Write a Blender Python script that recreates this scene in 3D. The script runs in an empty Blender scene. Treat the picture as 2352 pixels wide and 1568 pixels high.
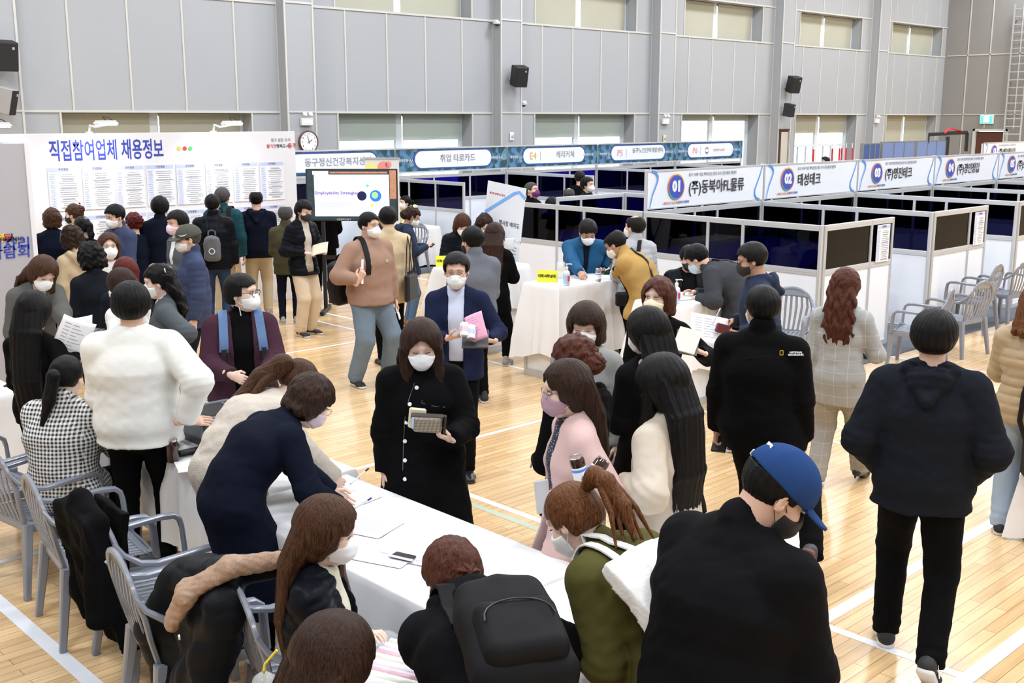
import bpy, math, random, time
import numpy as np
from mathutils import Vector, Matrix
random.seed(7)
T0 = time.time()
SC = bpy.context.scene
COL = SC.collection
R = math.radians
PI = math.pi

# ------------------------------------------------ camera, world, lights, exposure
F_PX, CX, CY, CAM_H = 2530.0, 1176.0, 784.0, 2.7
TILT = math.atan(514 / F_PX)
YAW = R(46.5)
FWD = np.array([math.cos(YAW) * math.cos(TILT), math.sin(YAW) * math.cos(TILT), -math.sin(TILT)])
RGT = np.array([math.sin(YAW), -math.cos(YAW), 0.0])
UPV = np.cross(RGT, FWD)
EYE = np.array([0.0, 0.0, CAM_H])
cam_data = bpy.data.cameras.new('camera')
cam = bpy.data.objects.new('camera', cam_data)
COL.objects.link(cam)
cam.matrix_world = Matrix(((RGT[0], UPV[0], -FWD[0], 0), (RGT[1], UPV[1], -FWD[1], 0), (RGT[2], UPV[2], -FWD[2], CAM_H), (0, 0, 0, 1)))
cam_data.sensor_width = 36
cam_data.lens = F_PX / 2352 * 36
cam_data.clip_start = 0.05
cam_data.clip_end = 200
SC.camera = cam

world = bpy.data.worlds.new('world')
SC.world = world
world.use_nodes = True
world.node_tree.nodes['Background'].inputs[0].default_value = (0.86, 0.94, 1.0, 1)
world.node_tree.nodes['Background'].inputs[1].default_value = 4.0

SC.view_settings.view_transform = 'Standard'
SC.view_settings.look = 'None'
SC.view_settings.gamma = 1
SC.view_settings.use_curve_mapping = False
SC.view_settings.exposure = 0.74
SC.cycles.max_bounces = 5
SC.cycles.diffuse_bounces = 3
SC.cycles.glossy_bounces = 3
SC.cycles.transmission_bounces = 4
SC.cycles.transparent_max_bounces = 12
SC.cycles.caustics_reflective = False
SC.cycles.caustics_refractive = False
SC.cycles.sample_clamp_indirect = 4
SC.cycles.use_denoising = True

LAMP_W = 215.0   # the hall's ceiling panels
for ix in range(7):
    for iy in range(4):
        ld = bpy.data.lights.new('ceiling_lamp', 'AREA')
        ld.shape = 'RECTANGLE'
        ld.size, ld.size_y = 2.2, 1.4
        ld.energy = LAMP_W
        ld.color = (0.90, 0.965, 1.06)
        lo = bpy.data.objects.new('ceiling_lamp', ld)
        lo.location = (-1.5 + 7.0 * ix, -5.0 + 7.0 * iy, 9.3)
        COL.objects.link(lo)


def ray(px, py):
    return FWD * F_PX + RGT * (px - CX) - UPV * (py - CY)


def at(px, py, z=0.0):
    r = ray(px, py)
    return EYE + r * ((z - CAM_H) / r[2])


def at_depth(px, py, d):
    return EYE + ray(px, py) / F_PX * d


def proj(p):
    d = np.array(p, float) - EYE
    return CX + F_PX * (d @ RGT) / (d @ FWD), CY - F_PX * (d @ UPV) / (d @ FWD)


def at_x(px, py, X):
    r = ray(px, py)
    return EYE + r * (X / r[0])


# ------------------------------------------------ materials
MATS = {}


def mat(name, col, rough=0.6, metal=0.0, bump=0.0, bscale=60.0, var=0.0, vscale=6.0, emit=0.0, alpha=1.0, sheen=0.0, spec=None, coat=0.0, aniso=None):
    if name in MATS:
        return MATS[name]
    m = bpy.data.materials.new(name)
    m.use_nodes = True
    nt = m.node_tree
    b = nt.nodes['Principled BSDF']
    b.inputs['Base Color'].default_value = (*col, 1)
    b.inputs['Roughness'].default_value = rough
    b.inputs['Metallic'].default_value = metal
    if spec is not None:
        b.inputs['Specular IOR Level'].default_value = spec
    if sheen:
        b.inputs['Sheen Weight'].default_value = sheen
    if coat:
        b.inputs['Coat Weight'].default_value = coat
    if emit:
        b.inputs['Emission Color'].default_value = (*col, 1)
        b.inputs['Emission Strength'].default_value = emit
    if alpha < 1:
        b.inputs['Alpha'].default_value = alpha
    if bump or var:
        tc = nt.nodes.new('ShaderNodeTexCoord')
        if var:
            n = nt.nodes.new('ShaderNodeTexNoise')
            n.inputs['Scale'].default_value = vscale
            n.inputs['Detail'].default_value = 3
            nt.links.new(tc.outputs['Object'], n.inputs['Vector'])
            mx = nt.nodes.new('ShaderNodeMix')
            mx.data_type = 'RGBA'
            mx.inputs[6].default_value = (*[c * (1 - var) for c in col], 1)
            mx.inputs[7].default_value = (*[min(1, c * (1 + var)) for c in col], 1)
            nt.links.new(n.outputs['Fac'], mx.inputs[0])
            nt.links.new(mx.outputs[2], b.inputs['Base Color'])
        if bump:
            n2 = nt.nodes.new('ShaderNodeTexNoise')
            n2.inputs['Scale'].default_value = bscale
            n2.inputs['Detail'].default_value = 4
            nt.links.new(tc.outputs['Object'], n2.inputs['Vector'])
            bp = nt.nodes.new('ShaderNodeBump')
            bp.inputs['Strength'].default_value = bump
            bp.inputs['Distance'].default_value = 0.01
            nt.links.new(n2.outputs['Fac'], bp.inputs['Height'])
            nt.links.new(bp.outputs['Normal'], b.inputs['Normal'])
    MATS[name] = m
    return m


def hair_mat(name, col, tip=None):
    """strand-like hair: streaks that run down the head"""
    if name in MATS:
        return MATS[name]
    col = [c * .5 for c in col]
    tip = tip and [c * .6 for c in tip]
    m = mat(name, col, rough=0.38, spec=0.11)
    nt = m.node_tree
    b = nt.nodes['Principled BSDF']
    tc = nt.nodes.new('ShaderNodeTexCoord')
    mp = nt.nodes.new('ShaderNodeMapping')
    mp.inputs['Scale'].default_value = (140, 140, 7)
    n = nt.nodes.new('ShaderNodeTexNoise')
    n.inputs['Scale'].default_value = 1.6
    n.inputs['Detail'].default_value = 5
    n.inputs['Roughness'].default_value = 0.65
    cr = nt.nodes.new('ShaderNodeValToRGB')
    cr.color_ramp.elements[0].position = 0.34
    cr.color_ramp.elements[1].position = 0.7
    cr.color_ramp.elements[0].color = (*[c * 0.45 for c in col], 1)
    t = tip or [min(1, c * 1.5 + 0.002) for c in col]
    cr.color_ramp.elements[1].color = (*t, 1)
    bp = nt.nodes.new('ShaderNodeBump')
    bp.inputs['Strength'].default_value = 0.4
    bp.inputs['Distance'].default_value = 0.004
    for a, c in ((tc.outputs['Object'], mp.inputs[0]), (mp.outputs[0], n.inputs['Vector']), (n.outputs['Fac'], cr.inputs[0]),
                 (cr.outputs[0], b.inputs['Base Color']), (n.outputs['Fac'], bp.inputs['Height']), (bp.outputs[0], b.inputs['Normal'])):
        nt.links.new(a, c)
    return m


def pattern_mat(name, kind, c1, c2, scale=40.0, rough=0.8, c3=None):
    """woven patterns in the cloth itself: gingham, glen check, ribs, dots, melange"""
    if name in MATS:
        return MATS[name]
    m = mat(name, c1, rough=rough)
    nt = m.node_tree
    b = nt.nodes['Principled BSDF']
    tc = nt.nodes.new('ShaderNodeTexCoord')
    sp = nt.nodes.new('ShaderNodeSeparateXYZ')
    nt.links.new(tc.outputs['Object'], sp.inputs[0])

    def math_(op, a, v):
        n = nt.nodes.new('ShaderNodeMath')
        n.operation = op
        for i, s in enumerate((a, v)):
            if s is None:
                continue
            if isinstance(s, (int, float)):
                n.inputs[i].default_value = s
            else:
                nt.links.new(s, n.inputs[i])
        return n.outputs[0]

    # the cloth's running direction: use x on the flanks and y on front and back
    spn = nt.nodes.new('ShaderNodeSeparateXYZ')
    nt.links.new(tc.outputs['Normal'], spn.inputs[0])
    side_ = math_('GREATER_THAN', math_('ABSOLUTE', spn.outputs[1], None), 0.72)

    def across():
        return math_('ADD', math_('MULTIPLY', sp.outputs[0], side_), math_('MULTIPLY', sp.outputs[1], math_('SUBTRACT', 1.0, side_)))

    def stripe(sock, sc, duty):
        f = math_('FRACT', math_('MULTIPLY', sock, sc), None)
        return math_('LESS_THAN', f, duty)
    mx = nt.nodes.new('ShaderNodeMix')
    mx.data_type = 'RGBA'
    mx.inputs[6].default_value = (*c1, 1)
    mx.inputs[7].default_value = (*c2, 1)
    if kind == 'gingham':
        u = across()
        fac = math_('MULTIPLY', math_('ADD', stripe(u, scale, 0.5), stripe(sp.outputs[2], scale, 0.5)), 0.5)
        cr = nt.nodes.new('ShaderNodeValToRGB')
        cr.color_ramp.interpolation = 'CONSTANT'
        e = cr.color_ramp.elements
        e[0].color = (*c1, 1)
        e[1].position = 0.3
        e[1].color = (*(c3 or [(a + q) / 2 for a, q in zip(c1, c2)]), 1)
        e3 = e.new(0.75)
        e3.color = (*c2, 1)
        nt.links.new(fac, cr.inputs[0])
        nt.links.new(cr.outputs[0], b.inputs['Base Color'])
        return m
    if kind == 'check':
        u = across()
        fac = math_('MAXIMUM', stripe(u, scale, 0.04), stripe(sp.outputs[2], scale, 0.04))
        fac = math_('MULTIPLY', fac, 0.55)
    elif kind == 'rib':
        fac = stripe(sp.outputs[2], scale, 0.3)
    elif kind == 'stripe':
        u = math_('ADD', sp.outputs[1], math_('MULTIPLY', sp.outputs[0], 0.8))
        fac = stripe(u, scale, 0.3)
    elif kind == 'dots':
        v = nt.nodes.new('ShaderNodeTexVoronoi')
        v.inputs['Scale'].default_value = scale
        nt.links.new(tc.outputs['Object'], v.inputs['Vector'])
        fac = math_('LESS_THAN', v.outputs['Distance'], 0.22)
    else:  # melange
        n = nt.nodes.new('ShaderNodeTexNoise')
        n.inputs['Scale'].default_value = scale
        n.inputs['Detail'].default_value = 6
        nt.links.new(tc.outputs['Object'], n.inputs['Vector'])
        cr = nt.nodes.new('ShaderNodeValToRGB')
        cr.color_ramp.elements[0].position = 0.4
        cr.color_ramp.elements[1].position = 0.6
        nt.links.new(n.outputs['Fac'], cr.inputs[0])
        fac = cr.outputs[0]
    nt.links.new(fac, mx.inputs[0])
    nt.links.new(mx.outputs[2], b.inputs['Base Color'])
    return m


# ------------------------------------------------ objects
def Ry(a):
    return Matrix.Rotation(a, 3, 'Y')


def Rz(a):
    return Matrix.Rotation(a, 3, 'Z')


def Rx(a):
    return Matrix.Rotation(a, 3, 'X')


def link(name, me, parent=None, mats=(), loc=None, smooth=False):
    o = bpy.data.objects.new(name, me)
    COL.objects.link(o)
    for m in mats:
        me.materials.append(m)
    if parent is not None:
        o.parent = parent
    if loc is not None:
        o.location = loc
    if smooth and len(me.polygons):
        me.polygons.foreach_set('use_smooth', np.ones(len(me.polygons), dtype=bool))
    return o


def thing(name, label, cat, loc=(0, 0, 0), rz=0.0, group=None):
    o = bpy.data.objects.new(name, None)
    o.empty_display_size = 0.1
    COL.objects.link(o)
    o.location = loc
    o.rotation_euler = (0, 0, rz)
    return tag(o, label, cat, group)


def tag(o, label, cat, group=None):
    o['label'] = label
    o['category'] = cat
    if group:
        o['group'] = group
    return o


def struct(o):
    o['kind'] = 'structure'
    return o


def dup(root, loc, rz, label, group=None):
    """a copy of a thing with copies of its parts and sub-parts"""
    r = root.copy()
    COL.objects.link(r)
    r.location = loc
    r.rotation_euler = (0, 0, rz)
    r['label'] = label
    if group:
        r['group'] = group
    for ch in list(root.children):
        c = ch.copy()
        COL.objects.link(c)
        c.parent = r
        for g in ch.children:
            d = g.copy()
            COL.objects.link(d)
            d.parent = c
    return r


class MB:
    """collects simple solids and links them as ONE mesh"""

    def __init__(self):
        self.v, self.f, self.mi, self.cur = [], [], [], 0

    def add(self, vs, fs):
        n = len(self.v)
        self.v += [tuple(p) for p in vs]
        self.f += [tuple(i + n for i in q) for q in fs]
        self.mi += [self.cur] * len(fs)

    def box(self, c, s, M=None, bev=0.0):
        x, y, z = s[0] / 2, s[1] / 2, s[2] / 2
        if bev:
            b = min(bev, x * .9, y * .9, z * .9)
            vs, idx = [], {}
            for sx in (-1, 1):
                for sy in (-1, 1):
                    for sz in (-1, 1):
                        for k, (a, q, r_) in enumerate(((0, b, b), (b, 0, b), (b, b, 0))):
                            idx[(sx, sy, sz, k)] = len(vs)
                            vs.append((sx * (x - a), sy * (y - q), sz * (z - r_)))
            fs = []
            g = lambda *a: idx[a]
            for s_ in (-1, 1):
                fs.append([g(s_, -1, -1, 0), g(s_, 1, -1, 0), g(s_, 1, 1, 0), g(s_, -1, 1, 0)][::s_])
                fs.append([g(-1, s_, -1, 1), g(-1, s_, 1, 1), g(1, s_, 1, 1), g(1, s_, -1, 1)][::s_])
                fs.append([g(-1, -1, s_, 2), g(1, -1, s_, 2), g(1, 1, s_, 2), g(-1, 1, s_, 2)][::s_])
            for a in (-1, 1):
                for q in (-1, 1):
                    fs.append([g(a, q, -1, 0), g(a, q, 1, 0), g(a, q, 1, 1), g(a, q, -1, 1)][::-a * q])
                    fs.append([g(a, -1, q, 0), g(a, 1, q, 0), g(a, 1, q, 2), g(a, -1, q, 2)][::a * q])
                    fs.append([g(-1, a, q, 1), g(1, a, q, 1), g(1, a, q, 2), g(-1, a, q, 2)][::-a * q])
                    for t in (-1, 1):
                        fs.append([g(a, q, t, 0), g(a, q, t, 1), g(a, q, t, 2)][::a * q * t])
        else:
            vs = [(a * x, q * y, t * z) for a in (-1, 1) for q in (-1, 1) for t in (-1, 1)]
            fs = [(0, 1, 3, 2), (4, 6, 7, 5), (0, 4, 5, 1), (2, 3, 7, 6), (0, 2, 6, 4), (1, 5, 7, 3)]
        c = Vector(c)
        vs = [(M @ Vector(p) if M else Vector(p)) + c for p in vs]
        self.add(vs, fs)
        return self

    def rng(self, x0, x1, y0, y1, z0, z1, bev=0.0):
        return self.box(((x0 + x1) / 2, (y0 + y1) / 2, (z0 + z1) / 2), (abs(x1 - x0), abs(y1 - y0), abs(z1 - z0)), None, bev)

    def lathe(self, prof, c=(0, 0, 0), n=20, M=None):
        c = Vector(c)
        vs, fs = [], []
        for r_, z in prof:
            for k in range(n):
                a = 2 * PI * k / n
                p = Vector((r_ * math.cos(a), r_ * math.sin(a), z))
                vs.append((M @ p if M else p) + c)
        for i in range(len(prof) - 1):
            for k in range(n):
                k2 = (k + 1) % n
                fs.append((i * n + k, i * n + k2, (i + 1) * n + k2, (i + 1) * n + k))
        fs.append(tuple(reversed(range(n))))
        m = (len(prof) - 1) * n
        fs.append(tuple(m + k for k in range(n)))
        self.add(vs, fs)
        return self

    def sweep(self, pts, w, h, up=(0, 0, 1), n=8, sq=0.35, taper=None):
        """rounded-rectangle profile along a path; w across, h along up"""
        pts = [Vector(p) for p in pts]
        up = Vector(up)
        vs, fs = [], []
        for i, p in enumerate(pts):
            t = (pts[min(i + 1, len(pts) - 1)] - pts[max(i - 1, 0)]).normalized()
            sd = t.cross(up)
            if sd.length < 1e-4:
                sd = t.cross(Vector((1, 0, 0)))
            sd.normalize()
            uu = sd.cross(t).normalized()
            k_ = taper[i] if taper else 1.0
            for k in range(n):
                a = 2 * PI * (k + .5) / n
                ca, sa = math.cos(a), math.sin(a)
                ca = math.copysign(abs(ca) ** (1 - sq), ca)
                sa = math.copysign(abs(sa) ** (1 - sq), sa)
                vs.append(p + sd * (ca * w / 2 * k_) + uu * (sa * h / 2 * k_))
        for i in range(len(pts) - 1):
            for k in range(n):
                k2 = (k + 1) % n
                fs.append((i * n + k, i * n + k2, (i + 1) * n + k2, (i + 1) * n + k))
        fs.append(tuple(reversed(range(n))))
        m = (len(pts) - 1) * n
        fs.append(tuple(m + k for k in range(n)))
        self.add(vs, fs)
        return self

    def tube(self, pts, r_, n=8):
        return self.sweep(pts, 2 * r_, 2 * r_, n=n, sq=0.0)

    def prism(self, poly, z0, z1, M=None, c=(0, 0, 0)):
        n = len(poly)
        c = Vector(c)
        vs = [Vector((p[0], p[1], z)) for z in (z0, z1) for p in poly]
        vs = [(M @ p if M else p) + c for p in vs]
        fs = [tuple(reversed(range(n))), tuple(range(n, 2 * n))] + [(k, (k + 1) % n, n + (k + 1) % n, n + k) for k in range(n)]
        self.add(vs, fs)
        return self

    def grid(self, f, nu, nv):
        """surface f(u, v), u and v in 0..1"""
        vs = [f(i / nu, j / nv) for j in range(nv + 1) for i in range(nu + 1)]
        w = nu + 1
        fs = [(j * w + i, j * w + i + 1, (j + 1) * w + i + 1, (j + 1) * w + i) for j in range(nv) for i in range(nu)]
        self.add(vs, fs)
        return self

    def build(self, name, mats, parent=None, smooth=False, loc=None, solid=0.0):
        me = bpy.data.meshes.new(name)
        me.from_pydata([tuple(p) for p in self.v], [], self.f)
        if not isinstance(mats, (list, tuple)):
            mats = [mats]
        o = link(name, me, parent, mats, loc, smooth)
        if len(mats) > 1:
            me.polygons.foreach_set('material_index', self.mi)
        if solid:
            md = o.modifiers.new('s', 'SOLIDIFY')
            md.thickness = solid
            md.offset = 0
        if smooth:
            try:
                me.set_sharp_from_angle(angle=R(42))
            except Exception:
                pass
        return o


def dir_mat(d, up=(0, 0, 1)):
    """rotation with its z axis along d"""
    z = Vector(d).normalized()
    x = Vector(up).cross(z)
    if x.length < 1e-4:
        x = Vector((1, 0, 0)).cross(z)
    x.normalize()
    return Matrix((x, z.cross(x), z)).transposed()


_txt = {}


def text(body, size, m, parent, M, name='lettering', bold=0.0, xs=1.0, align='CENTER', thick=0.0015, label=None):
    """flat lettering as a mesh; M places the x-right, y-up plane"""
    c = bpy.data.curves.new('t', 'FONT')
    c.body = body
    c.size = size
    c.offset = bold
    c.align_x = align
    c.align_y = 'CENTER'
    c.resolution_u = 2
    c.extrude = thick
    tmp = bpy.data.objects.new('t', c)
    me = bpy.data.meshes.new_from_object(tmp)
    bpy.data.objects.remove(tmp)
    bpy.data.curves.remove(c)
    me.materials.clear()
    me.transform(M @ Matrix.Diagonal((xs, 1, 1, 1)))
    o = link(name, me, parent, [m])
    if label:
        o['label'] = label
    return o


def plane_M(origin, xdir, ydir):
    x = Vector(xdir).normalized()
    y = Vector(ydir).normalized()
    z = x.cross(y)
    M = Matrix((x, y, z)).transposed().to_4x4()
    M.translation = Vector(origin)
    return M


# ------------------------------------------------ implicit surfaces (bodies, clothes, hair, bags)
A32 = lambda v: np.asarray(v, dtype=np.float32)


def cap(P, a, b, ra, rb):
    a, b = A32(a), A32(b)
    ab = b - a
    L = float(ab @ ab) + 1e-9
    t = np.clip((P - a) @ ab / L, 0, 1)
    q = P - a - t[:, None] * ab
    return np.sqrt(np.einsum('ij,ij->i', q, q)) - (ra + (rb - ra) * t)


def ecap(P, a, b, u, wa, da, wb, db):
    """elliptical tapered capsule; u is the wide direction"""
    a, b, u = A32(a), A32(b), A32(u)
    ab = b - a
    L = float(ab @ ab) + 1e-9
    n = ab / math.sqrt(L)
    u = u - n * float(u @ n)
    u = u / np.linalg.norm(u)
    v = np.cross(n, u)
    t = np.clip((P - a) @ ab / L, 0, 1)
    q = P - a - t[:, None] * ab
    w = wa + (wb - wa) * t
    d = da + (db - da) * t
    m = np.minimum(w, d)
    k = np.sqrt((q @ u / w) ** 2 + (q @ v / d) ** 2 + (q @ n / m) ** 2)
    return (k - 1) * m


def ell(P, c, r, M=None):
    q = P - A32(c)
    if M is not None:
        q = q @ M
    r = A32(r)
    return (np.sqrt((((q / r)) ** 2).sum(1)) - 1) * float(r.min())


def rbox(P, c, s, rad, M=None):
    q = P - A32(c)
    if M is not None:
        q = q @ M
    q = np.abs(q) - (A32(s) - rad)
    o = np.sqrt((np.maximum(q, 0) ** 2).sum(1))
    return o + np.minimum(q.max(1), 0) - rad


def smin(a, b, k):
    if k <= 0:
        return np.minimum(a, b)
    h = np.clip(0.5 + 0.5 * (b - a) / k, 0, 1)
    return b + (a - b) * h - k * h * (1 - h)


def smax(a, b, k):
    return -smin(-a, -b, k)


def wob(P, f, s=0.0):
    x, y, z = P[:, 0] * f + s, P[:, 1] * f + 1.7 * s, P[:, 2] * f - s
    return (np.sin(x + 1.4 * np.sin(1.3 * y + .6 * z)) + np.sin(y * 1.1 + 1.3 * np.sin(1.2 * z + .7 * x)) + np.sin(z * 1.2 + 1.5 * np.sin(x * .9 + .5 * y))) / 3


_EO = np.array([(0, 0, 0), (1, 0, 0), (0, 1, 0), (1, 1, 0), (0, 0, 1), (1, 0, 1), (0, 1, 1), (1, 1, 1)])
_ED = [(0, 1), (2, 3), (4, 5), (6, 7), (0, 2), (1, 3), (4, 6), (5, 7), (0, 4), (1, 5), (2, 6), (3, 7)]


def net(fn, lo, hi, h):
    """surface-nets mesh of fn(P) < 0 inside the box lo..hi; returns V, F"""
    lo, hi = np.array(lo, float), np.array(hi, float)
    C = 4
    n = (np.ceil((hi - lo) / (h * C)).astype(int) + 1)
    ax = [lo[i] + np.arange(n[i] + 1) * h * C + h * (C - 1) / 2 for i in range(3)]
    G = np.stack(np.meshgrid(*ax, indexing='ij'), -1).reshape(-1, 3).astype(np.float32)
    Fc = fn(G).reshape(n + 1)
    N = (n + 1) * C
    Fu = Fc.repeat(C, 0).repeat(C, 1).repeat(C, 2)
    idx = np.nonzero(np.abs(Fu) < h * C * 1.9 + .006)
    P = np.stack([lo[i] + idx[i] * h for i in range(3)], 1).astype(np.float32)
    if len(P) == 0:
        return np.zeros((0, 3)), np.zeros((0, 4), int)
    Fu = Fu.astype(np.float32)
    Fu[idx] = fn(P)
    Fu[0] = Fu[-1] = 1
    Fu[:, 0] = Fu[:, -1] = 1
    Fu[:, :, 0] = Fu[:, :, -1] = 1
    S = (Fu < 0)
    c = np.zeros(tuple(N - 1), np.int8)
    for o in _EO:
        c += S[o[0]:N[0] - 1 + o[0], o[1]:N[1] - 1 + o[1], o[2]:N[2] - 1 + o[2]]
    act = np.nonzero((c > 0) & (c < 8))
    A = np.stack(act, 1)
    vals = np.stack([Fu[A[:, 0] + o[0], A[:, 1] + o[1], A[:, 2] + o[2]] for o in _EO], 1)
    acc = np.zeros((len(A), 3))
    cnt = np.zeros(len(A))
    for a, b in _ED:
        va, vb = vals[:, a], vals[:, b]
        m = (va < 0) != (vb < 0)
        t = np.where(m, va / np.where(m, va - vb, 1), 0)
        p = _EO[a] + t[:, None] * (_EO[b] - _EO[a])
        acc += p * m[:, None]
        cnt += m
    V = lo + (A + acc / cnt[:, None]) * h
    ids = -np.ones(tuple(N - 1), np.int32)
    ids[act] = np.arange(len(A))
    Fs = []
    for d in range(3):
        e1, e2 = (d + 1) % 3, (d + 2) % 3
        sl = [slice(1, N[i] - 1) for i in range(3)]
        sl[d] = slice(0, N[d] - 1)
        s0 = S[tuple(sl)]
        sl2 = list(sl)
        sl2[d] = slice(1, N[d])
        s1 = S[tuple(sl2)]
        E = np.nonzero(s0 != s1)
        if not len(E[0]):
            continue
        base = [E[i] + (0 if i == d else 1) for i in range(3)]
        flip = s0[E]

        def cell(o1, o2):
            q = list(base)
            q[e1] = q[e1] + o1
            q[e2] = q[e2] + o2
            return ids[q[0], q[1], q[2]]
        Q = np.stack([cell(-1, -1), cell(0, -1), cell(0, 0), cell(-1, 0)], 1)
        Q[~flip] = Q[~flip][:, ::-1]
        Fs.append(Q)
    Fq = np.concatenate(Fs) if Fs else np.zeros((0, 4), int)
    Fq = Fq[(Fq >= 0).all(1)]
    return V, Fq


def np_mesh(name, parts, mats, parent=None):
    """parts: list of (V, F, material index); one mesh"""
    vs, fs, mi, off = [], [], [], 0
    for V, Fq, k in parts:
        if len(Fq) == 0:
            continue
        vs.append(V)
        fs.append(Fq + off)
        mi.append(np.full(len(Fq), k))
        off += len(V)
    if not vs:
        return None
    V = np.concatenate(vs)
    Fq = np.concatenate(fs)
    me = bpy.data.meshes.new(name)
    me.vertices.add(len(V))
    me.vertices.foreach_set('co', V.astype(np.float32).ravel())
    me.loops.add(len(Fq) * 4)
    me.loops.foreach_set('vertex_index', Fq.astype(np.int32).ravel())
    me.polygons.add(len(Fq))
    me.polygons.foreach_set('loop_start', np.arange(len(Fq), dtype=np.int32) * 4)
    me.polygons.foreach_set('loop_total', np.full(len(Fq), 4, dtype=np.int32))
    me.update(calc_edges=True)
    o = link(name, me, parent, mats, smooth=True)
    if len(mats) > 1:
        me.polygons.foreach_set('material_index', np.concatenate(mi).astype(np.int32))
    return o


# ------------------------------------------------ the hall: floor, walls, windows
WHITE = mat('white_paint', (0.80, 0.80, 0.80), 0.5)
BLACKP = mat('black_plastic', (0.012, 0.012, 0.013), 0.45)
ALU = mat('aluminium', (0.62, 0.63, 0.64), 0.35, metal=0.6)
INK = mat('black_ink', (0.03, 0.03, 0.035), 0.6)
PAPER = mat('white_paper', (0.86, 0.86, 0.87), 0.7)


def floor_material():
    m = mat('maple_strip_floor', (0.6, 0.4, 0.2), 0.22)
    nt = m.node_tree
    b = nt.nodes['Principled BSDF']
    tc = nt.nodes.new('ShaderNodeTexCoord')
    mp = nt.nodes.new('ShaderNodeMapping')
    br = nt.nodes.new('ShaderNodeTexBrick')
    br.offset = 0.37
    br.offset_frequency = 2
    br.inputs['Color1'].default_value = (0.78, 0.545, 0.29, 1)
    br.inputs['Color2'].default_value = (0.64, 0.415, 0.20, 1)
    br.inputs['Mortar'].default_value = (0.20, 0.11, 0.05, 1)
    br.inputs['Scale'].default_value = 1.0
    br.inputs['Mortar Size'].default_value = 0.0016
    br.inputs['Mortar Smooth'].default_value = 0.2
    br.inputs['Bias'].default_value = -0.25
    br.inputs['Brick Width'].default_value = 0.85
    br.inputs['Row Height'].default_value = 0.0725
    n = nt.nodes.new('ShaderNodeTexNoise')
    mp2 = nt.nodes.new('ShaderNodeMapping')
    mp2.inputs['Scale'].default_value = (1.2, 22, 1)
    n.inputs['Scale'].default_value = 1.6
    n.inputs['Detail'].default_value = 5
    mx = nt.nodes.new('ShaderNodeMix')
    mx.data_type = 'RGBA'
    mx.blend_type = 'MULTIPLY'
    mx.inputs[0].default_value = 0.55
    cr = nt.nodes.new('ShaderNodeValToRGB')
    cr.color_ramp.elements[0].color = (0.72, 0.66, 0.6, 1)
    cr.color_ramp.elements[0].position = 0.3
    cr.color_ramp.elements[1].color = (1.12, 1.12, 1.12, 1)
    cr.color_ramp.elements[1].position = 0.7
    for a, c in ((tc.outputs['Object'], mp.inputs[0]), (mp.outputs[0], br.inputs['Vector']), (tc.outputs['Object'], mp2.inputs[0]),
                 (mp2.outputs[0], n.inputs['Vector']), (n.outputs['Fac'], cr.inputs[0]), (br.outputs['Color'], mx.inputs[6]),
                 (cr.outputs[0], mx.inputs[7]), (mx.outputs[2], b.inputs['Base Color'])):
        nt.links.new(a, c)
    b.inputs['Coat Weight'].default_value = 0.25
    b.inputs['Coat Roughness'].default_value = 0.12
    return m


struct(MB().rng(-6, 42.3, -8, 20.9, -0.1, 0).build('floor', floor_material()))
struct(MB().rng(-6, 42.5, -8, 21, 9.6, 9.8).build('ceiling', mat('ceiling_board', (0.78, 0.78, 0.77), 0.8)))
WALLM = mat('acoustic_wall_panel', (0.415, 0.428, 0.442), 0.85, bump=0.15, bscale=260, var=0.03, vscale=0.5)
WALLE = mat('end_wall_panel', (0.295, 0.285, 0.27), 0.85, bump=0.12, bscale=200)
TRIMM = mat('cream_trim', (0.62, 0.61, 0.56), 0.5)
struct(MB().rng(-6.2, -6, -8, 21, 0, 9.6).build('wall_left', WALLM))
struct(MB().rng(-6, 42.5, -8.2, -8, 0, 9.6).build('wall_front', WALLM))

# back wall with window openings between the pilasters (bays 6 m apart)
WY = 20.3
BAYS = range(-2, 5)


def wall_back():
    w = MB()
    zb = [(0, 0.75, 0), (0.75, 2.8, 1), (2.8, 5.0, 0), (5.0, 6.05, 1), (6.05, 9.6, 0)]
    xs = []
    for i in BAYS:
        xs.append((14.05 + 6 * i, 17.95 + 6 * i))
    xs = [q for q in xs if q[0] > -6]
    for z0, z1, win in zb:
        if not win:
            w.rng(-6, 42.3, WY, WY + 0.55, z0, z1)
        else:
            e = -6
            for a, c in xs:
                w.rng(e, a, WY, WY + 0.55, z0, z1)
                e = c
            w.rng(e, 42.3, WY, WY + 0.55, z0, z1)
    return struct(w.build('wall_back', WALLM))


wall_back()
struct(MB().rng(42.3, 42.6, -8, 17.7, 0, 9.6).rng(42.3, 42.6, 17.7, 18.86, 2.2, 9.6).rng(42.3, 42.6, 18.86, 21, 0, 9.6).build('wall_right', WALLE))
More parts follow.
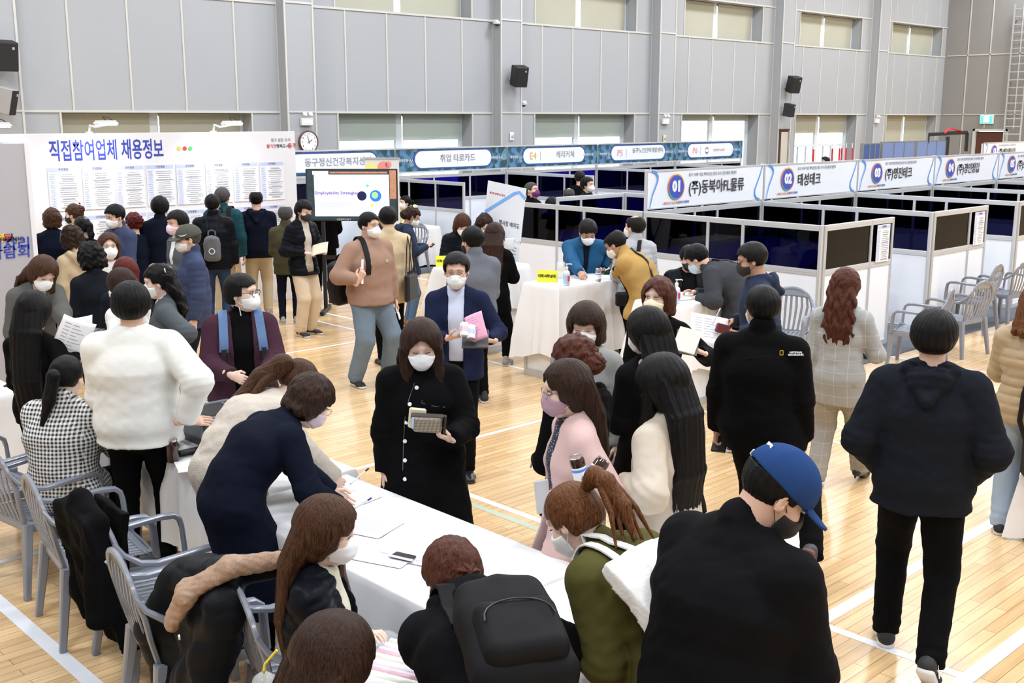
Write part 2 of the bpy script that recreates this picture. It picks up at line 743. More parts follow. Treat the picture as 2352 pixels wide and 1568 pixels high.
# pilasters and the cream cover strips on the wall
pil = MB()
tr = MB()
for i in range(-3, 5):
    x = 12.61 + 6 * i
    if x < -6:
        continue
    pil.rng(x, x + .67, 19.99, WY + .01, 0, 9.6)
    for xx in (x, x + .67):
        tr.rng(xx - .02, xx + .02, 19.975, 19.995, 0, 9.6)
    tr.rng(x - .02, x, WY - .02, WY, 0, 9.6)
    tr.rng(x + .67, x + .7, WY - .02, WY, 0, 9.6)
    tr.rng(x, x + .67, 19.97, 19.99, 2.8, 2.83)
    tr.rng(x, x + .67, 19.97, 19.99, 4.98, 5.02)
for i in BAYS:
    x0 = 13.28 + 6 * i
    for z in (2.81, 4.98, 6.07):
        tr.rng(x0, x0 + 5.33, WY - .025, WY, z - .02, z + .025)
    for dx in (1.0, 2.12, 3.22, 4.33):
        tr.rng(x0 + dx, x0 + dx + .035, WY - .015, WY, 2.83, 4.96)
        tr.rng(x0 + dx, x0 + dx + .035, WY - .015, WY, 6.09, 9.6)
    for xx in (x0 + .77, x0 + 4.67):
        tr.rng(xx - .025, xx + .01, WY - .02, WY, 0, 2.79)
        tr.rng(xx - .025, xx + .01, WY - .02, WY, 5.0, 6.05)
for y in (19.4, 18.55, 17.45, 16.1, 14.6, 12.9):
    tr.rng(42.28, 42.3, y - .02, y + .02, 0 if abs(y - 18.0) > .7 else 2.3, 9.6)
tr.rng(42.28, 42.3, -8, 20.2, 2.8, 2.83).rng(42.28, 42.3, -8, 20.2, 5.0, 5.04)
struct(pil.build('trim_1', WALLM))
struct(tr.build('trim_2', TRIMM))

# windows: frame, panes, roller blinds
FRAMEM = mat('white_window_frame', (0.78, 0.84, 0.88), 0.4)
PANE = mat('window_pane', (0.9, 0.97, 1.0), 0.05)
_b = PANE.node_tree.nodes['Principled BSDF']
_b.inputs['Transmission Weight'].default_value = 1.0
_b.inputs['IOR'].default_value = 1.0
_b.inputs['Specular IOR Level'].default_value = 0.1
BLIND_G = mat('roller_blind_pale_green', (0.48, 0.56, 0.51), 0.8, alpha=1)
BLIND_Y = mat('roller_blind_cream', (0.50, 0.49, 0.385), 0.8)
for bm_ in (BLIND_G, BLIND_Y):
    bm_.node_tree.nodes['Principled BSDF'].inputs['Transmission Weight'].default_value = 0.0
wn = 0
for i in BAYS:
    x0, x1 = 14.05 + 6 * i, 17.95 + 6 * i
    if x0 < -6:
        continue
    for z0, z1 in ((0.75, 2.8), (5.0, 6.05)):
        wn += 1
        y = WY + .42
        f = MB()
        for z in (z0 + .03, z1 - .03):
            f.rng(x0, x1, y - .03, y + .03, z - .03, z + .03)
        for x in (x0 + .04, (x0 + x1) / 2, x1 - .04):
            f.rng(x - (.09 if x == (x0 + x1) / 2 else .04), x + (.09 if x == (x0 + x1) / 2 else .04), y - .035, y + .035, z0, z1)
        if i == 3 and z0 < 1:
            f.rng(x0, x1, y - .03, y + .03, 1.72, 1.8)
            for x in (x0 + .9, x0 + 1.4, x1 - 1.4, x1 - .9):
                f.rng(x - .025, x + .025, y - .03, y + .03, z0, 1.72)
        w = struct(f.build('window_%d' % wn, FRAMEM))
        MB().rng(x0, x1, y + .035, y + .045, z0, z1).build('pane', PANE, w)
        bot = 2.2
        if z0 > 1 or i in (-2, -1, 4):
            bot = z0 + .02
        elif i == 2:
            bot = 2.62
        for k, (a, c) in enumerate(((x0 + .08, (x0 + x1) / 2 - .1), ((x0 + x1) / 2 + .1, x1 - .08))):
            bm = BLIND_G if (z0 < 1 and i in (0, 1, 2)) else BLIND_Y
            q = MB()
            q.grid(lambda u, v: (a + (c - a) * u, y - .06 + .012 * math.sin(u * 9 + v * 3 + i) * v, z1 - .03 - (z1 - .03 - bot) * v), 16, 8)
            q.rng(a, c, y - .09, y - .03, z1 - .08, z1 - .02).rng(a, c, y - .075, y - .055, bot - .02, bot + .01)
            q.build('roller_blind', bm, w)

# door in the end wall, with its frame and letters
DOORM = mat('dark_brown_door', (0.10, 0.035, 0.02), 0.4)
d = struct(MB().rng(42.22, 42.3, 17.62, 17.7, 0, 2.28).rng(42.22, 42.3, 18.86, 18.94, 0, 2.28).rng(42.22, 42.3, 17.62, 18.94, 2.2, 2.28).build('door_1', TRIMM))
MB().rng(42.31, 42.36, 17.72, 18.84, 0, 2.18, .01).build('door_leaf', DOORM, d)
MB().rng(42.27, 42.31, 18.62, 18.68, 0.95, 1.1).build('door_handle', ALU, d)

# painted court lines on the floor
LINEM = mat('white_court_paint', (0.78, 0.80, 0.84), 0.35)
LINEG = mat('worn_green_court_paint', (0.42, 0.47, 0.36), 0.4)


def line(n, p0, p1, w, m=LINEM):
    a, b = Vector((*p0, 0)), Vector((*p1, 0))
    s = (b - a).normalized().cross(Vector((0, 0, 1))) * w / 2
    q = MB()
    q.add([a - s, a + s, b + s, b - s], [(0, 1, 2, 3)])
    for k in range(4):
        q.v[k] = (q.v[k][0], q.v[k][1], 0.0012)
    struct(q.build('trim_%d' % n, m))



for n_, ax, c_, a_, b_, w_, m_ in ((3, 'x', 2.90, 2.5, 9.5, .08, LINEM), (4, 'x', 2.07, 2.5, 9.5, .08, LINEM), (5, 'x', 6.84, 1.95, 8.0, .055, LINEM),
                              (6, 'x', 10.95, 5.5, 8.1, .05, LINEM), (7, 'y', 5.05, 2.11, 6.8, .06, LINEM), (8, 'y', 4.93, 4.3, 6.0, .06, LINEG),
                              (9, 'y', 8.19, 3.0, 13.0, .05, LINEM), (10, 'y', 8.62, 2.5, 13.2, .05, LINEM), (11, 'y', 11.71, 3.0, 14.9, .05, LINEM),
                              (12, 'y', 1.91, 1.0, 9.0, .08, LINEM), (13, 'x', 14.86, 9.0, 13.4, .05, LINEM), (14, 'y', 16.0, 4.0, 8.0, .05, LINEM), (15, 'x', 9.5, 8.7, 9.3, .05, LINEM)):
    line(n_, (a_, c_) if ax == 'x' else (c_, a_), (b_, c_) if ax == 'x' else (c_, b_), w_, m_)
# ------------------------------------------------ exhibition booths
PANEL = mat('white_booth_panel', (0.86, 0.90, 0.97), 0.45)
PANELB = mat('white_booth_panel_inner', (0.76, 0.775, 0.80), 0.45)
RAILM = mat('brushed_booth_rail', (0.60, 0.61, 0.62), 0.4, metal=0.25)
TINT = bpy.data.materials.new('dark_blue_tinted_acrylic')
TINT.use_nodes = True
_nt = TINT.node_tree
for _x in list(_nt.nodes):
    if _x.type != 'OUTPUT_MATERIAL':
        _nt.nodes.remove(_x)
_tr = _nt.nodes.new('ShaderNodeBsdfTransparent')
_tr.inputs[0].default_value = (0.04, 0.033, 0.19, 1)
_gl = _nt.nodes.new('ShaderNodeBsdfGlossy')
_gl.inputs['Roughness'].default_value = 0.03
_fr = _nt.nodes.new('ShaderNodeFresnel')
_fr.inputs[0].default_value = 1.28
_mx = _nt.nodes.new('ShaderNodeMixShader')
_nt.links.new(_fr.outputs[0], _mx.inputs[0])
_nt.links.new(_tr.outputs[0], _mx.inputs[1])
_nt.links.new(_gl.outputs[0], _mx.inputs[2])
_nt.links.new(_mx.outputs[0], _nt.nodes['Material Output'].inputs[0])


def partition(label, p0, p1, marks, group=None, zt=1.54, tall=(), solid=False, glass=True):
    """a run of booth wall from p0 to p1 with posts at marks (metres from p0)"""
    a, b = Vector((*p0, 0)), Vector((*p1, 0))
    L = (b - a).length
    ang = math.atan2(b.y - a.y, b.x - a.x)
    t = thing('booth_partition', label, 'booth wall', a, ang, group)
    for i, x in enumerate(marks):
        top = 2.06 if i in tall else zt
        q = MB().rng(x - .02, x + .02, -.02, .02, 0, top, .004)
        q.rng(x - .006, x + .006, -.023, .023, .01, top - .01)
        q.build('post', RAILM, t)
    for i in range(len(marks) - 1):
        x0, x1 = marks[i] + .02, marks[i + 1] - .02
        for z0, z1 in ((zt - .065, zt), (.98, 1.045), (0.0, .07)):
            MB().rng(x0, x1, -.018, .018, z0, z1, .003).rng(x0, x1, -.02, .02, (z0 + z1) / 2 - .004, (z0 + z1) / 2 + .004).build('rail', RAILM, t)
        MB().rng(x0, x1, -.006, .006, .07, .98).build('white_panel', PANEL, t)
        if glass:
            MB().rng(x0, x1, -.002, .002, 1.045, zt - .065).build('tinted_pane', TINT, t)
        else:
            MB().rng(x0, x1, -.006, .006, 1.045, zt - .065).build('white_panel', PANEL, t)
    return t


POSTERB = mat('poster_blue_band', (0.55, 0.60, 0.82), 0.7)
POSTERL = mat('poster_pale_blue', (0.66, 0.70, 0.88), 0.7)
INKG = mat('grey_print', (0.30, 0.31, 0.36), 0.7)
INKB = mat('blue_print', (0.035, 0.07, 0.36), 0.6)
INKR = mat('red_print', (0.62, 0.05, 0.06), 0.6)


def notice(parent, M, w=.46, hgt=.66, seed=0, name='job_notice', label=None, cat=None, group=None):
    """a printed job notice: band, heading, table of rows"""
    rnd = random.Random(seed)
    q = MB()
    q.box((0, 0, 0), (w, hgt, .003))
    o = q.build(name, PAPER, parent)
    o.matrix_local = M
    if label:
        tag(o, label, cat, group)
    q = MB()
    q.box((0, hgt * .44, .0025), (w * .96, hgt * .09, .002))
    q.build('heading_band', POSTERB, o)
    q = MB()
    q.box((-w * .37, -hgt * .06, .0025), (w * .2, hgt * .86, .002))
    q.box((w * .1, -hgt * .06, .0025), (w * .14, hgt * .05, .002))
    q.build('side_band', POSTERL, o)
    q = MB()
    y = hgt * .33
    k = 0
    while y > -hgt * .46:
        q.box((-w * .37 + rnd.uniform(-.01, .01), y, .004), (w * rnd.uniform(.1, .15), hgt * .009, .001))
        n = rnd.choice((1, 1, 2))
        for j in range(n):
            x = -.2 * w
            y2 = y - j * hgt * .02
            tot = rnd.uniform(.3, .6) * w
            x = w * .12 - tot / 2
            while x < w * .12 + tot / 2:
                l_ = rnd.uniform(.02, .06) * w
                q.box((x + l_ / 2, y2, .004), (l_, hgt * .011, .001))
                x += l_ + .012 * w
        y -= hgt * (.048 if n == 1 else .06)
        k += 1
    q.build('print_rows', INKG, o)
    q = MB()
    y = hgt * .36
    for k in range(14):
        q.box((w * .12, y, .0028), (w * .72, .0012, .001))
        y -= hgt * .06
    q.build('table_lines', POSTERL, o)
    text('구인정보', hgt * .065, INK, o, Matrix.Translation((0, hgt * .438, .004)), 'heading')
    return o


SWX = [10.8, 13.38, 15.96, 18.54, 21.12, 23.7]
names5 = ['first', 'second', 'third', 'fourth', 'fifth', 'sixth']
for i, x in enumerate(SWX):
    partition('side wall of white booth panels with dark blue panes, %s from the left in the numbered row' % names5[i], (x, 6.44), (x, 8.93), [0, 1.02, 1.52, 2.49], 'side walls of the numbered booths')
    if i < 5:
        t = partition('short front wall of booth %02d with a job notice on its narrow pane' % (i + 1), (x + .045, 6.42), (x + 1.545, 6.42), [0, 1.0, 1.5], 'front walls of the numbered booths')
        notice(t, plane_M((1.25, -.03, 1.25), (1, 0, 0), (0, 0, 1)), .3, .44, i, label=None)
    if i < 5:
        partition('side wall of the booth standing behind booth %02d, white below dark panes' % (i + 1), (x, 9.0), (x, 11.48), [0, .98, 1.48, 2.48], 'side walls of the booths behind the numbered row')
        t = partition('front wall on the far side of the booth behind booth %02d' % (i + 1), (x + 1.05, 11.5), (x + 2.53, 11.5), [0, .5, 1.48], 'far front walls of the rear booths')
    if i < 5:
        partition('dark paned back wall below banner %02d' % (i + 1), (x + .03, 8.96), (x + 2.56, 8.96), [0, 1.0, 1.5, 2.53], 'back walls under the numbered banners', tall=(0, 3))

# numbered banners
BANW = mat('white_banner_vinyl', (0.88, 0.92, 0.98), 0.35)
BANB = mat('light_blue_ribbon_print', (0.10, 0.32, 0.80), 0.45)
ROUND = mat('royal_blue_disc', (0.045, 0.095, 0.55), 0.45)
RINGO = mat('orange_red_ring', (0.72, 0.16, 0.06), 0.5)
RINGG = mat('green_ring', (0.12, 0.40, 0.35), 0.5)
RINGY = mat('amber_ring', (0.85, 0.45, 0.08), 0.5)
BANT = ['(주)동북아FL물류', '태성테크', '(주)명진테크', '(주)경인장갑', '(주)쓰리에이']


def banner(x0, x1, y, z0, z1, num, body, label, far=False):
    W, Hh = x1 - x0, z1 - z0
    t = thing('booth_banner', label, 'banner', (x0, y, 0), 0, 'numbered booth banners')
    MB().grid(lambda u, v: (W * u, .004 * math.sin(u * 12), z0 + Hh * v + .004 * math.sin(u * 20)), 24, 4).build('vinyl', BANW, t, solid=.003)
    MB().rng(0, W, -.01, .015, z1 - .02, z1 + .004).rng(0, W, -.01, .015, z0 - .004, z0 + .01).build('rail', RAILM, t)
    yy = -.014
    M = lambda x, z: plane_M((x, yy, z), (1, 0, 0), (0, 0, 1))
    cx = .42 * W / 2.55 * 1.35
    cz = z0 + Hh * .54
    r = Hh * .30
    for k, (a0, a1, m_) in enumerate(((0.15, 1.9, RINGY), (1.9, 3.6, RINGO), (3.6, 4.9, RINGG), (4.9, 6.43, RINGO))):
        q = MB()
        pts = [(cx + (r + .012) * math.cos(a), yy, cz + (r + .012) * math.sin(a)) for a in np.linspace(a0, a1, 14)]
        q.sweep(pts, .022, .004, up=(0, 1, 0), n=4)
        q.build('ring', m_, t)
    q = MB()
    q.lathe([(r, 0), (r, .004)], (0, 0, 0), 40)
    o = q.build('number_disc', ROUND, t)
    o.matrix_local = Matrix.Translation((cx, yy + .002, cz)) @ Matrix.Rotation(PI / 2, 4, 'X')
    text('%02d' % num if num < 13 else str(num), r * 1.25, PAPER, t, M(cx, cz) @ Matrix.Translation((0, 0, .006)), 'booth_number', bold=.012, xs=1.0)
    tx = cx + r + .11
    text(body, Hh * .40, INK, t, M(tx, z0 + Hh * .47), 'company_name', bold=.0018, xs=.90, align='LEFT')
    text('동구 소재 기업, 뿌리산업, 항공 우수기업 채용 박람회', Hh * .105, INKG, t, M(tx, z0 + Hh * .83), 'small_print', xs=.95, align='LEFT')
    text('행복한 동구人을 위한', Hh * .07, RINGO, t, M(cx - .1, z0 + Hh * .12), 'small_print')
    text('일자리 박람회', Hh * .08, INKB, t, M(cx + .16, z0 + Hh * .12), 'small_print')
    for xa, sg in ((.03, 1), (W - .03, -1)):
        q = MB()
        if sg > 0:
            pts = [(xa, z0 + .01), (xa + .05, z0 + Hh * .35), (xa + .15, z0 + Hh * .72), (xa + .15, z0 + Hh * .84), (xa + .1, z0 + Hh * .95), (xa + .03, z1 - .01)]
        else:
            pts = [(xa, z1 - .01), (xa - .06, z0 + Hh * .7), (xa - .17, z0 + Hh * .3), (xa - .17, z0 + Hh * .16), (xa - .12, z0 + Hh * .05), (xa - .05, z0 + .01)]
        q.sweep([(p[0], yy, p[1]) for p in pts], .03, .003, up=(0, 1, 0), n=4, taper=[.5, .7, .9, 1.2, 1.3, 1.2])
        q.build('ribbon_print', BANB, t)
    return t


for i in range(5):
    banner(SWX[i] + .03, SWX[i + 1] - .03, 8.935, 1.565, 2.05, i + 1, BANT[i], 'white banner numbered %02d reading %s above the booths' % (i + 1, BANT[i]))
for i in (5,):
    partition('dark paned back wall at the right end of the numbered row', (SWX[5] + .03, 8.96), (SWX[5] + 2.56, 8.96), [0, 1.0, 1.5, 2.53], tall=(0, 3))
banner(27.9, 30.6, 12.2, 1.60, 2.08, 13, '(주)케이제이인', 'white banner numbered 13 far behind banner 05')
partition('booth wall under the far banner 13', (27.9, 12.24), (30.6, 12.24), [0, 1.0, 2.0, 2.7], tall=(0, 3))

# the far row with photo banners, E4 P5 P6
PHOTO = mat('banner_roofscape_print', (0.10, 0.16, 0.20), 0.4)
_nt = PHOTO.node_tree
_b = _nt.nodes['Principled BSDF']
_tc = _nt.nodes.new('ShaderNodeTexCoord')
_v = _nt.nodes.new('ShaderNodeTexVoronoi')
_v.inputs['Scale'].default_value = 9
_cr = _nt.nodes.new('ShaderNodeValToRGB')
_e = _cr.color_ramp.elements
_e[0].color = (0.015, 0.045, 0.05, 1)
_e[1].color = (0.35, 0.55, 0.62, 1)
_e2 = _e.new(0.35)
_e2.color = (0.03, 0.10, 0.13, 1)
_e3 = _e.new(0.6)
_e3.color = (0.09, 0.22, 0.42, 1)
_e4 = _e.new(0.85)
_e4.color = (0.12, 0.26, 0.33, 1)
_nt.links.new(_tc.outputs['Object'], _v.inputs['Vector'])
_nt.links.new(_v.outputs['Color'], _cr.inputs[0])
_nt.links.new(_cr.outputs[0], _b.inputs['Base Color'])
OVAL = mat('white_oval_print', (0.84, 0.87, 0.9), 0.4)
OVALB = mat('blue_oval_edge', (0.04, 0.10, 0.30), 0.4)
INKO = mat('amber_print', (0.72, 0.42, 0.10), 0.6)
INKP = mat('pink_print', (0.80, 0.28, 0.33), 0.6)
EX = [13.75, 16.85, 19.8, 22.8, 25.7]
EX0 = [10.8, 13.75, 16.85, 19.8, 22.8]
ETX = [('', '동구정신건강복지센터'), ('', '취업 타로카드'), ('E4', '캐리커쳐'), ('P5', '동구노인인력개발센터'), ('P6', '')]


def stadium(w, h, n=10):
    r = h / 2
    return [(w / 2 - r + r * math.cos(a), r * math.sin(a)) for a in np.linspace(-PI / 2, PI / 2, n)] + [(-w / 2 + r + r * math.cos(a), r * math.sin(a)) for a in np.linspace(PI / 2, 1.5 * PI, n)]


EY = 17.9
for i in range(5):
    x0, x1 = EX0[i] + .02, EX0[i + 1] - .02 if i < 4 else 25.7
    W = x1 - x0
    z0, z1 = 1.62, 2.07
    lab = ['reading 동구정신건강복지센터', 'reading 취업 타로카드', 'E4 reading 캐리커쳐', 'P5 reading 동구노인인력개발센터', 'P6 with round red blue emblem'][i]
    t = thing('booth_banner', 'far photo banner with white oval, ' + lab, 'banner', (x0, EY, 0), 0, 'far photo banners')
    MB().rng(0, W, -.005, .005, z0, z1).build('printed_vinyl', PHOTO, t)
    MB().rng(0, W, -.02, .02, z1, z1 + .03).rng(0, W, -.02, .02, z0 - .03, z0).build('rail', RAILM, t)
    M = lambda x, z, o_=0.0: plane_M((x, -.01 - o_, z), (1, 0, 0), (0, 0, 1))
    c = W * .5
    for k, (ww, hh, m_, nm) in enumerate(((W * .72, .40, OVALB, 'oval_edge'), (W * .69, .34, OVAL, 'oval'))):
        q = MB().prism(stadium(ww, hh), -.001, .001).build(nm, m_, t)
        q.matrix_local = M(c, (z0 + z1) / 2 + .01, .002 * k)
    code, nm = ETX[i]
    if code:
        text(code, .22, INKO if code[0] == 'E' else INKP, t, M(c - W * .24, 1.85, .006), 'booth_code')
        q = MB().box((0, 0, 0), (.008, .2, .002)).build('divider', INKG, t)
        q.matrix_local = M(c - W * .16, 1.85, .006)
    if nm:
        text(nm, .17 if i != 3 else .13, INKG, t, M(c + (.35 if code else .1), 1.86 if i != 3 else 1.9, .006), 'booth_name', bold=.002)
    if code == 'P6':
        for sg, m_ in ((1, INKR), (-1, INKB)):
            q = MB()
            q.sweep([(-.04 + .07 * math.cos(a) * 1, .07 * math.sin(a) * sg, 0) for a in np.linspace(.1, PI - .1, 10)], .035, .002, up=(0, 0, 1), n=4, taper=[.2, .5, .8, 1, 1.1, 1.1, 1, .8, .5, .2])
            o = q.build('emblem', m_, t)
            o.matrix_local = M(c - W * .05, 1.85, .006)
        text('인천광역시교육청', .07, INKP, t, M(c + .35, 1.85, .006), 'booth_name')
    for xx in (.12, W - .45):
        text('행복한동구人', .07, PAPER, t, M(xx + .12, 1.84, .006), 'small_print')
    partition('dark paned wall under the far banner ' + (lab if lab else ''), (x0, EY + .04), (x1, EY + .04), [0, 1.0, 2.0, W], 'walls under the far photo banners', tall=(0, 3))
    if i:
        partition('side wall in the far row, below the left edge of the banner ' + lab, (EX0[i] + (0 if i != 1 else -.4), 15.35), (EX0[i] + (0 if i != 1 else -.4), EY), [0, .8, 1.6, 2.55] , 'side walls of the far row')

for (x0, x1, y) in ((19.2, 24.0, 14.6), (24.5, 28.0, 16.1)):
    partition('low dark paned partition between the far rows, %s' % ('nearer one' if y < 15 else 'right of banner P6'), (x0, y), (x1, y), list(np.arange(0, x1 - x0 + .01, (x1 - x0) / 4)))

# grey carpet tiles in the booths
CARP = mat('grey_carpet_tile', (0.115, 0.13, 0.155), 0.95, bump=.3, bscale=300)
for k, (x0, x1, y0, y1) in enumerate(((10.75, 24, 6.0, 8.95), (10.75, 24, 8.97, 12.0), (9.6, 26, 15.1, 18.2))):
    struct(MB().rng(x0, x1, y0, y1, 0.0, .008).build('trim_%d' % (40 + k), CARP))

# ------------------------------------------------ the large white notice board
BOARD = mat('white_notice_board', (0.80, 0.785, 0.80), 0.4)
BX1 = 9.12
BY = 14.3
b = thing('notice_board', 'long white notice board headed 직접참여업체 채용정보 in blue letters', 'notice board', (3.2, BY, 0))
MB().rng(0, BX1 - 3.2, 0, .09, 0, 2.5, .004).build('board_panel', BOARD, b)
Mb = lambda X, z, o_=0: plane_M((X - 3.2, -.004 - o_, z), (1, 0, 0), (0, 0, 1))


def at_y(px, py, Y):
    r = ray(px, py)
    return EYE + r * (Y / r[1])


BLUEG = mat('royal_blue_lettering', (0.035, 0.06, 0.42), 0.4)
pa, pb = at_y(98, 357, BY), at_y(388, 338, BY)
text('직접참여업체 채용정보', .285, BLUEG, b, Mb((pa[0] + pb[0]) / 2, (pa[2] + pb[2]) / 2 + .0), 'heading', bold=.004, xs=(pb[0] - pa[0]) / 2.98)
for px, m_ in ((411, mat('yellow_dot', (.85, .6, .08), .5)), (424, mat('red_dot', (.75, .05, .06), .5)), (437, mat('green_dot', (.1, .5, .18), .5))):
    p = at_y(px, 341, BY)
    o = MB().lathe([(.03, 0), (.03, .002)], n=20).build('dot', m_, b)
    o.matrix_local = Mb(p[0], p[2])
p = at_y(645, 331, BY)
text('살고 싶은 도시', .055, INKG, b, Mb(p[0], p[2] + .06), 'logo_lettering')
text('활기찬', .06, INKR, b, Mb(p[0] - .16, p[2] - .03), 'logo_lettering')
text('행복도시', .06, INK, b, Mb(p[0] + .03, p[2] - .03), 'logo_lettering')
text('동구', .08, INKR, b, Mb(p[0] + .19, p[2] - .03), 'logo_lettering', bold=.001)
cols = [106, 185, 261, 333, 402, 469, 533, 594]
for k, px in enumerate(cols):
    p = at_y(px, 386 - .0266 * (px - 106), BY)
    w = .40
    notice(b, Mb(p[0] + w / 2 + .01, p[2] - .27, .004), w, .56, k)
    notice(b, Mb(p[0] + w / 2 + .01, p[2] - .90, .004), w, .56, 20 + k)

# arm spotlights that light the board
LAMPW = mat('white_lamp_shell', (0.85, 0.85, 0.85), 0.35)
GLOW = mat('lit_lamp_glass', (1, 1, 1), 0.3, emit=14)
for k, (px, py) in enumerate(((0, 292), (248, 287), (538, 287))):
    p = at_y(px, py, BY - .55)
    t = thing('arm_spotlight', 'white arm spotlight over the notice board, %s' % ['at its left end', 'above the word 여업체', 'near its right end'][k], 'lamp', (p[0], BY, 2.5), 0, 'spotlights over the notice board')
    dz = p[2] - 2.5
    MB().tube([(.0, .04, .004), (.0, .0, .1), (.01, -.15, dz - .03), (.03, -.4, dz)], .014, 8).rng(-.03, .03, .0, .08, .001, .02).build('arm', LAMPW, t, smooth=True)
    MB().rng(-.14, .14, -.56, -.42, dz, dz + .035, .012).rng(-.12, .12, -.55, -.43, dz + .035, dz + .055, .008).build('lamp_head', LAMPW, t)
    MB().rng(-.12, .12, -.55, -.43, dz - .004, dz).build('lamp_glass', GLOW, t)
    MB().tube([(.0, -.5, dz + .05), (-.03, -.48, dz + .1), (.06, -.45, dz + .09), (.12, -.44, dz + .05)], .006, 6).build('cable', BLACKP, t, smooth=True)
    ld = bpy.data.lights.new('board_spot', 'SPOT')
    ld.energy = 16
    ld.spot_size = R(120)
    ld.spot_blend = 0.8
    ld.shadow_soft_size = .08
    lo = bpy.data.objects.new('board_spot', ld)
    COL.objects.link(lo)
    lo.parent = t
    lo.location = (0, -.47, dz - .02)
    lo.rotation_euler = (R(38), 0, 0)

# stand wall at the left edge, front face with blue lettering
PAN = mat('pale_grey_stand_panel', (0.44, 0.43, 0.455), 0.45)
t = thing('stand_panel', 'tall pale grey stand wall at the left edge reading 일자리 박람회', 'panel wall', (1.0, 11.0, 0))
MB().rng(0, 3.02, 0, .05, 0, 2.46, .004).build('front_panel', PAN, t)
MB().rng(2.9, 2.98, .05, 2.6, 0, 2.46, .004).build('side_panel', PAN, t)
MB().rng(2.985, 3.03, -.012, .06, 0, 2.465, .004).build('edge_strip', BOARD, t)
Mp = lambda X, z: plane_M((X - 1.0, -.004, z), (1, 0, 0), (0, 0, 1))
for px, py, tx_, sz, m_ in ((23, 562.5, '일자리', .13, BLUEG), (23, 581, '박람회', .13, BLUEG), (2, 547, '행', .085, mat('yellow_dot', (.85, .6, .08), .5)), (10, 549.5, '복한', .045, INK),
                        (17, 547, '동', .085, INKR), (22, 549.5, '구', .045, INK), (28, 547, '人', .085, INK), (37, 549, '을 위한', .045, INK)):
    p = at_y(px, py, 11.0)
    text(tx_, sz, m_, t, Mp(p[0], p[2]), 'lettering', bold=.0015 if sz > .07 else 0, xs=1.1)

# ------------------------------------------------ television on a stand
SCR = mat('slide_white', (0.78, 0.84, 0.93), 0.3, emit=.55)
dsc = 15.2
c0, c1 = at_depth(701, 387, dsc), at_depth(912, 389, dsc)
c3 = at_depth(702, 512, dsc)
W = float(np.linalg.norm(c1 - c0))
Hs = W * .565
mid = (c0 + c1) / 2
zc = mid[2] - Hs / 2
ang = math.atan2(c1[1] - c0[1], c1[0] - c0[0])
t = thing('television', 'large black framed television on a stand showing a white slide', 'television', (mid[0], mid[1], 0), ang)
MB().rng(-W / 2, W / 2, 0, .06, zc - Hs / 2, zc + Hs / 2, .006).build('casing', BLACKP, t)
Ms = lambda x, z, o_=0: plane_M((x, -.003 - o_, z), (1, 0, 0), (0, 0, 1))
iw, ih = W * .975, Hs * .955
SCD = mat('slide_photo_edge', (0.03, 0.05, 0.06), 0.3, emit=0.3, var=.9, vscale=9)
_b = SCD.node_tree
MB().rng(-iw / 2, iw / 2, -.002, 0, zc - ih / 2, zc + ih / 2).build('screen', SCD, t)
MB().rng(-iw / 2 + .10, iw / 2 - .10, -.004, -.002, zc - ih / 2 + .05, zc + ih / 2 - .06).build('slide', SCR, t)
MB().rng(-iw / 2 + .08, -iw / 2 + .30, -.006, -.002, zc + ih / 2 - .06, zc + ih / 2 - .012).build('slide', SCR, t)
SCO = mat('slide_autumn_strip', (0.45, 0.22, 0.13), 0.3, emit=.3, var=.6, vscale=30)
MB().rng(iw / 2 - .09, iw / 2, -.005, -.002, zc - .05, zc + ih / 2).rng(-iw / 2 + .32, iw / 2 - .12, -.005, -.002, zc + ih / 2 - .045, zc + ih / 2 - .02).build('photo_strip', SCO, t)
STX = mat('slide_purple_text', (0.16, 0.08, 0.38), 0.4, emit=.4)
text('Employability Strategies', .062, STX, t, Ms(-.21, zc + .03, .004), 'slide_text', bold=.0015)
STG = mat('slide_grey_text', (0.45, 0.45, 0.6), 0.4, emit=.5)
q = MB()
for k, zz in enumerate((-.03, -.12, -.145, -.17, -.195)):
    q.rng(-.45, .06 - .05 * (k % 3), -.006, -.004, zc + zz, zc + zz + .008)
q.build('slide_text', STG, t)
for (x, z, r_, cc) in ((.33, .04, .165, (.45, .8, .92)), (.33, -.01, .08, (.03, .12, .5)), (.32, .0, .045, (.25, .65, .2)), (.14, -.01, .065, (.01, .01, .05)), (.22, .13, .02, (.1, .5, .3)), (.28, -.14, .025, (.9, .6, .1))):
    o = MB().lathe([(r_, 0), (r_, .002)], n=28).build('slide_picture', mat('slide_ink_%d' % int(r_ * 1000), cc, .3, emit=.7), t)
    o.matrix_local = Ms(x, zc + z, .004 + .001 * (.2 - r_) * 10)
text('인천광역시 동구', .03, PAPER, t, Ms(-.12, zc - Hs / 2 + .02, .003), 'maker_mark')
for sx in (-.42, .42):
    MB().rng(sx - .025, sx + .025, .02, .07, .06, zc - Hs / 2 + .1).build('leg', BLACKP, t)
    MB().rng(sx - .03, sx + .03, -.3, .35, .0, .06, .01).build('foot', BLACKP, t)
MB().rng(-.42, .42, .03, .06, .75, .8).build('crossbar', BLACKP, t)

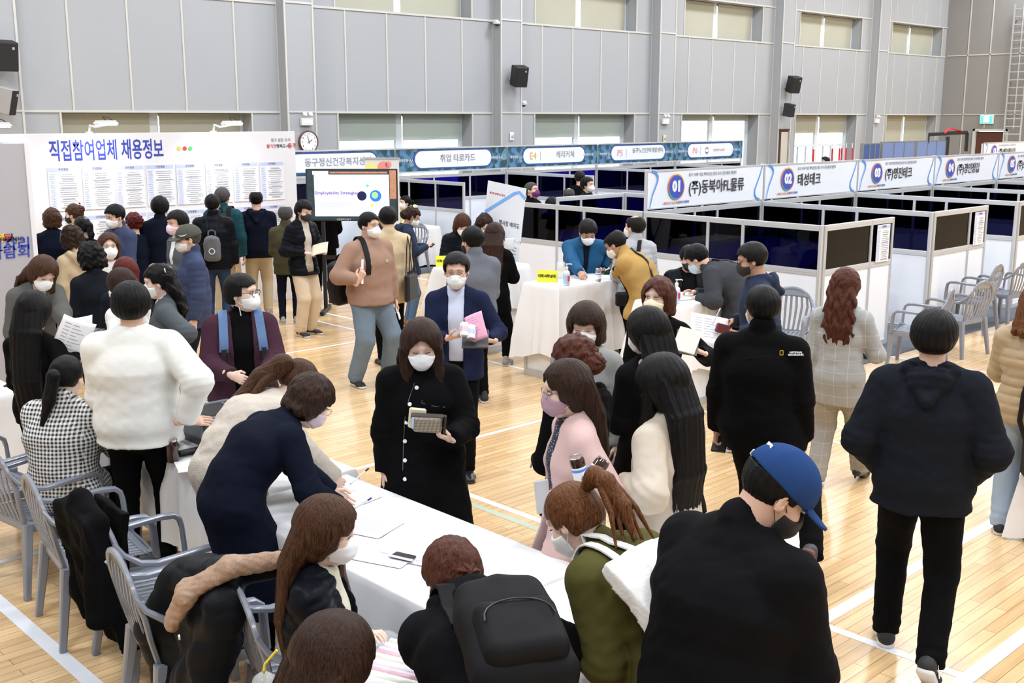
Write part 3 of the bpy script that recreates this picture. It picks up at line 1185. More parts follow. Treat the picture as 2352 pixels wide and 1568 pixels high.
# event map on a banner stand
t = thing('map_banner', 'tall white event map banner reading 행사장 배치도 on a leaning stand', 'banner stand', (0, 0, 0))
Wm, Hm = .60, 1.78
hf_ = Vector((math.cos(YAW), math.sin(YAW), 0))
xd = (Vector(RGT) * math.cos(R(38)) - hf_ * math.sin(R(38))).normalized()
nd = xd.cross(Vector((0, 0, 1))).normalized()
yd = (Vector((0, 0, 1)) + xd * .13).normalized()
xd = (xd - yd * xd.dot(yd)).normalized()
P_tr = Vector(at(1209, 433, 1.86))
org = P_tr - xd * Wm / 2 - yd * Hm / 2
Mm = Matrix((xd, yd, xd.cross(yd))).transposed().to_4x4()
Mm.translation = org
t.matrix_world = Mm
MB().box((0, 0, 0), (Wm, Hm, .004)).build('printed_sheet', mat('map_sheet', (.78, .80, .84), .5), t)
MT = lambda x, y: Matrix.Translation((x, y, .004))
q = MB()
q.sweep([(-Wm / 2, Hm * .28, .004), (Wm * .22, Hm * .45, .004), (Wm * .34, Hm * .465, .004), (Wm * .5, Hm * .43, .004)], .05, .002, up=(0, 0, 1), n=4)
q.build('blue_ribbon_print', mat('sky_ribbon', (.2, .42, .85), .5), t)
text('행사장 배치도', .07, INK, t, MT(Wm * .16, Hm * .23), 'heading', xs=.8)
text('활기찬 행복도시 동구', .028, INKR, t, MT(-Wm * .22, Hm * .42), 'small_print')
q = MB()
rr = random.Random(3)
for cx_ in (.12, .32):
    for k in range(12):
        q.box((Wm * cx_ + .02, Hm * (.08 - .022 * k), .004), (.05 + .03 * rr.random(), .012, .001))
for k in range(6):
    q.box((Wm * .33, Hm * (-.28 - .02 * k), .004), (.12, .01, .001))
for a_ in ((-.4, .12, .5, .003), (-.4, -.2, .003, .6), (.02, -.08, .003, .3), (-.3, .08, .3, .01), (-.2, -.0, .2, .01)):
    q.box((Wm * (a_[0] + a_[2] / 2), Hm * a_[1], .004), (a_[2] * Wm, a_[3] if a_[3] > .05 else .004, .001))
q.build('print_rows', INKG, t)
o = MB().prism(stadium(.13, .045), 0, .002).build('blue_tag_print', INKB, t)
o.matrix_local = MT(Wm * .16, Hm * .125)
text('01 ~ 16', .045, INKG, t, MT(Wm * .4, Hm * .125), 'small_print')
text('P1 ~ P6', .045, INKR, t, MT(Wm * .38, -Hm * .23), 'small_print')
text('P4', .05, INKR, t, MT(Wm * .05, -Hm * .12), 'small_print')
o = MB().prism(stadium(.06, .05), 0, .002).build('red_tag_print', INKR, t)
o.matrix_local = MT(Wm * .16, -Hm * .23)
q = MB()
lowz = [(sx * Wm / 2, -Hm / 2, -.02) for sx in (-1, 1)]
gz = -(org.z - 0) / yd.z
for sx in (-1, 1):
    q.tube([(sx * Wm / 2, Hm / 2, -.01), (0, -.1, -.03), (-sx * Wm / 2, -Hm / 2, -.01)], .008, 6)
q.build('stand_frame', BLACKP, t)
fb = MB()
for sx in (-1, 1):
    p0 = Mm @ Vector((sx * .1, -Hm / 2 + .1, -.03))
    fb.tube([Mm.inverted() @ p0, Mm.inverted() @ Vector((p0.x + .25, p0.y + .25, .01))], .009, 6)
    p1 = Mm @ Vector((sx * Wm / 2, -Hm / 2, -.01))
    fb.tube([Mm.inverted() @ p1, Mm.inverted() @ Vector((p1.x, p1.y, .01))], .009, 6)
fb.build('stand_feet', BLACKP, t)

# tall rolled-down banner by the health centre stand
p = at_depth(877, 366, 17.5)
t = thing('rollup_banner', 'narrow white roll-up banner with a red and yellow blossom print', 'banner stand', (p[0], p[1], 0), ang)
MB().rng(-.27, .27, 0, .01, .05, p[2]).build('printed_sheet', mat('cream_sheet', (.75, .74, .72), .6), t)
MB().rng(-.29, .29, -.06, .08, 0, .07, .01).build('base', ALU, t)
MB().rng(-.28, .28, -.01, .02, p[2], p[2] + .03).build('top_rail', ALU, t)
for x, z, r_, m_ in ((.02, .12, .09, mat('coral_print', (.85, .3, .25), .6)), (-.17, .14, .1, mat('lemon_print', (.85, .8, .3), .6)), (.1, .08, .05, mat('coral_print', (.85, .3, .25), .6))):
    o = MB().lathe([(r_, 0), (r_, .002)], n=18).build('blossom_print', m_, t)
    o.matrix_local = plane_M((x, -.003, p[2] - z), (1, 0, 0), (0, 0, 1))

# ------------------------------------------------ things on the hall walls
SPK = mat('speaker_black', (.012, .012, .013), .6, bump=.2, bscale=400)
SPKG = mat('speaker_grey_shell', (.42, .40, .38), .5)


def speaker(x, z, w, h, label, face_dir=-2.2, tilt=.25, shell=None, d=.3, y=19.99, group='wall loudspeakers'):
    t = thing('loudspeaker', label, 'loudspeaker', (x, y - .02, z), 0, group)
    M = Rz(face_dir + PI / 2) @ Rx(tilt)
    c = Vector((0, -.28, 0))
    MB().box(c, (w, d, h), M, .015).build('cabinet', shell or SPK, t)
    o = MB().box(c + M @ Vector((0, -d / 2 - .006, 0)), (w * .9, .012, h * .94), M, .004).build('grille', SPK, t)
    MB().box(c + M @ Vector((w * .25, -d / 2 - .014, h * .3)), (.04, .004, .04), M).build('badge', ALU, t)
    MB().sweep([(0, 0, 0), (0, -.08, 0), tuple(c + M @ Vector((0, d / 2, 0)))], .05, .03, n=6).rng(-.06, .06, -.02, .02, -.1, .1).build('bracket', ALU, t)
    return t


speaker(18.93, 3.68, .34, .48, 'large black loudspeaker on the second pilaster, above the E4 banner', -1.9)
speaker(30.9, 3.72, .36, .5, 'larger black loudspeaker on the pilaster above the small one', -1.9)
speaker(30.7, 2.93, .22, .4, 'small black loudspeaker below the larger one on the same pilaster', -1.7, .15)
speaker(6.95, 3.72, .36, .48, 'large black loudspeaker at the top left edge', -1.6, .2)
speaker(6.9, 2.98, .2, .44, 'slim grey loudspeaker with black front near the left edge', -.9, .25, shell=SPKG)

# round wall clock
p = at_y(712, 326, 19.9)
t = thing('wall_clock', 'round wall clock with a dark wooden rim and white face', 'clock', (p[0], 19.975, p[2]))
Mc = Matrix.Rotation(PI / 2, 4, 'X')
o = MB().lathe([(.2, 0), (.235, .0), (.24, .03), (.215, .045), (.2, .03)], n=40).build('rim', mat('dark_wood', (.09, .03, .015), .4), t, smooth=True)
o.matrix_local = Mc
o = MB().lathe([(.205, .03), (.205, .036)], n=36).build('dial', PAPER, t)
o.matrix_local = Mc
for a in range(12):
    aa = a * PI / 6
    text(str(a or 12), .05, INK, t, plane_M((.165 * math.sin(aa), -.038, .165 * math.cos(aa)), (1, 0, 0), (0, 0, 1)), 'numeral')
for L_, aa, w in ((.10, 1.05, .012), (.15, -.22, .009)):
    o = MB().box((0, L_ / 2 - .02, 0), (w, L_ + .03, .003)).build('hand', INK, t)
    o.matrix_local = plane_M((0, -.042, 0), (1, 0, 0), (0, 0, 1)) @ Matrix.Rotation(-aa, 4, 'Z')

for k, (px, py, Y, nm) in enumerate(((703, 277, 19.96, 'beside the clock on the first pilaster'), (1527, 277, 19.96, 'on the third pilaster above the P banners'), (2013, 276, 19.96, 'near the far right corner'))):
    p = at_y(px, py, Y)
    t = thing('emergency_light', 'white twin emergency light box ' + nm, 'emergency light', (p[0], Y, p[2]), 0, 'emergency lights')
    MB().rng(-.14, .14, -.06, .02, -.1, .06, .01).build('box', WHITE, t)
    MB().rng(-.1, .1, -.064, -.06, -.06, .02).build('label_plate', PAPER, t)
    for sx in (-.07, .07):
        o = MB().lathe([(.03, 0), (.05, .05), (.05, .07)], (sx, -.03, .1), 14, Rx(.9)).build('lamp_head', WHITE, t, smooth=True)

for k, (px, py, nm) in enumerate(((1138, 50, 'beside the second pilaster under the high window'), (1200, 236, 'right of the black loudspeaker'))):
    p = at_y(px, py, 20.1)
    t = thing('security_camera', 'small white dome security camera ' + nm, 'security camera', (p[0], 20.2, p[2]), 0, 'security cameras')
    MB().rng(-.03, .1, -.15, .1, .0, .05, .01).build('bracket', WHITE, t)
    MB().lathe([(.09, 0), (.09, -.03), (.07, -.06)], (0, -.14, 0), 18).build('housing', WHITE, t, smooth=True)
    MB().lathe([(.055, -.05), (.05, -.08), (.02, -.1)], (0, -.14, 0), 16).build('dome', BLACKP, t, smooth=True)
for k, (px, py, nm) in enumerate(((1176, 313, 'above the E4 banner'), (1527, 318, 'above the P5 banner'))):
    p = at_y(px, py, 19.96)
    t = thing('wall_switch', 'small square wall switch box ' + nm, 'wall switch', (p[0], 19.975, p[2]), 0, 'wall switch boxes')
    MB().rng(-.07, .07, -.02, .0, -.1, .1, .008).build('plate', WHITE if k == 0 else mat('cream_plate', (.7, .66, .5), .5), t)
    o = MB().lathe([(.035, 0), (.03, .025)], n=16).build('dial', ALU, t, smooth=True)
    o.matrix_local = Matrix.Translation((.01, -.02, 0)) @ Mc

# exit sign, ladder, framed mirror
p = at_x(2267, 274, 42.25)
t = thing('exit_sign', 'green lit exit sign with a running figure on the far end wall', 'exit sign', (42.28, p[1], p[2]))
MB().rng(-.08, 0, -.26, .26, -.17, .17, .01).build('casing', WHITE, t)
MB().rng(-.088, -.08, -.22, .22, -.13, .13).build('lit_panel', mat('exit_green', (.05, .65, .38), .4, emit=1.5), t)
MB().rng(-.094, -.088, -.1, .1, -.1, .12).build('running_figure', mat('exit_white', (.9, 1, .95), .4, emit=2), t)
t = thing('wall_ladder', 'tall grey metal ladder fixed to the far end wall', 'ladder', (42.0, 17.35, 0))
for y in (-.3, .3):
    MB().rng(-.03, .03, y - .025, y + .025, 1.0, 6.75).build('rail', ALU, t)
for k in range(20):
    MB().rng(-.015, .015, -.29, .29, 1.25 + k * .28, 1.28 + k * .28).build('rung', ALU, t)
for z in (1.6, 4.0, 6.2):
    MB().rng(0, .3, -.33, -.29, z, z + .05).rng(0, .3, .29, .33, z, z + .05).build('wall_bracket', ALU, t)
p = at_y(1802, 350, 19.9)
t = thing('framed_mirror', 'framed notice panel with a dark wooden frame on the pilaster beside the door window', 'frame', (p[0], 19.97, 1.75))
MB().rng(-.24, .24, -.04, 0, -.7, .55, .01).rng(-.28, .28, -.05, 0, .55, .6, .01).build('frame', mat('dark_wood', (.09, .03, .015), .4), t)
MB().rng(-.19, .19, -.045, -.04, -.65, .5).build('panel', mat('beige_panel', (.55, .53, .46), .5), t)

# blue metal cabinets, table frames and poles stored by the far windows
for k, (x, y, w, h, m_, nm) in enumerate(((29.2, 16.2, .9, 1.95, (.05, .10, .30), 'tall dark'), (30.3, 16.2, 1.9, 1.98, (.16, .24, .50), 'wide mid'), (33.2, 16.6, 1.9, 1.96, (.17, .26, .52), 'rear'))):
    t = thing('storage_rack', nm + ' blue folding panel rack stored beyond the banners', 'rack', (x, y, 0), 0, 'stored blue racks')
    MB().rng(0, w, 0, .06, .1, h, .01).build('panel', mat('rack_blue_%d' % k, m_, .5), t)
    MB().rng(-.04, 0, 0, .1, 0, h + .03).rng(w, w + .04, 0, .1, 0, h + .03).rng(0, w, 0, .08, h, h + .03).rng(w * .33, w * .33 + .03, -.02, 0, .1, h).rng(w * .66, w * .66 + .03, -.02, 0, .1, h).build('frame', mat('rack_frame', (.2, .22, .24), .5), t)
t = thing('basketball_goal', 'folded portable basketball goal with a black arm and red rim', 'basketball goal', (35.2, 16.6, 0))
MB().sweep([(0, 0, 0), (0, 0, 1.2), (.0, 0, 2.1)], .12, .12, n=6).build('mast', BLACKP, t)
MB().sweep([(-1.3, 0, 2.18), (1.4, 0, 2.22)], .06, .12, n=6).sweep([(-1.3, 0, 1.9), (-1.3, 0, 2.2)], .05, .05, n=6).sweep([(1.4, 0, 1.6), (1.4, 0, 2.2)], .12, .06, n=6).build('arm', BLACKP, t)
MB().sweep([(-.3, 0, 2.2), (.1, 0, 2.36), (.9, 0, 2.28)], .1, .05, n=6).build('rim', mat('red_metal', (.6, .03, .04), .4), t)
for k, (px, nm) in enumerate(((1868, 'leftmost'), (1912, 'second'), (1928, 'third'), (1933, 'fourth'), (1943, 'fifth'), (1957, 'rightmost'))):
    p = at_y(px, 350, 18.5)
    t = thing('marker_pole', '%s of the thin red and white poles standing by the far glass door' % nm, 'pole', (p[0], 18.5, 0), 0, 'red and white poles by the door')
    MB().tube([(0, 0, 0), (0, 0, 1.9)], .015, 6).build('shaft', WHITE, t)
    MB().tube([(0, 0, 1.35), (0, 0, 1.75)], .03, 6).build('band', mat('red_metal', (.6, .03, .04), .4), t)

# ------------------------------------------------ plastic armchairs
CHAIRM = mat('grey_chair_plastic', (0.215, 0.235, 0.28), 0.25, coat=.1)


def make_chair(label, loc, rz, group):
    t = thing('plastic_armchair', label, 'chair', loc, rz, group)
    # seat, dished and slotted
    q = MB()
    for k in range(9):
        y0 = -.215 + k * .0485
        x1 = .235
        q.grid(lambda u, v: (-.21 + (x1 + .21) * u, y0 + .040 * v, .425 - .018 * math.sin(PI * u) - .012 * math.cos((y0 + .04 * v) * 7) - .03 * max(0, u - .85) / .15), 10, 1)
    for xa, xb in ((-.215, -.16), (-.02, .02), (.19, .245)):
        q.grid(lambda u, v: (xa + (xb - xa) * u, -.225 + .45 * v, .423 - .018 * math.sin(PI * (xa + .21) / .445) - .012 * math.cos((-.225 + .45 * v) * 7) - .02 * max(0, ((xa + (xb - xa) * u) - .19)) / .05), 3, 10)
    q.build('seat', CHAIRM, t, smooth=True, solid=.010)
    q = MB()
    q.sweep([(-.22, -.235, .405), (.24, -.25, .385), (.25, 0, .385), (.24, .25, .385), (-.22, .235, .405), (-.22, -.235, .405)], .012, .05, n=6)
    q.build('seat_rim', CHAIRM, t, smooth=True)
    # backrest: outer frame, fanned slats
    bk = lambda z: -.215 - (z - .42) * .26
    q = MB()
    fr = []
    for k in range(13):
        a = PI * k / 12
        y = .215 * math.cos(a)
        z = .66 + .215 * math.sin(a) ** .8
        fr.append((bk(z) + .02 * math.cos(y * 6), y * (1.12 if z < .7 else 1.05), z))
    q.sweep([(bk(.42), .19, .42), (bk(.55), .215, .55)] + fr + [(bk(.55), -.215, .55), (bk(.42), -.19, .42)], .034, .026, up=(1, 0, .25), n=8)
    q.build('back_frame', CHAIRM, t, smooth=True)
    q = MB()
    q.grid(lambda u, v: (bk(.78 + .09 * v) + .018, (u - .5) * .36 * (1 - .35 * v * v), .775 + .088 * v + .012 * math.sin(PI * u) * (1 - v)), 10, 4)
    q.build('top_panel', CHAIRM, t, smooth=True, solid=.012)
    q = MB()
    for k in range(7):
        y = (k - 3) / 3
        q.sweep([(bk(.43), y * .15, .43), (bk(.55) - .012, y * .165, .55), (bk(.68) - .008, y * .18, .68), (bk(.79) + .015, y * .165, .79 + .012 * (1 - y * y))], .028, .010, up=(1, 0, .25), n=6)
    q.build('back_slats', CHAIRM, t, smooth=True)
    for sy in (-1, 1):
        q = MB()
        q.sweep([(bk(.76), sy * .225, .76), (bk(.70) + .02, sy * .25, .70), (-.20, sy * .268, .65), (-.12, sy * .275, .632), (.0, sy * .278, .638), (.12, sy * .278, .645), (.185, sy * .275, .64), (.215, sy * .272, .615), (.225, sy * .268, .57), (.235, sy * .262, .40)],
                .045, .028, n=8, taper=[.6, .8, 1, 1.05, 1.1, 1.1, 1.1, 1.1, 1, 1])
        q.build('armrest', CHAIRM, t, smooth=True)
        for sx in (-1, 1):
            q = MB()
            xt, xb = (-.215, -.275) if sx < 0 else (.228, .262)
            q.sweep([(xt, sy * .222, .43), (xt * .7 + xb * .3, sy * .232, .3), (xb, sy * .262, 0)], .052, .05, up=(1, 0, 0), n=8, sq=.55, taper=[1.15, 1, .72])
            q.build('leg', CHAIRM, t, smooth=True)
    return t


ch0 = make_chair('grey plastic armchair under the seated woman in the gingham shirt', (2.27, 6.46, 0), R(8), 'chairs along the registration tables')
dup(ch0, (2.24, 5.62, 0), R(-8), 'grey plastic armchair with its slatted back turned to us, left of the draped black coat')
dup(ch0, (2.30, 4.98, 0), R(-4), 'grey plastic armchair with a black coat draped over its back')
dup(ch0, (2.13, 4.32, 0), R(-10), 'empty grey plastic armchair between the draped coat and the fur collared coat')
dup(ch0, (2.32, 3.62, 0), R(-16), 'grey plastic armchair of the seated long haired woman, with the fur collared coat')
dup(ch0, (2.2, 7.1, 0), R(6), 'grey plastic armchair at the far left edge, beyond the woman in gingham')
GR = 'chairs in front of the numbered booths'
dup(ch0, (11.45, 5.56, 0), R(105), 'grey armchair in front of booth 01, nearest to the woman in the checked suit', GR)
dup(ch0, (12.45, 5.60, 0), R(82), 'grey armchair in front of booth 02, behind the hooded man', GR)
dup(ch0, (13.95, 6.1, 0), R(95), 'grey armchair at the right edge in front of booth 02', GR)
dup(ch0, (14.75, 6.0, 0), R(75), 'rightmost grey armchair, cut by the picture edge', GR)
dup(ch0, (10.15, 6.45, 0), R(198), 'light grey armchair against the booth wall behind the man in the navy jacket', GR)
dup(ch0, (11.95, 15.2, 0), R(-150), 'grey armchair beside the carpet, behind the woman looking at her phone', 'chairs in the far booths')
dup(ch0, (12.8, 14.75, 0), R(165), 'grey armchair turned sideways in front of the far white table', 'chairs in the far booths')
for k, (x, y, a, nm) in enumerate(((13.0, 7.9, 60, 'in booth 01 nearest the front wall'), (12.0, 8.4, 200, 'at the back of booth 01'), (15.65, 7.6, 80, 'in booth 02 near the front wall'), (14.3, 8.3, 100, 'at the back of booth 02'))):
    dup(ch0, (x, y, 0), R(a), 'grey armchair seen darkly through the tinted pane ' + nm, 'chairs inside the booths')

# ------------------------------------------------ cloth covered tables
CLOTH = mat('white_tablecloth', (0.82, 0.82, 0.83), 0.75, bump=.08, bscale=30)


def cloth_table(label, x0, x1, y0, y1, zt, zh, flare=.05, seed=1, cat='tablecloth', group='white tablecloths', amp=.014, rough_hem=.02, sides=None):
    q = MB()
    per = []
    nx, ny = max(8, int((x1 - x0) / .035)), max(8, int((y1 - y0) / .035))
    for k in range(nx):
        per.append((x0 + (x1 - x0) * k / nx, y0, 0, -1))
    for k in range(ny):
        per.append((x1, y0 + (y1 - y0) * k / ny, 1, 0))
    for k in range(nx):
        per.append((x1 - (x1 - x0) * k / nx, y1, 0, 1))
    for k in range(ny):
        per.append((x0, y1 - (y1 - y0) * k / ny, -1, 0))
    n = len(per)
    cx_, cy_ = (x0 + x1) / 2, (y0 + y1) / 2
    rows = [(0.0, -.015), (0.004, 0.0), (.012, .006)] + [(z, None) for z in np.linspace(.05, zt - zh, 12)]
    vs = []
    for dz, o_ in rows:
        for k, (x, y, nx_, ny_) in enumerate(per):
            t_ = dz / (zt - zh)
            s_ = k / n * 2 * PI
            corner = math.exp(-(min(abs(x - x0), abs(x - x1)) / .09) ** 2) * math.exp(-(min(abs(y - y0), abs(y - y1)) / .09) ** 2)
            if o_ is None:
                wv = amp * (math.sin(s_ * 23 + seed) + .6 * math.sin(s_ * 41 + 2 * seed)) * t_ ** .8
                out = .008 + flare * t_ + wv + corner * .10 * t_
            else:
                out = o_
            dx, dy = nx_, ny_
            if corner > .3:
                dx, dy = np.sign(x - cx_) * .72, np.sign(y - cy_) * .72
            zz = zt - dz
            if dz > .9 * (zt - zh):
                zz += rough_hem * math.sin(s_ * 5 + seed) - corner * .05
            vs.append((x + dx * out, y + dy * out, max(zz, .004)))
    fs = []
    for r_ in range(len(rows) - 1):
        for k in range(n):
            k2 = (k + 1) % n
            fs.append((r_ * n + k, (r_ + 1) * n + k, (r_ + 1) * n + k2, r_ * n + k2))
    fs.append(tuple(range(n)))
    q.add(vs, fs)
    o = q.build('tablecloth', CLOTH, None, smooth=True)
    return tag(o, label, cat, group)


def fold_table(label, x0, x1, y0, y1, zt=.725):
    t = thing('folding_table', label, 'table', ((x0 + x1) / 2, (y0 + y1) / 2, 0), 0, 'folding tables under the cloths')
    hx_, hy_ = (x1 - x0) / 2, (y1 - y0) / 2
    MB().rng(-hx_ + .02, hx_ - .02, -hy_ + .02, hy_ - .02, zt - .03, zt - .004, .006).build('tabletop', WHITE, t)
    for sx in (-1, 1):
        for sy in (-1, 1):
            MB().tube([(sx * (hx_ - .12), sy * (hy_ - .15), 0), (sx * (hx_ - .12), sy * (hy_ - .15), zt - .03)], .014, 8).build('leg', ALU, t)


fold_table('long table under the plain white cloth in the foreground', 2.64, 3.40, 3.13, 4.93)
cloth_table('smooth white cloth on the long foreground table with the clipboard', 2.64, 3.40, 3.13, 4.93, .74, .02, .015, 1)
fold_table('table carrying the black printer', 2.80, 3.50, 4.99, 6.75)
cloth_table('white cloth on the table under the black printer', 2.80, 3.50, 4.99, 6.75, .74, .24, .02, 4)
fold_table('nearest table at the lower edge with papers and packed snacks', 2.36, 3.9, 2.35, 3.10)
cloth_table('white cloth on the nearest table with papers and packed snacks', 2.36, 3.9, 2.35, 3.10, .74, .02, .012, 7)
fold_table('table by the pale grey stand wall at the left edge', 2.1, 2.8, 8.15, 9.7)
cloth_table('white cloth on the table by the pale grey stand wall', 2.1, 2.8, 8.15, 9.7, .74, .06, .03, 9)


def counter(label, x0, x1, y0, y1):
    t = thing('writing_counter', label, 'counter', (x0, y0, 0), 0, 'standing counters under white cloths')
    w, d_ = x1 - x0, y1 - y0
    for x in (0, w):
        for y in (0, d_):
            MB().rng(x - .02, x + .02, y - .02, y + .02, 0, .97, .004).build('post', RAILM, t)
    MB().rng(.02, w - .02, -.005, .005, .07, .97).rng(.02, w - .02, d_ - .005, d_ + .005, .07, .97).build('long_panel', PANEL, t)
    MB().rng(-.005, .005, .02, d_ - .02, .07, .97).rng(w - .005, w + .005, .02, d_ - .02, .07, .97).build('side_panel', PANEL, t)
    MB().rng(.02, w - .02, -.018, .018, 0, .07).rng(.02, w - .02, d_ - .018, d_ + .018, 0, .07).rng(-.018, .018, .02, d_ - .02, 0, .07).rng(w - .018, w + .018, .02, d_ - .02, 0, .07).build('kick_rail', RAILM, t)
    MB().rng(-.02, w + .02, -.02, d_ + .02, .97, .985).build('counter_top', PANEL, t)


counter('white standing counter behind the bob-haired woman', 8.05, 9.03, 7.78, 8.26)
cloth_table('white cloth on the counter where the man in the blue jacket writes', 8.03, 9.05, 7.76, 8.28, 1.0, .26, .06, 3, amp=.02, rough_hem=.03)
counter('white standing counter behind the woman in the cream mask', 8.02, 9.0, 6.2, 6.7)
cloth_table('white cloth on the counter where the man in dark grey bends over', 8.0, 9.02, 6.18, 6.72, 1.0, .36, .05, 6, amp=.016, rough_hem=.03)
counter('white standing counter behind the man in the navy suit', 8.1, 9.08, 9.32, 9.82)
cloth_table('white cloth on the counter behind the man in the navy suit', 8.08, 9.1, 9.3, 9.84, 1.0, .5, .05, 2, amp=.016)
for x0, y0, lb in ((12.3, 15.7, 'far white table with an orange drink'),):
    fold_table(lb, x0, x0 + .75, y0, y0 + 1.5)
    cloth_table('white cloth on the ' + lb, x0, x0 + .75, y0, y0 + 1.5, .74, .03, .03, 5)
for k, (x0, y0) in enumerate(((11.7, 6.9), (14.3, 6.9), (16.9, 6.9), (11.9, 9.6))):
    cloth_table('white clothed table inside %s, seen through the dark panes' % ('booth 0%d' % (k + 1) if k < 3 else 'the booth behind booth 01'), x0, x0 + 1.2, y0, y0 + .6, .74, .03, .03, 5 + k, group='white tables inside the booths')
tt = cloth_table('white tablecloth corner hanging at the right picture edge', 7.12, 8.4, 1.9, 2.62, .74, .05, .03, 8)

# ------------------------------------------------ people
def V3(*a):
    return Vector(a)


SKIN = mat('skin', (0.66, 0.41, 0.30), 0.55, var=0.05, vscale=30)
SKINP = mat('pale_skin', (0.76, 0.52, 0.41), 0.55, var=0.04, vscale=30)
SKIND = mat('tanned_skin', (0.50, 0.28, 0.19), 0.55, var=0.06, vscale=30)
EYEW = mat('eye_white', (0.75, 0.74, 0.72), 0.3)
IRIS = mat('dark_iris', (0.015, 0.01, 0.008), 0.15)
BROW = mat('dark_eyebrow', (0.03, 0.02, 0.016), 0.7)
HAIRS = {
    'black': hair_mat('black_hair', (0.012, 0.011, 0.011)),
    'softblack': hair_mat('soft_black_hair', (0.022, 0.018, 0.017)),
    'darkbrown': hair_mat('dark_brown_hair', (0.038, 0.019, 0.013), (0.09, 0.045, 0.03)),
    'brown': hair_mat('brown_hair', (0.07, 0.03, 0.016), (0.17, 0.075, 0.038)),
    'auburn': hair_mat('auburn_hair', (0.13, 0.042, 0.016), (0.36, 0.14, 0.05)),
    'wine': hair_mat('wine_red_hair', (0.10, 0.014, 0.014), (0.26, 0.035, 0.03)),
    'winebrown': hair_mat('reddish_brown_hair', (0.075, 0.022, 0.016), (0.22, 0.07, 0.04)),
    'grey': hair_mat('greying_hair', (0.05, 0.048, 0.047), (0.2, 0.19, 0.185)),
}
MASKW = mat('white_mask_fabric', (0.86, 0.87, 0.88), 0.8)
MASKB = mat('black_mask_fabric', (0.02, 0.02, 0.022), 0.8)
MASKP = mat('pink_mask_fabric', (0.78, 0.62, 0.68), 0.8)
MASKC = mat('cream_mask_fabric', (0.82, 0.74, 0.52), 0.8)
MASKL = mat('light_blue_mask_fabric', (0.55, 0.72, 0.85), 0.8)
MASKU = mat('purple_mask_fabric', (0.16, 0.03, 0.15), 0.8)
MASKM = {'w': MASKW, 'b': MASKB, 'p': MASKP, 'c': MASKC, 'l': MASKL, 'u': MASKU, 'm': mat('mauve_mask_fabric', (0.42, 0.27, 0.33), 0.8), 't': mat('taupe_mask_fabric', (0.55, 0.46, 0.40), 0.8)}
_n = [0]


def head_sdf(P, sex):
    w = 1.0 if sex == 'm' else 0.95
    y = np.abs(P[:, 1])
    Q = P.copy()
    Q[:, 1] = y
    d = ell(P, (-.012, 0, .032), (.096, .077 * w, .088))
    d = smin(d, ell(P, (.018, 0, -.04), (.066, .058 * w, .075)), .03)
    d = smin(d, ell(P, (.058, 0, -.088), (.024, .03 * w, .02)), .025)
    d = smin(d, ell(Q, (.05, .042 * w, -.022), (.034, .026, .032)), .02)
    d = smin(d, cap(Q, (.078, .005, .04), (.066, .045, .038), .014, .012), .015)
    d = smax(d, -ell(Q, (.0995, .031, .016), (.02, .02, .010)), .014)
    d = smin(d, cap(P, (.084, 0, .02), (.101, 0, -.018), .008, .011), .012)
    d = smin(d, ell(Q, (.09, .011, -.022), (.011, .008, .008)), .008)
    d = smin(d, ell(P, (.083, 0, -.05), (.012, .024, .006)), .006)
    d = smin(d, ell(P, (.08, 0, -.061), (.012, .02, .007)), .006)
    ear = ell(Q, (-.006, .078 * w + .004, .0), (.017, .009, .031), np.array(Matrix.Rotation(.35, 3, 'Z'), np.float32))
    ear = smax(ear, -ell(Q, (.0, .09 * w, .004), (.009, .007, .018)), .005)
    return smin(d, ear, .006)


def hand_sdf(P, side, curl, spread=.0):
    """fingers along +x, back of the hand +z, thumb towards side*y"""
    Q = P.copy()
    Q[:, 1] *= side
    d = ecap(Q, (.012, 0, 0), (.078, .002, 0), (0, 1, 0), .029, .015, .039, .013)
    d = smin(d, ecap(Q, (-.05, 0, 0), (.01, 0, 0), (0, 1, 0), .026, .021, .026, .018), .012)
    for k, (yy, L) in enumerate(((.030, .068), (.0105, .076), (-.0095, .070), (-.028, .054))):
        a = np.array((.084 - abs(k - 1) * .004, yy, 0))
        ang = curl * (.75 + .12 * k)
        sy = yy * spread * 8
        c = 0
        for j, fr in enumerate((.45, .31, .24)):
            c += ang * (1.0 if j else .8)
            b = a + L * fr * np.array((math.cos(c), sy * .12, -math.sin(c)))
            d = smin(d, cap(Q, a, b, .0088 - .0009 * j, .0084 - .0009 * (j + 1)), .004)
            a = b
    a = np.array((.022, .030, -.004))
    cc = min(curl, 1.0)
    b = a + .042 * np.array((.68, .62 - .25 * cc, -.25 - .35 * cc))
    c_ = b + .034 * np.array((.9, .12 - .3 * cc, -.15 - .4 * cc))
    d = smin(d, cap(Q, a, b, .0135, .0105), .008)
    return smin(d, cap(Q, b, c_, .0105, .0085), .004)


def ik(a, t, l1, l2, pole):
    a, t = Vector(a), Vector(t)
    d = t - a
    D = d.length
    if D > (l1 + l2) * .995:
        d = d.normalized() * (l1 + l2) * .995
        D = d.length
        t = a + d
    D = max(D, abs(l1 - l2) + .02)
    x = (l1 * l1 - l2 * l2 + D * D) / (2 * D)
    hgt = math.sqrt(max(l1 * l1 - x * x, 0))
    dn = d.normalized()
    p = Vector(pole)
    p = p - dn * p.dot(dn)
    if p.length < 1e-4:
        p = Vector((0, 0, -1))
    p.normalize()
    return a + dn * x + p * hgt, t


class Fig:
    pass


def M4(M3, loc):
    m = M3.to_4x4()
    m.translation = loc
    return m


def tf(V, M3, loc):
    return V @ np.array(M3).T + np.array(loc)


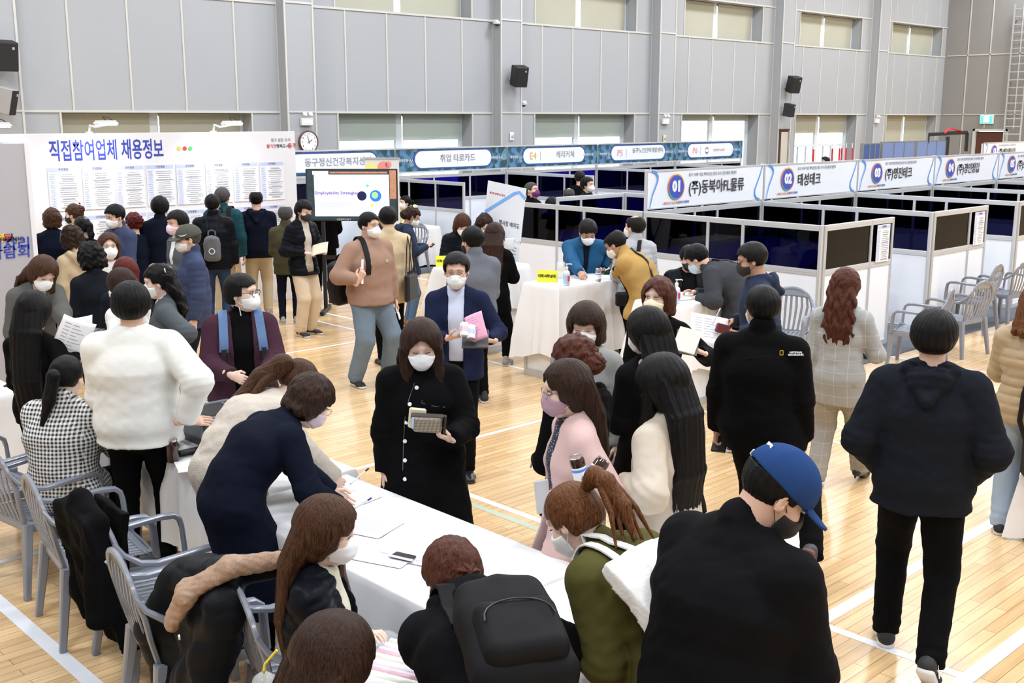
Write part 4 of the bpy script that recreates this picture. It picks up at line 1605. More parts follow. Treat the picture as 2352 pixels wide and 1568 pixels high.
def person(label, hx, hy, h=1.70, face=0, sex='m', lean=0, side=0, twist=0, hd=(0, 0, 0), sit=False, legs='stand',
           la='hang', ra='hang', lh=None, rh=None, hair=('short', 'black', {}), top=None, inner=None, bottom=None, shoes=None,
           mask=None, glasses=None, hat=None, skin=None, eyes='open', build=1.0, group=None, socks=None, z_off=0.0, hidden_legs=False,
           collar=None, deep=0.0):
    """one person: a continuous body with clothing, hair and mask as parts.
    hx, hy: where the crown of the head is seen; face: 0 towards the lens, 90 to the right, 180 away"""
    _n[0] += 1
    g = Fig()
    s = h / 1.72
    f = 1.0 if sex == 'm' else 0.93
    seed = _n[0] * 1.37
    ln, sd, tw = R(lean), R(side), R(twist)
    up0 = Vector((0, 0, .93 * s))
    if sit:
        up0 = Vector((-.02, 0, .545))
    else:
        up0.x = -.16 * math.sin(ln)
        if legs == 'wide' or isinstance(legs, tuple):
            up0.z -= .03
    R1 = Rz(tw * .3) @ Ry(ln * .4) @ Rx(sd * .4)
    R2 = Rz(tw * .65) @ Ry(ln * .8) @ Rx(sd * .75)
    R3 = Rz(tw) @ Ry(ln * 1.08) @ Rx(sd)
    pel = up0
    waist = pel + R1 @ Vector((0, 0, .13 * s))
    chest = waist + R2 @ Vector((0, 0, .18 * s))
    sh = chest + R3 @ Vector((0, 0, .155 * s))
    nb = sh + R3 @ Vector((-.005, 0, .06 * s))
    yw, pt, rl = R(hd[0]), R(hd[1]), R(hd[2])
    Rh = Rz(tw + yw) @ Ry(pt) @ Rx(rl)
    Rn = Rz(tw + yw * .5) @ Ry(ln * .75 + pt * .35)
    hs = 1.06 if sex == 'm' else 1.04
    hc = nb + Rn @ Vector((.012, 0, .06)) + Rh @ Vector((.012, 0, .078))
    hw = at(hx, hy, hc.z + z_off + .118 * hs + (.012 if not hat else .02))
    hw = np.array([hw[0], hw[1], hc.z + z_off])
    tocam = -hw[:2] / np.linalg.norm(hw[:2])
    if deep:
        hw = np.array([hw[0], hw[1], hw[2]]) - np.array([tocam[0], tocam[1], 0]) * deep
    crt = np.array([RGT[0], RGT[1]])
    crt = crt - tocam * (crt @ tocam)
    crt /= np.linalg.norm(crt)
    hv = math.cos(R(face)) * tocam + math.sin(R(face)) * crt
    th = math.atan2(hv[1], hv[0])
    Rw = Rz(th)
    off = Rw @ Vector((hc.x, hc.y, 0))
    base = Vector((hw[0] - off.x, hw[1] - off.y, z_off))
    depth = float((np.array(hw) - EYE) @ FWD)
    g.base, g.th, g.Rw, g.depth = base, th, Rw, depth
    vox = min(.017, max(.0075, .0013 * depth + .0005))
    vh = min(.0075, max(.0034, .00055 * depth + .0008))
    root = thing('person', label, 'person', base, th, group)
    g.root = root

    def to_local(p):
        return Rw.transposed() @ (Vector(p) - base)

    def target(spec, sgn, shj):
        if isinstance(spec, tuple):
            if spec[0] == 'p':
                q = to_local(at_depth(spec[1], spec[2], depth + spec[3] + .11))
            elif spec[0] == 'z':
                q = to_local(at(spec[1], spec[2], spec[3]))
            if spec[0] in 'pz':
                hp = (lh if sgn > 0 else rh) or {}
                e_ = shj + Vector((0, 0, -.27 * s))
                dr = Vector(hp['dir']).normalized() if 'dir' in hp else (q - e_).normalized()
                return q - dr * .075
            return Vector(spec) * s
        d_ = {
            'hang': Vector((.06, sgn * .235 * f * build ** .5, .80 if not sit else .5)) * s,
            'swingf': Vector((.22, sgn * .22 * f, .84)) * s,
            'swingb': Vector((-.16, sgn * .24 * f, .82)) * s,
            'front': Vector((.24, sgn * .05, 1.02)) * s,
            'hold': Vector((.30, sgn * .10, 1.10)) * s,
            'cross': Vector((.21, -sgn * .06, 1.14)) * s,
            'pocket': Vector((.10, sgn * .20 * f, .90)) * s,
            'phone': Vector((.28, sgn * .06, 1.16)) * s,
            'chin': Vector((.16, sgn * .03, 1.40)) * s,
            'back': Vector((-.15, sgn * .05, .95)) * s,
            'lap': Vector((.30, sgn * .08, .62)),
            'desk': Vector((.38, sgn * .12, .82)),
        }
        return d_[spec]
    sw = .172 * s * f * build ** .4
    J = {}
    for sgn, spec, nm in ((1, la, 'l'), (-1, ra, 'r')):
        sj = sh + R3 @ Vector((-.004, sgn * sw, -.034 * s))
        tg = target(spec, sgn, sj)
        pole = R3 @ Vector((-.5, sgn * .55, -.6))
        if spec == 'hang':
            pole = R3 @ Vector((-.9, sgn * .4, 0))
        el, wr = ik(sj, tg, .282 * s, .25 * s, pole)
        J[nm] = (sj, el, wr)
    presets = {
        'stand': ((.0, .10, 0, 0), (.03, -.10, 0, 0)),
        'wide': ((.05, .17, 0, 0), (-.03, -.17, 0, 0)),
        'walk': ((.27, .08, 0, -8), (-.26, -.09, .05, 35)),
        'walk2': ((-.28, .08, .07, 40), (.26, -.09, 0, -5)),
        'step': ((.14, .09, 0, 0), (-.14, -.09, .01, 8)),
        'kick': ((-.42, .08, .22, 75), (.20, -.09, 0, 0)),
        'kickr': ((.20, .09, 0, 0), (-.42, -.08, .24, 80)),
        'sit': ((.44, .12, 0, 0), (.38, -.12, 0, 0)),
        'tuck': ((.18, .1, 0, 20), (.25, -.1, 0, 10)),
    }
    lg = legs if isinstance(legs, tuple) else presets['sit' if (sit and legs == 'stand') else legs]
    for sgn, (fx, fy, lift, pitch), nm in ((1, lg[0], 'L'), (-1, lg[1], 'R')):
        hj = pel + Vector((0, sgn * .085 * s * f, -.02 * s))
        kn, an = ik(hj, Vector((fx * s, fy * s, .085 * s + lift - z_off * 0)), .43 * s, .42 * s, (1, sgn * .12, .15))
        J[nm] = (hj, kn, an, pitch)
    g.J, g.sh, g.R3, g.chest, g.nb, g.hc, g.Rh, g.s, g.pel, g.waist = J, sh, R3, chest, nb, hc, Rh, s, pel, waist
    U3 = R3 @ Vector((0, 1, 0))
    U2 = R2 @ Vector((0, 1, 0))
    U1 = R1 @ Vector((0, 1, 0))
    bw = build

    def torso(P, b, hemdrop=.0, belly=0.0, k=.05, flat=False):
        wc, dc = (.165 * bw + b) * (f if sex == 'm' else .93), (.112 * bw + b)
        ww, dw = (.148 * bw + b) * (f if sex == 'm' else .9), (.105 * bw + b + belly)
        wh, dh = (.165 * bw + b), (.118 * bw + b)
        d = ecap(P, waist, chest, U2, ww * s, dw * s, wc * s, dc * s)
        d = smin(d, ecap(P, chest, sh, U3, wc * s, dc * s, (.135 * f + b * .6) * s, (.085 + b * .6) * s), k)
        d = smin(d, ecap(P, pel, waist, U1, wh * s, dh * s, ww * s, dw * s), k)
        if hemdrop:
            if sit:
                for nm in 'LR':
                    d = smin(d, cap(P, J[nm][0], J[nm][0].lerp(J[nm][1], min(1, hemdrop * 2.2)), (.09 + b) * s, (.085 + b) * s), k)
            else:
                lo_ = (J['L'][0].lerp(J['L'][1], .5) + J['R'][0].lerp(J['R'][1], .5)) / 2
                dr = (lo_ - pel).normalized()
                lo_ = pel + dr * hemdrop
                fl = 1 + hemdrop * .45
                d = smin(d, ecap(P, pel, lo_, U1, wh * s, dh * s, wh * s * fl, dh * s * (fl + .12)), .04)
        # shoulders and the slope of the neck
        d = smin(d, cap(P, J['l'][0], J['r'][0], (.044 + b * .7) * s, (.044 + b * .7) * s), .06)
        for nm in 'lr':
            d = smin(d, cap(P, nb - R3 @ Vector((0, 0, .022)), J[nm][0] + R3 @ Vector((0, 0, .002)), .044 * s, (.040 + b * .5) * s), .05)
        return d

    def arms(P, b, cuff=0.0, ribs=0.0):
        d = None
        for nm in 'lr':
            a, e, w = J[nm]
            fd = (w - e).normalized()
            bb = b
            up_ = cap(P, a, e, (.052 * bw ** .5 + bb) * s, (.044 + bb) * s)
            if ribs:
                t = np.abs(np.sin(((P - A32(a)) @ A32((e - a).normalized())) * PI / .055))
                up_ = up_ + ribs * (1 - t)
            we = w - fd * cuff
            fo = cap(P, e, we, (.044 + bb) * s, (.030 + bb * .75) * s)
            if ribs:
                t = np.abs(np.sin(((P - A32(e)) @ A32(fd)) * PI / .055))
                fo = fo + ribs * (1 - t)
            fo = smax(fo, (P - A32(we)) @ A32(fd), .006)
            q = smin(up_, fo, .035)
            # creases at the elbow
            el_d = np.linalg.norm(P - A32(e), axis=1)
            q = q + .004 * np.sin(((P - A32(e)) @ A32((w - a).normalized())) * 150) * np.exp(-(el_d / .09) ** 2)
            d = q if d is None else np.minimum(d, q)
        return d

    # ---- body
    bm = skin or (SKINP if sex == 'f' else SKIN)
    parts = []
    nbh = Rh.transposed() @ (nb - hc)
    low = Rh.transposed() @ (nb + R3 @ Vector((0, 0, -.035)) - hc)
    nr = (.052 if sex == 'm' else .043) * (bw ** .3)

    def hf(P):
        d = head_sdf(P, sex)
        a = A32((-.022, 0, -.035))
        d = smin(d, cap(P, a, A32(nbh), nr * .98, nr * 1.08), .02)
        return smin(d, cap(P, A32(nbh), A32(low), nr * 1.08, nr * 1.5), .02)
    lo_ = [min(-.14, nbh[i] - .08, low[i] - .09) for i in range(3)]
    hi_ = [max(v, nbh[i] + .07) for i, v in enumerate((.13, .11, .14))]
    lo_[1] = min(lo_[1], -.11)
    V, Fq = net(hf, lo_, hi_, vh)
    parts.append((tf(V * hs, Rh, hc), Fq, 0))
    allp = [Vector(p) for nm in 'lr' for p in J[nm]] + [J[nm][i] for nm in 'LR' for i in range(3)] + [nb, pel, sh]
    lo3 = [min(p[i] for p in allp) - .17 * bw for i in range(3)]
    hi3 = [max(p[i] for p in allp) + .17 * bw for i in range(3)]
    lo3[2] = max(lo3[2], -z_off - .02) if not sit else max(lo3[2], -.02)

    def bf(P):
        d = smin(torso(P, -.012), arms(P, -.006), .03)
        for nm in 'LR':
            a, k_, an, _ = J[nm]
            d = smin(d, cap(P, a, k_, .078 * s, .05 * s), .03)
            d = smin(d, cap(P, k_, an, .05 * s, .034 * s), .02)
        return d
    V, Fq = net(bf, lo3, hi3, .018)
    parts.append((V, Fq, 0))
    g.hands = {}
    for nm, sgn, spec in (('l', 1, lh), ('r', -1, rh)):
        sj, el, wr = J[nm]
        fd = (wr - el).normalized()
        spec = spec or {}
        curl = spec.get('curl', .45)
        fdir = Vector(spec['dir']).normalized() if 'dir' in spec else (fd + Vector((0, 0, -.15))).normalized()
        if 'dir' not in spec:
            fdir = fd
        nrm = Vector(spec.get('n', (0, sgn, 0) if fd.z < -.6 else (0, sgn * .35, .9)))
        zz = (nrm - fdir * nrm.dot(fdir)).normalized()
        yy = zz.cross(fdir)
        Mh = Matrix((fdir, yy, zz)).transposed()
        sy = -sgn
        hh = max(.003, vh * .8)
        V, Fq = net(lambda P: hand_sdf(P, sy, curl, spec.get('spread', .3)), (-.075, -.08, -.1), (.19, .08, .05), hh)
        hsz = (s * (1.0 if sex == 'm' else .92))
        parts.append((tf(V * hsz, Mh, wr), Fq, 0))
        g.hands[nm] = (wr, Mh, sy)
    bmats = [bm, EYEW, IRIS, BROW, mat('lips', (.5, .2, .17), .5)]
    for sy in (-1, 1):
        if eyes == 'open':
            M_ = np.eye(3, dtype=np.float32)
            V, Fq = net(lambda P: ell(P, (.0815, sy * .031, .016), (.0085, .0125, .0055)), (.07, sy * .031 - .02, 0), (.1, sy * .031 + .02, .03), .0022)
            parts.append((tf(V * hs, Rh, hc), Fq, 1))
            V, Fq = net(lambda P: ell(P, (.0865, sy * .031, .0162), (.0045, .0052, .0048)), (.078, sy * .031 - .01, .006), (.1, sy * .031 + .01, .028), .0018)
            parts.append((tf(V * hs, Rh, hc), Fq, 2))
        # lash line and brow
        V, Fq = net(lambda P: ecap(P, (.0865, sy * .019, .021), (.081, sy * .044, .0205), (0, 1, 0), .002, .003, .002, .003) if eyes == 'open'
                    else cap(P, (.0865, sy * .019, .0135), (.081, sy * .044, .0135), .0022, .0022), (.07, sy * .031 - .022, .005), (.1, sy * .031 + .022, .032), .0018)
        parts.append((tf(V * hs, Rh, hc), Fq, 3))
        bz = .042 if sex == 'm' else .041
        V, Fq = net(lambda P: cap(P, (.0885, sy * .017, bz + .002), (.0765, sy * .048, bz - .001), .003 if sex == 'm' else .002, .0015), (.06, sy * .031 - .03, .025), (.11, sy * .031 + .03, .06), .002)
        parts.append((tf(V * hs, Rh, hc), Fq, 3))
    if not mask:
        V, Fq = net(lambda P: ell(P, (.0865, 0, -.0555), (.009, .022, .0075)), (.07, -.03, -.07), (.105, .03, -.04), .0025)
        parts.append((tf(V * hs, Rh, hc), Fq, 4))
    body = np_mesh('body', parts, bmats, root)
    g.body = body
    # ---- trousers / skirt
    wr_ = lambda P, a_: a_ * wob(P, 26, seed) + a_ * .6 * wob(P, 61, seed * 2)
    if bottom and not hidden_legs:
        bt = dict(w=.0, color=None, kind='trousers')
        bt.update(bottom)

        def tr_(P):
            d = ecap(P, pel - R1 @ Vector((0, 0, .02)), waist - R1 @ Vector((0, 0, .03)), U1, (.163 * bw + .008) * s, (.118 * bw + .006) * s, .15 * bw * s, .105 * bw * s)
            for nm in 'LR':
                a, k_, an, _ = J[nm]
                w_ = bt['w']
                an2 = an + (k_ - an).normalized() * bt.get('short', .0)
                d = smin(d, cap(P, a, k_, (.092 * bw ** .7 + w_ * .5) * s, (.066 + w_) * s), .045)
                q = cap(P, k_, an2, (.064 + w_) * s, (.05 + w_) * s)
                fd = (an2 - k_).normalized()
                q = smax(q, (P - A32(an2)) @ A32(fd) - .03, .006)
                kd = np.linalg.norm(P - A32(k_), axis=1)
                ad = np.linalg.norm(P - A32(an2), axis=1)
                q = q + .004 * np.sin(P[:, 2] * 120 + seed) * np.exp(-(kd / .08) ** 2) + .0045 * np.sin(P[:, 2] * 110 + P[:, 0] * 30) * np.exp(-(ad / .1) ** 2)
                d = smin(d, q, .018)
            return d + wr_(P, .003)
        V, Fq = net(tr_, lo3, [hi3[0], hi3[1], waist.z + .12], vox)
        np_mesh('trousers' if bt['kind'] == 'trousers' else bt['kind'], [(V, Fq, 0)], [bt['mat']], root)
    # ---- shoes
    if shoes and not hidden_legs:
        um, sm, kind = shoes
        for nm, sgn in (('L', 1), ('R', -1)):
            a, k_, an, pitch = J[nm]
            Mf = Rz(sgn * .18) @ Ry(R(pitch))
            loc = an - Mf @ Vector((0, 0, .085 * s))
            lift = kind == 'heel'
            g.foot = getattr(g, 'foot', {})
            g.foot[nm] = (Mf, loc)

            def sf(P):
                d = ecap(P, (-.045, 0, .042), (.10, 0, .032), (0, 1, 0), .036, .036, .043, .026)
                d = smin(d, ecap(P, (.10, 0, .030), (.155, .004, .026), (0, 1, 0), .042, .026, .030 if kind == 'dress' or lift else .036, .018), .02)
                if not lift:
                    d = smin(d, cap(P, (-.035, 0, .05), (-.025, 0, .095), .036, .034), .025)
                else:
                    d = smax(d, -ecap(P, (-.01, 0, .09), (.08, 0, .065), (0, 1, 0), .03, .03, .03, .03), .01)
                return smax(d, .012 - P[:, 2], .004)
            V, Fq = net(sf, (-.1, -.06, 0), (.21, .06, .14), max(.005, vox * .6))
            so = np_mesh('shoe', [(tf(V * s, Mf, loc), Fq, 0)], [um], root)

            def sl(P):
                d = ecap(P, (-.045, 0, .014), (.15, .003, .014), (0, 1, 0), .041, .03, .038, .03)
                if lift:
                    d = ecap(P, (.06, 0, .01), (.15, .003, .01), (0, 1, 0), .03, .02, .03, .02)
                    d = np.minimum(d, cap(P, (-.065, 0, 0), (-.055, 0, .05), .007, .014))
                    return smax(smax(d, -P[:, 2] - .03, .002), P[:, 2] - .04, .002)
                return smax(smax(d, -P[:, 2], .003), P[:, 2] - (.026 if kind == 'sneaker' else .016), .003)
            V, Fq = net(sl, (-.1, -.06, -.03), (.21, .06, .06), max(.0045, vox * .5))
            np_mesh('sole', [(tf(V * s, Mf, loc), Fq, 0)], [sm], so)
            if kind == 'sneaker':
                q = MB()
                for i in range(4):
                    x = .035 + i * .018
                    q.sweep([Mf @ (Vector((x, -.024, .066 - i * .005)) * s) + loc, Mf @ (Vector((x + .005, 0, .078 - i * .007)) * s) + loc, Mf @ (Vector((x, .024, .066 - i * .005)) * s) + loc], .006, .005, n=5)
                q.build('shoe_laces', sm if kind == 'x' else mat('grey_laces', (.25, .25, .26), .8), so)
    # ---- inner layer: shirt, blouse, roll-neck
    if inner:
        inn = dict(b=.004, neck='round')
        inn.update(inner)

        def in_(P):
            d = torso(P, inn['b'])
            if inn.get('sleeve'):
                d = smin(d, arms(P, inn['b'], -.012), .03)
            if inn['neck'] == 'roll':
                d = smin(d, cap(P, nb, nb.lerp(hc, .38), nr + .012, nr + .011), .012)
            elif inn['neck'] == 'shirt':
                d = smin(d, ecap(P, nb + R3 @ Vector((-.004, 0, .004)), nb + R3 @ Vector((-.004, 0, .03)), U3, nr + .014, nr + .014, nr + .012, nr + .012), .006)
                d = smax(d, -cap(P, nb + R3 @ Vector((.05, 0, -.04)), nb + R3 @ Vector((.08, 0, .09)), .012, .035), .006)
            d = smax(d, -cap(P, nb + R3 @ Vector((0, 0, .0)) if inn['neck'] != 'round' else nb - R3 @ Vector((-.01, 0, .02)), hc, nr + .004, nr + .003), .004)
            return smax(d, (pel.z - .02) - P[:, 2], .01) if not sit and lean < 50 else d
        V, Fq = net(in_, [lo3[0], lo3[1], pel.z - .2 * s if not sit else .3], hi3 if inn['neck'] != 'roll' else [hi3[0], hi3[1], hi3[2] + .1], max(.006, vox * .8))
        np_mesh(inn.get('name', 'shirt'), [(V, Fq, 0)], [inn['mat']], root)
    # ---- top: jacket, coat, sweater
    if top:
        tp = dict(b=.014, hem=.10, open=None, ribs=0.0, fold=.004, collar=None, belly=0.0, name='jacket', cuff=.0, sleeveless=False, vx=.8)
        tp.update(top)
        b = tp['b']
        fr3 = A32(R3 @ Vector((1, 0, 0)))
        u3 = A32(U3)

        def tp_(P):
            d = torso(P, b, tp['hem'], tp['belly'])
            if tp['ribs']:
                up_ = A32((chest - waist).normalized())
                t = np.abs(np.sin(((P - A32(waist)) @ up_) * PI / tp.get('pitch', .06)))
                d = d + tp['ribs'] * (1 - t) ** 2
            if not tp['sleeveless']:
                d = smin(d, arms(P, b, tp['cuff'], tp['ribs']), .022)
            if tp['open']:
                # front opening: lateral half width grows with the depth below / above
                v0, v1, zt, zb = tp['open']   # half width at the neck and at the hem, heights along the torso
                q = (P - A32(nb))
                l = np.abs(q @ u3)
                dn = -(q @ A32((nb - pel).normalized()))
                hw_ = np.interp(dn, [-.05, zb], [v0, v1])
                fr = (P - A32(chest)) @ fr3
                cut = np.maximum(np.maximum(l - hw_, .02 - fr), dn - zb)
                d = smax(d, -cut, .006)
            c = tp['collar']
            if c == 'stand':
                d = smin(d, cap(P, nb - R3 @ Vector((0, 0, .01)), nb + R3 @ Vector((-.002, 0, .05)), nr + .022, nr + .02), .012)
            elif c == 'lapel':
                d = smin(d, ecap(P, nb - R3 @ Vector((.012, 0, .01)), nb + R3 @ Vector((-.014, 0, .022)), U3, nr + .03, nr + .02, nr + .018, nr + .018), .01)
            elif c == 'crew':
                d = smin(d, cap(P, nb - R3 @ Vector((0, 0, .02)), nb + R3 @ Vector((0, 0, .006)), nr + .018, nr + .012), .01)
            elif c == 'hood':
                hb = nb + R3 @ Vector((-.075, 0, .0))
                for sg in (-1, 1):
                    d = smin(d, cap(P, nb + R3 @ Vector((.05, sg * .07, -.03)), nb + R3 @ Vector((-.05, sg * .1, .0)), .024, .034), .012)
                    d = smin(d, cap(P, nb + R3 @ Vector((-.05, sg * .1, .0)), nb + R3 @ Vector((-.135 - b, 0, -.13)), .034, .032), .012)
                hq = ell(P, nb + R3 @ Vector((-.095 - b * .5, 0, -.045)), (.05, .098, .085), np.array(R3, np.float32))
                hq = smax(hq, -ell(P, nb + R3 @ Vector((-.075, 0, .055)), (.07, .075, .06), np.array(R3, np.float32)), .012)
                d = smin(d, hq, .014)
                q = (P - A32(nb)) @ A32(R3 @ Vector((-.5, 0, -1)))
                d = d + .005 * np.sin(q * 130) * np.exp(-(np.linalg.norm(P - A32(hb), axis=1) / .09) ** 2)
            d = smax(d, -cap(P, nb + R3 @ Vector((0, 0, -.03)), hc, nr + .005 + tp.get('gap', 0), nr + .008 + tp.get('gap', 0)), .006)
            if tp['name'] != 'x':
                if not sit and lean < 60:
                    hz = pel.z - tp['hem'] * 1.0 - .02
                    d = smax(d, hz - P[:, 2], .008)
            # soft folds: around the waist and under the arms
            q = tp['fold']
            wd = np.abs((P - A32(waist)) @ A32((chest - pel).normalized()))
            d = d + q * wob(P, 17, seed) + q * .7 * wob(P * A32((1, 1, 2.2)), 25, seed + 2) * np.exp(-(wd / .2) ** 2) + q * .35 * wob(P, 70, seed)
            if tp.get('fuzz'):
                d = d + tp['fuzz'] * wob(P, 190, seed)
            if tp.get('band'):
                hz = pel.z - tp['hem'] - .02
                d = d + .012 * np.exp(-((P[:, 2] - hz - .05) / .05) ** 2) * 1.0
            if tp.get('slim'):
                hz = pel.z - tp['hem']
            return d
        hi4 = [v + (.06 + b if i < 2 else .12) for i, v in enumerate(hi3)]
        lo4 = [lo3[0] - b - .03, lo3[1] - b - .03, max(pel.z - tp['hem'] - .1 - (.3 if lean >= 60 else 0), lo3[2]) if not sit else .3]
        if not sit and J['l'][2].z < lo4[2] + .1:
            lo4[2] = min(lo4[2], J['l'][2].z - .12)
        if not sit and J['r'][2].z < lo4[2] + .1:
            lo4[2] = min(lo4[2], J['r'][2].z - .12)
        V, Fq = net(tp_, lo4, hi4, vox)
        tm = tp['mat'] if isinstance(tp['mat'], (list, tuple)) else [tp['mat']]
        g.top = np_mesh(tp['name'], [(V, Fq, 0)], tm, root)
        g.surf = tp_
    # ---- mask with ear loops
    if mask:
        mm = MASKM[mask[0]]
        kf = len(mask) == 1

        def mk(P):
            y = np.abs(P[:, 1])
            d = head_sdf(P, sex) - .0035
            tent = ell(P, (.055, 0, -.042), (.067 if kf else .058, .058, .060))
            d = smin(d, tent, .02)
            # edge of the mask: from the nose bridge down to the jaw
            top_ = P[:, 2] - (.012 - np.maximum(y - .004, 0) * .52)
            bot = -.098 + np.maximum(y - .02, 0) * .45 - P[:, 2]
            back = (.028 + .10 * np.maximum(-P[:, 2] - .06, 0)) - P[:, 0]
            d = smax(d, top_, .004)
            d = smax(d, bot, .004)
            return smax(d, back, .004)
        V, Fq = net(mk, (.01, -.09, -.12), (.15, .09, .03), vh * .9)
        mo = np_mesh('mask', [(tf(V * hs, Rh, hc), Fq, 0)], [mm], root)
        if mo:
            for sg in (-1, 1):
                q = MB()
                pp = [(.036, sg * .064, -.018), (.012, sg * .078, -.002), (-.008, sg * .085, .02), (-.022, sg * .083, .005), (-.016, sg * .08, -.022), (.01, sg * .072, -.045), (.034, sg * .06, -.062)]
                q.tube([Rh @ (Vector(p) * hs * 1.01) + hc for p in pp], .0014, 5)
                q.build('ear_loop', mm if mask[0] in 'bw' else MASKW, mo, smooth=True)
    if glasses:
        q = MB()
        T = lambda x, y, z: Rh @ (Vector((x, y, z)) * hs) + hc
        r_ = .0011 if glasses == 'thin' else .0022
        for sg in (-1, 1):
            ring = [T(.103 - abs(math.cos(a) * .02 + .0) * .15, sg * .033 + math.cos(a) * .026, .012 + math.sin(a) * (.017 if glasses == 'thin' else .019)) for a in np.linspace(0, 2 * PI, 17)]
            q.tube(ring, r_, 5)
            q.tube([T(.099, sg * .058, .018), T(.07, sg * .076, .02), T(-.01, sg * .084, .016), T(-.03, sg * .082, -.004)], r_, 5)
        q.tube([T(.103, -.008, .016), T(.106, 0, .019), T(.103, .008, .016)], r_, 5)
        q.build('glasses', mat('dark_glasses_frame', (.02, .02, .022), .3), root, smooth=True)
    if hair:
        make_hair(g, hair, Rh, hc, hs, vh, sex, seed, R3, nb, s, hat)
    if hat:
        make_cap(g, hat, Rh, hc, hs, vh)
    return g


def make_hair(g, hair, Rh, hc, hs, vh, sex, seed, R3, nb, s, hat):
    style, col, o = hair
    hm = HAIRS[col]
    gv = A32(Rh.transposed() @ Vector((0, 0, -1)))      # gravity in the head frame
    bk = A32(Rh.transposed() @ (R3 @ Vector((-1, 0, 0))))
    vol = o.get('vol', 0.0)
    fringe = o.get('fringe', 0.0)
    wob_a = o.get('curl', 0.0)
    L = o.get('len', .0)
    nbl = A32(Rh.transposed() @ (nb - hc))
    sp = hs

    def strands(P, d, a=.0016):
        phi = np.arctan2(P[:, 1], P[:, 0] + .025)
        return d + a * .45 * np.sin(phi * 57 + 6 * wob(P, 22, seed)) + a * .5 * np.sin(phi * 23 + 4 * wob(P, 15, seed)) + (wob_a * wob(P, 95, seed) + wob_a * .8 * wob(P, 46, seed + 1) if wob_a else .0012 * wob(P, 60, seed))

    def scalp(P, t, back_low=-.052, face_z=.068):
        d = ell(P, (-.014, 0, .034), (.1 + t, .082 + t * .9, .091 + t * 1.1))
        d = smin(d, ell(P, (-.04, 0, -.005), (.07 + t * .8, .074 + t * .7, .06)), .02)
        y = np.abs(P[:, 1])
        zl = face_z - fringe - .012 * (y / .05) ** 2 * (1 if fringe < .01 else -.3)
        if sex == 'm':
            d = d + np.clip(.035 - P[:, 2], 0, .07) * .17
            zl = zl + .010 + .005 * np.sin(P[:, 1] * 150 + seed) + .004 * np.sin(P[:, 1] * 61 + 2 * seed)
        face = np.maximum(.036 - P[:, 0], P[:, 2] - zl)
        temple = np.maximum(np.maximum(-.012 - P[:, 0], P[:, 2] - (.006 if sex == 'm' else .0)), -1.0)
        nape = P[:, 2] - (back_low + .0 * y)
        cut = np.minimum(np.minimum(face, temple), nape)
        if hat:
            d = smax(d, P[:, 2] - .04, .004)
        return smax(d, -cut, .006)

    parts = []
    if style in ('short', 'crop', 'bald', 'pony', 'bun', 'side'):
        t = {'short': .017, 'crop': .007, 'bald': .008, 'pony': .007, 'bun': .007, 'side': .017}[style] + vol

        def hf(P):
            d = scalp(P, t)
            if style == 'bald':
                d = smax(d, -ell(P, (.0, 0, .13), (.075, .06, .045)), .01)
            return strands(P, d, .0016 if style in ('short', 'side') else .0011)
        parts.append(net(hf, (-.16, -.13, -.1), (.14, .13, .18), vh))
    if style == 'mop':      # fuller short cut over the ears
        def hf(P):
            d = ell(P, (-.012, 0, .034), (.116 + vol, .101 + vol, .107 + vol))
            d = smin(d, ell(P, (-.035, 0, -.02), (.088 + vol, .09 + vol, .062)), .03)
            zl = .066 - fringe + .005 * np.sin(P[:, 1] * 90 + seed) - .012 * np.sin(P[:, 1] * 18 + seed)
            face = np.maximum(.03 - P[:, 0], P[:, 2] - zl)
            if sex == 'm':
                d = d + np.clip(.01 - P[:, 2], 0, .08) * .2
                zl = zl + .006 * np.sin(P[:, 1] * 130 + seed)
            sidec = np.maximum(-.02 - P[:, 0], P[:, 2] + .004)
            cut = np.minimum(np.minimum(face, sidec), P[:, 2] + .068)
            return strands(P, smax(d, -cut, .008), .0019)
        parts.append(net(hf, (-.18, -.15, -.14), (.16, .15, .2), vh))
    if style in ('bob', 'long', 'curly'):
        ln_ = {'bob': .075, 'curly': .055, 'long': .06}[style]

        def hf(P):
            t = .012 + vol
            d = ell(P, (-.012, 0, .034), (.102 + t, .084 + t, .094 + t))
            d = smin(d, ecap(P, (-.02, 0, .0), (-.028, 0, -ln_), (0, 1, 0), .09 + t, .085 + t * .6, (.088 + t * 1.1) * (.82 if style == 'long' else 1), (.07 + t) * (.62 if style == 'long' else 1)), .03)
            y = np.abs(P[:, 1])
            zl = .088 - (fringe + .02 if fringe else 0) - (.062 * (y / .06) ** 2 if fringe < .012 else .004 * np.sin(y * 120))
            hw_ = .056 + .012 * (P[:, 2] < -.02)
            face = np.maximum(np.maximum(.022 - P[:, 0], P[:, 2] - zl), y - (.066 if o.get('tuck') else .064))
            wide = np.maximum(np.maximum(.055 - P[:, 0], P[:, 2] - .03), -1.0)
            cut = np.minimum(face, wide)
            d = smax(d, -cut, .008)
            if style != 'long':
                d = smax(d, -(P[:, 2] + ln_ + .035 + .006 * np.sin(np.arctan2(P[:, 1], P[:, 0]) * 11)), .02)
            return strands(P, d, .0014)
        parts.append(net(hf, (-.19, -.17, -.2), (.17, .17, .22), vh))
    if style in ('long', 'half') and L:
        pass
    if style == 'half':     # top combed back, ears free, length down the back
        def hf(P):
            return strands(P, scalp(P, .010 + vol, -.07), .0018)
        parts.append(net(hf, (-.17, -.14, -.12), (.14, .14, .19), vh))
    M3 = np.array(Rh)
    H = [tf(V * sp, Rh, hc) for V, _ in parts]
    out = [(H[i], parts[i][1], 0) for i in range(len(parts))]
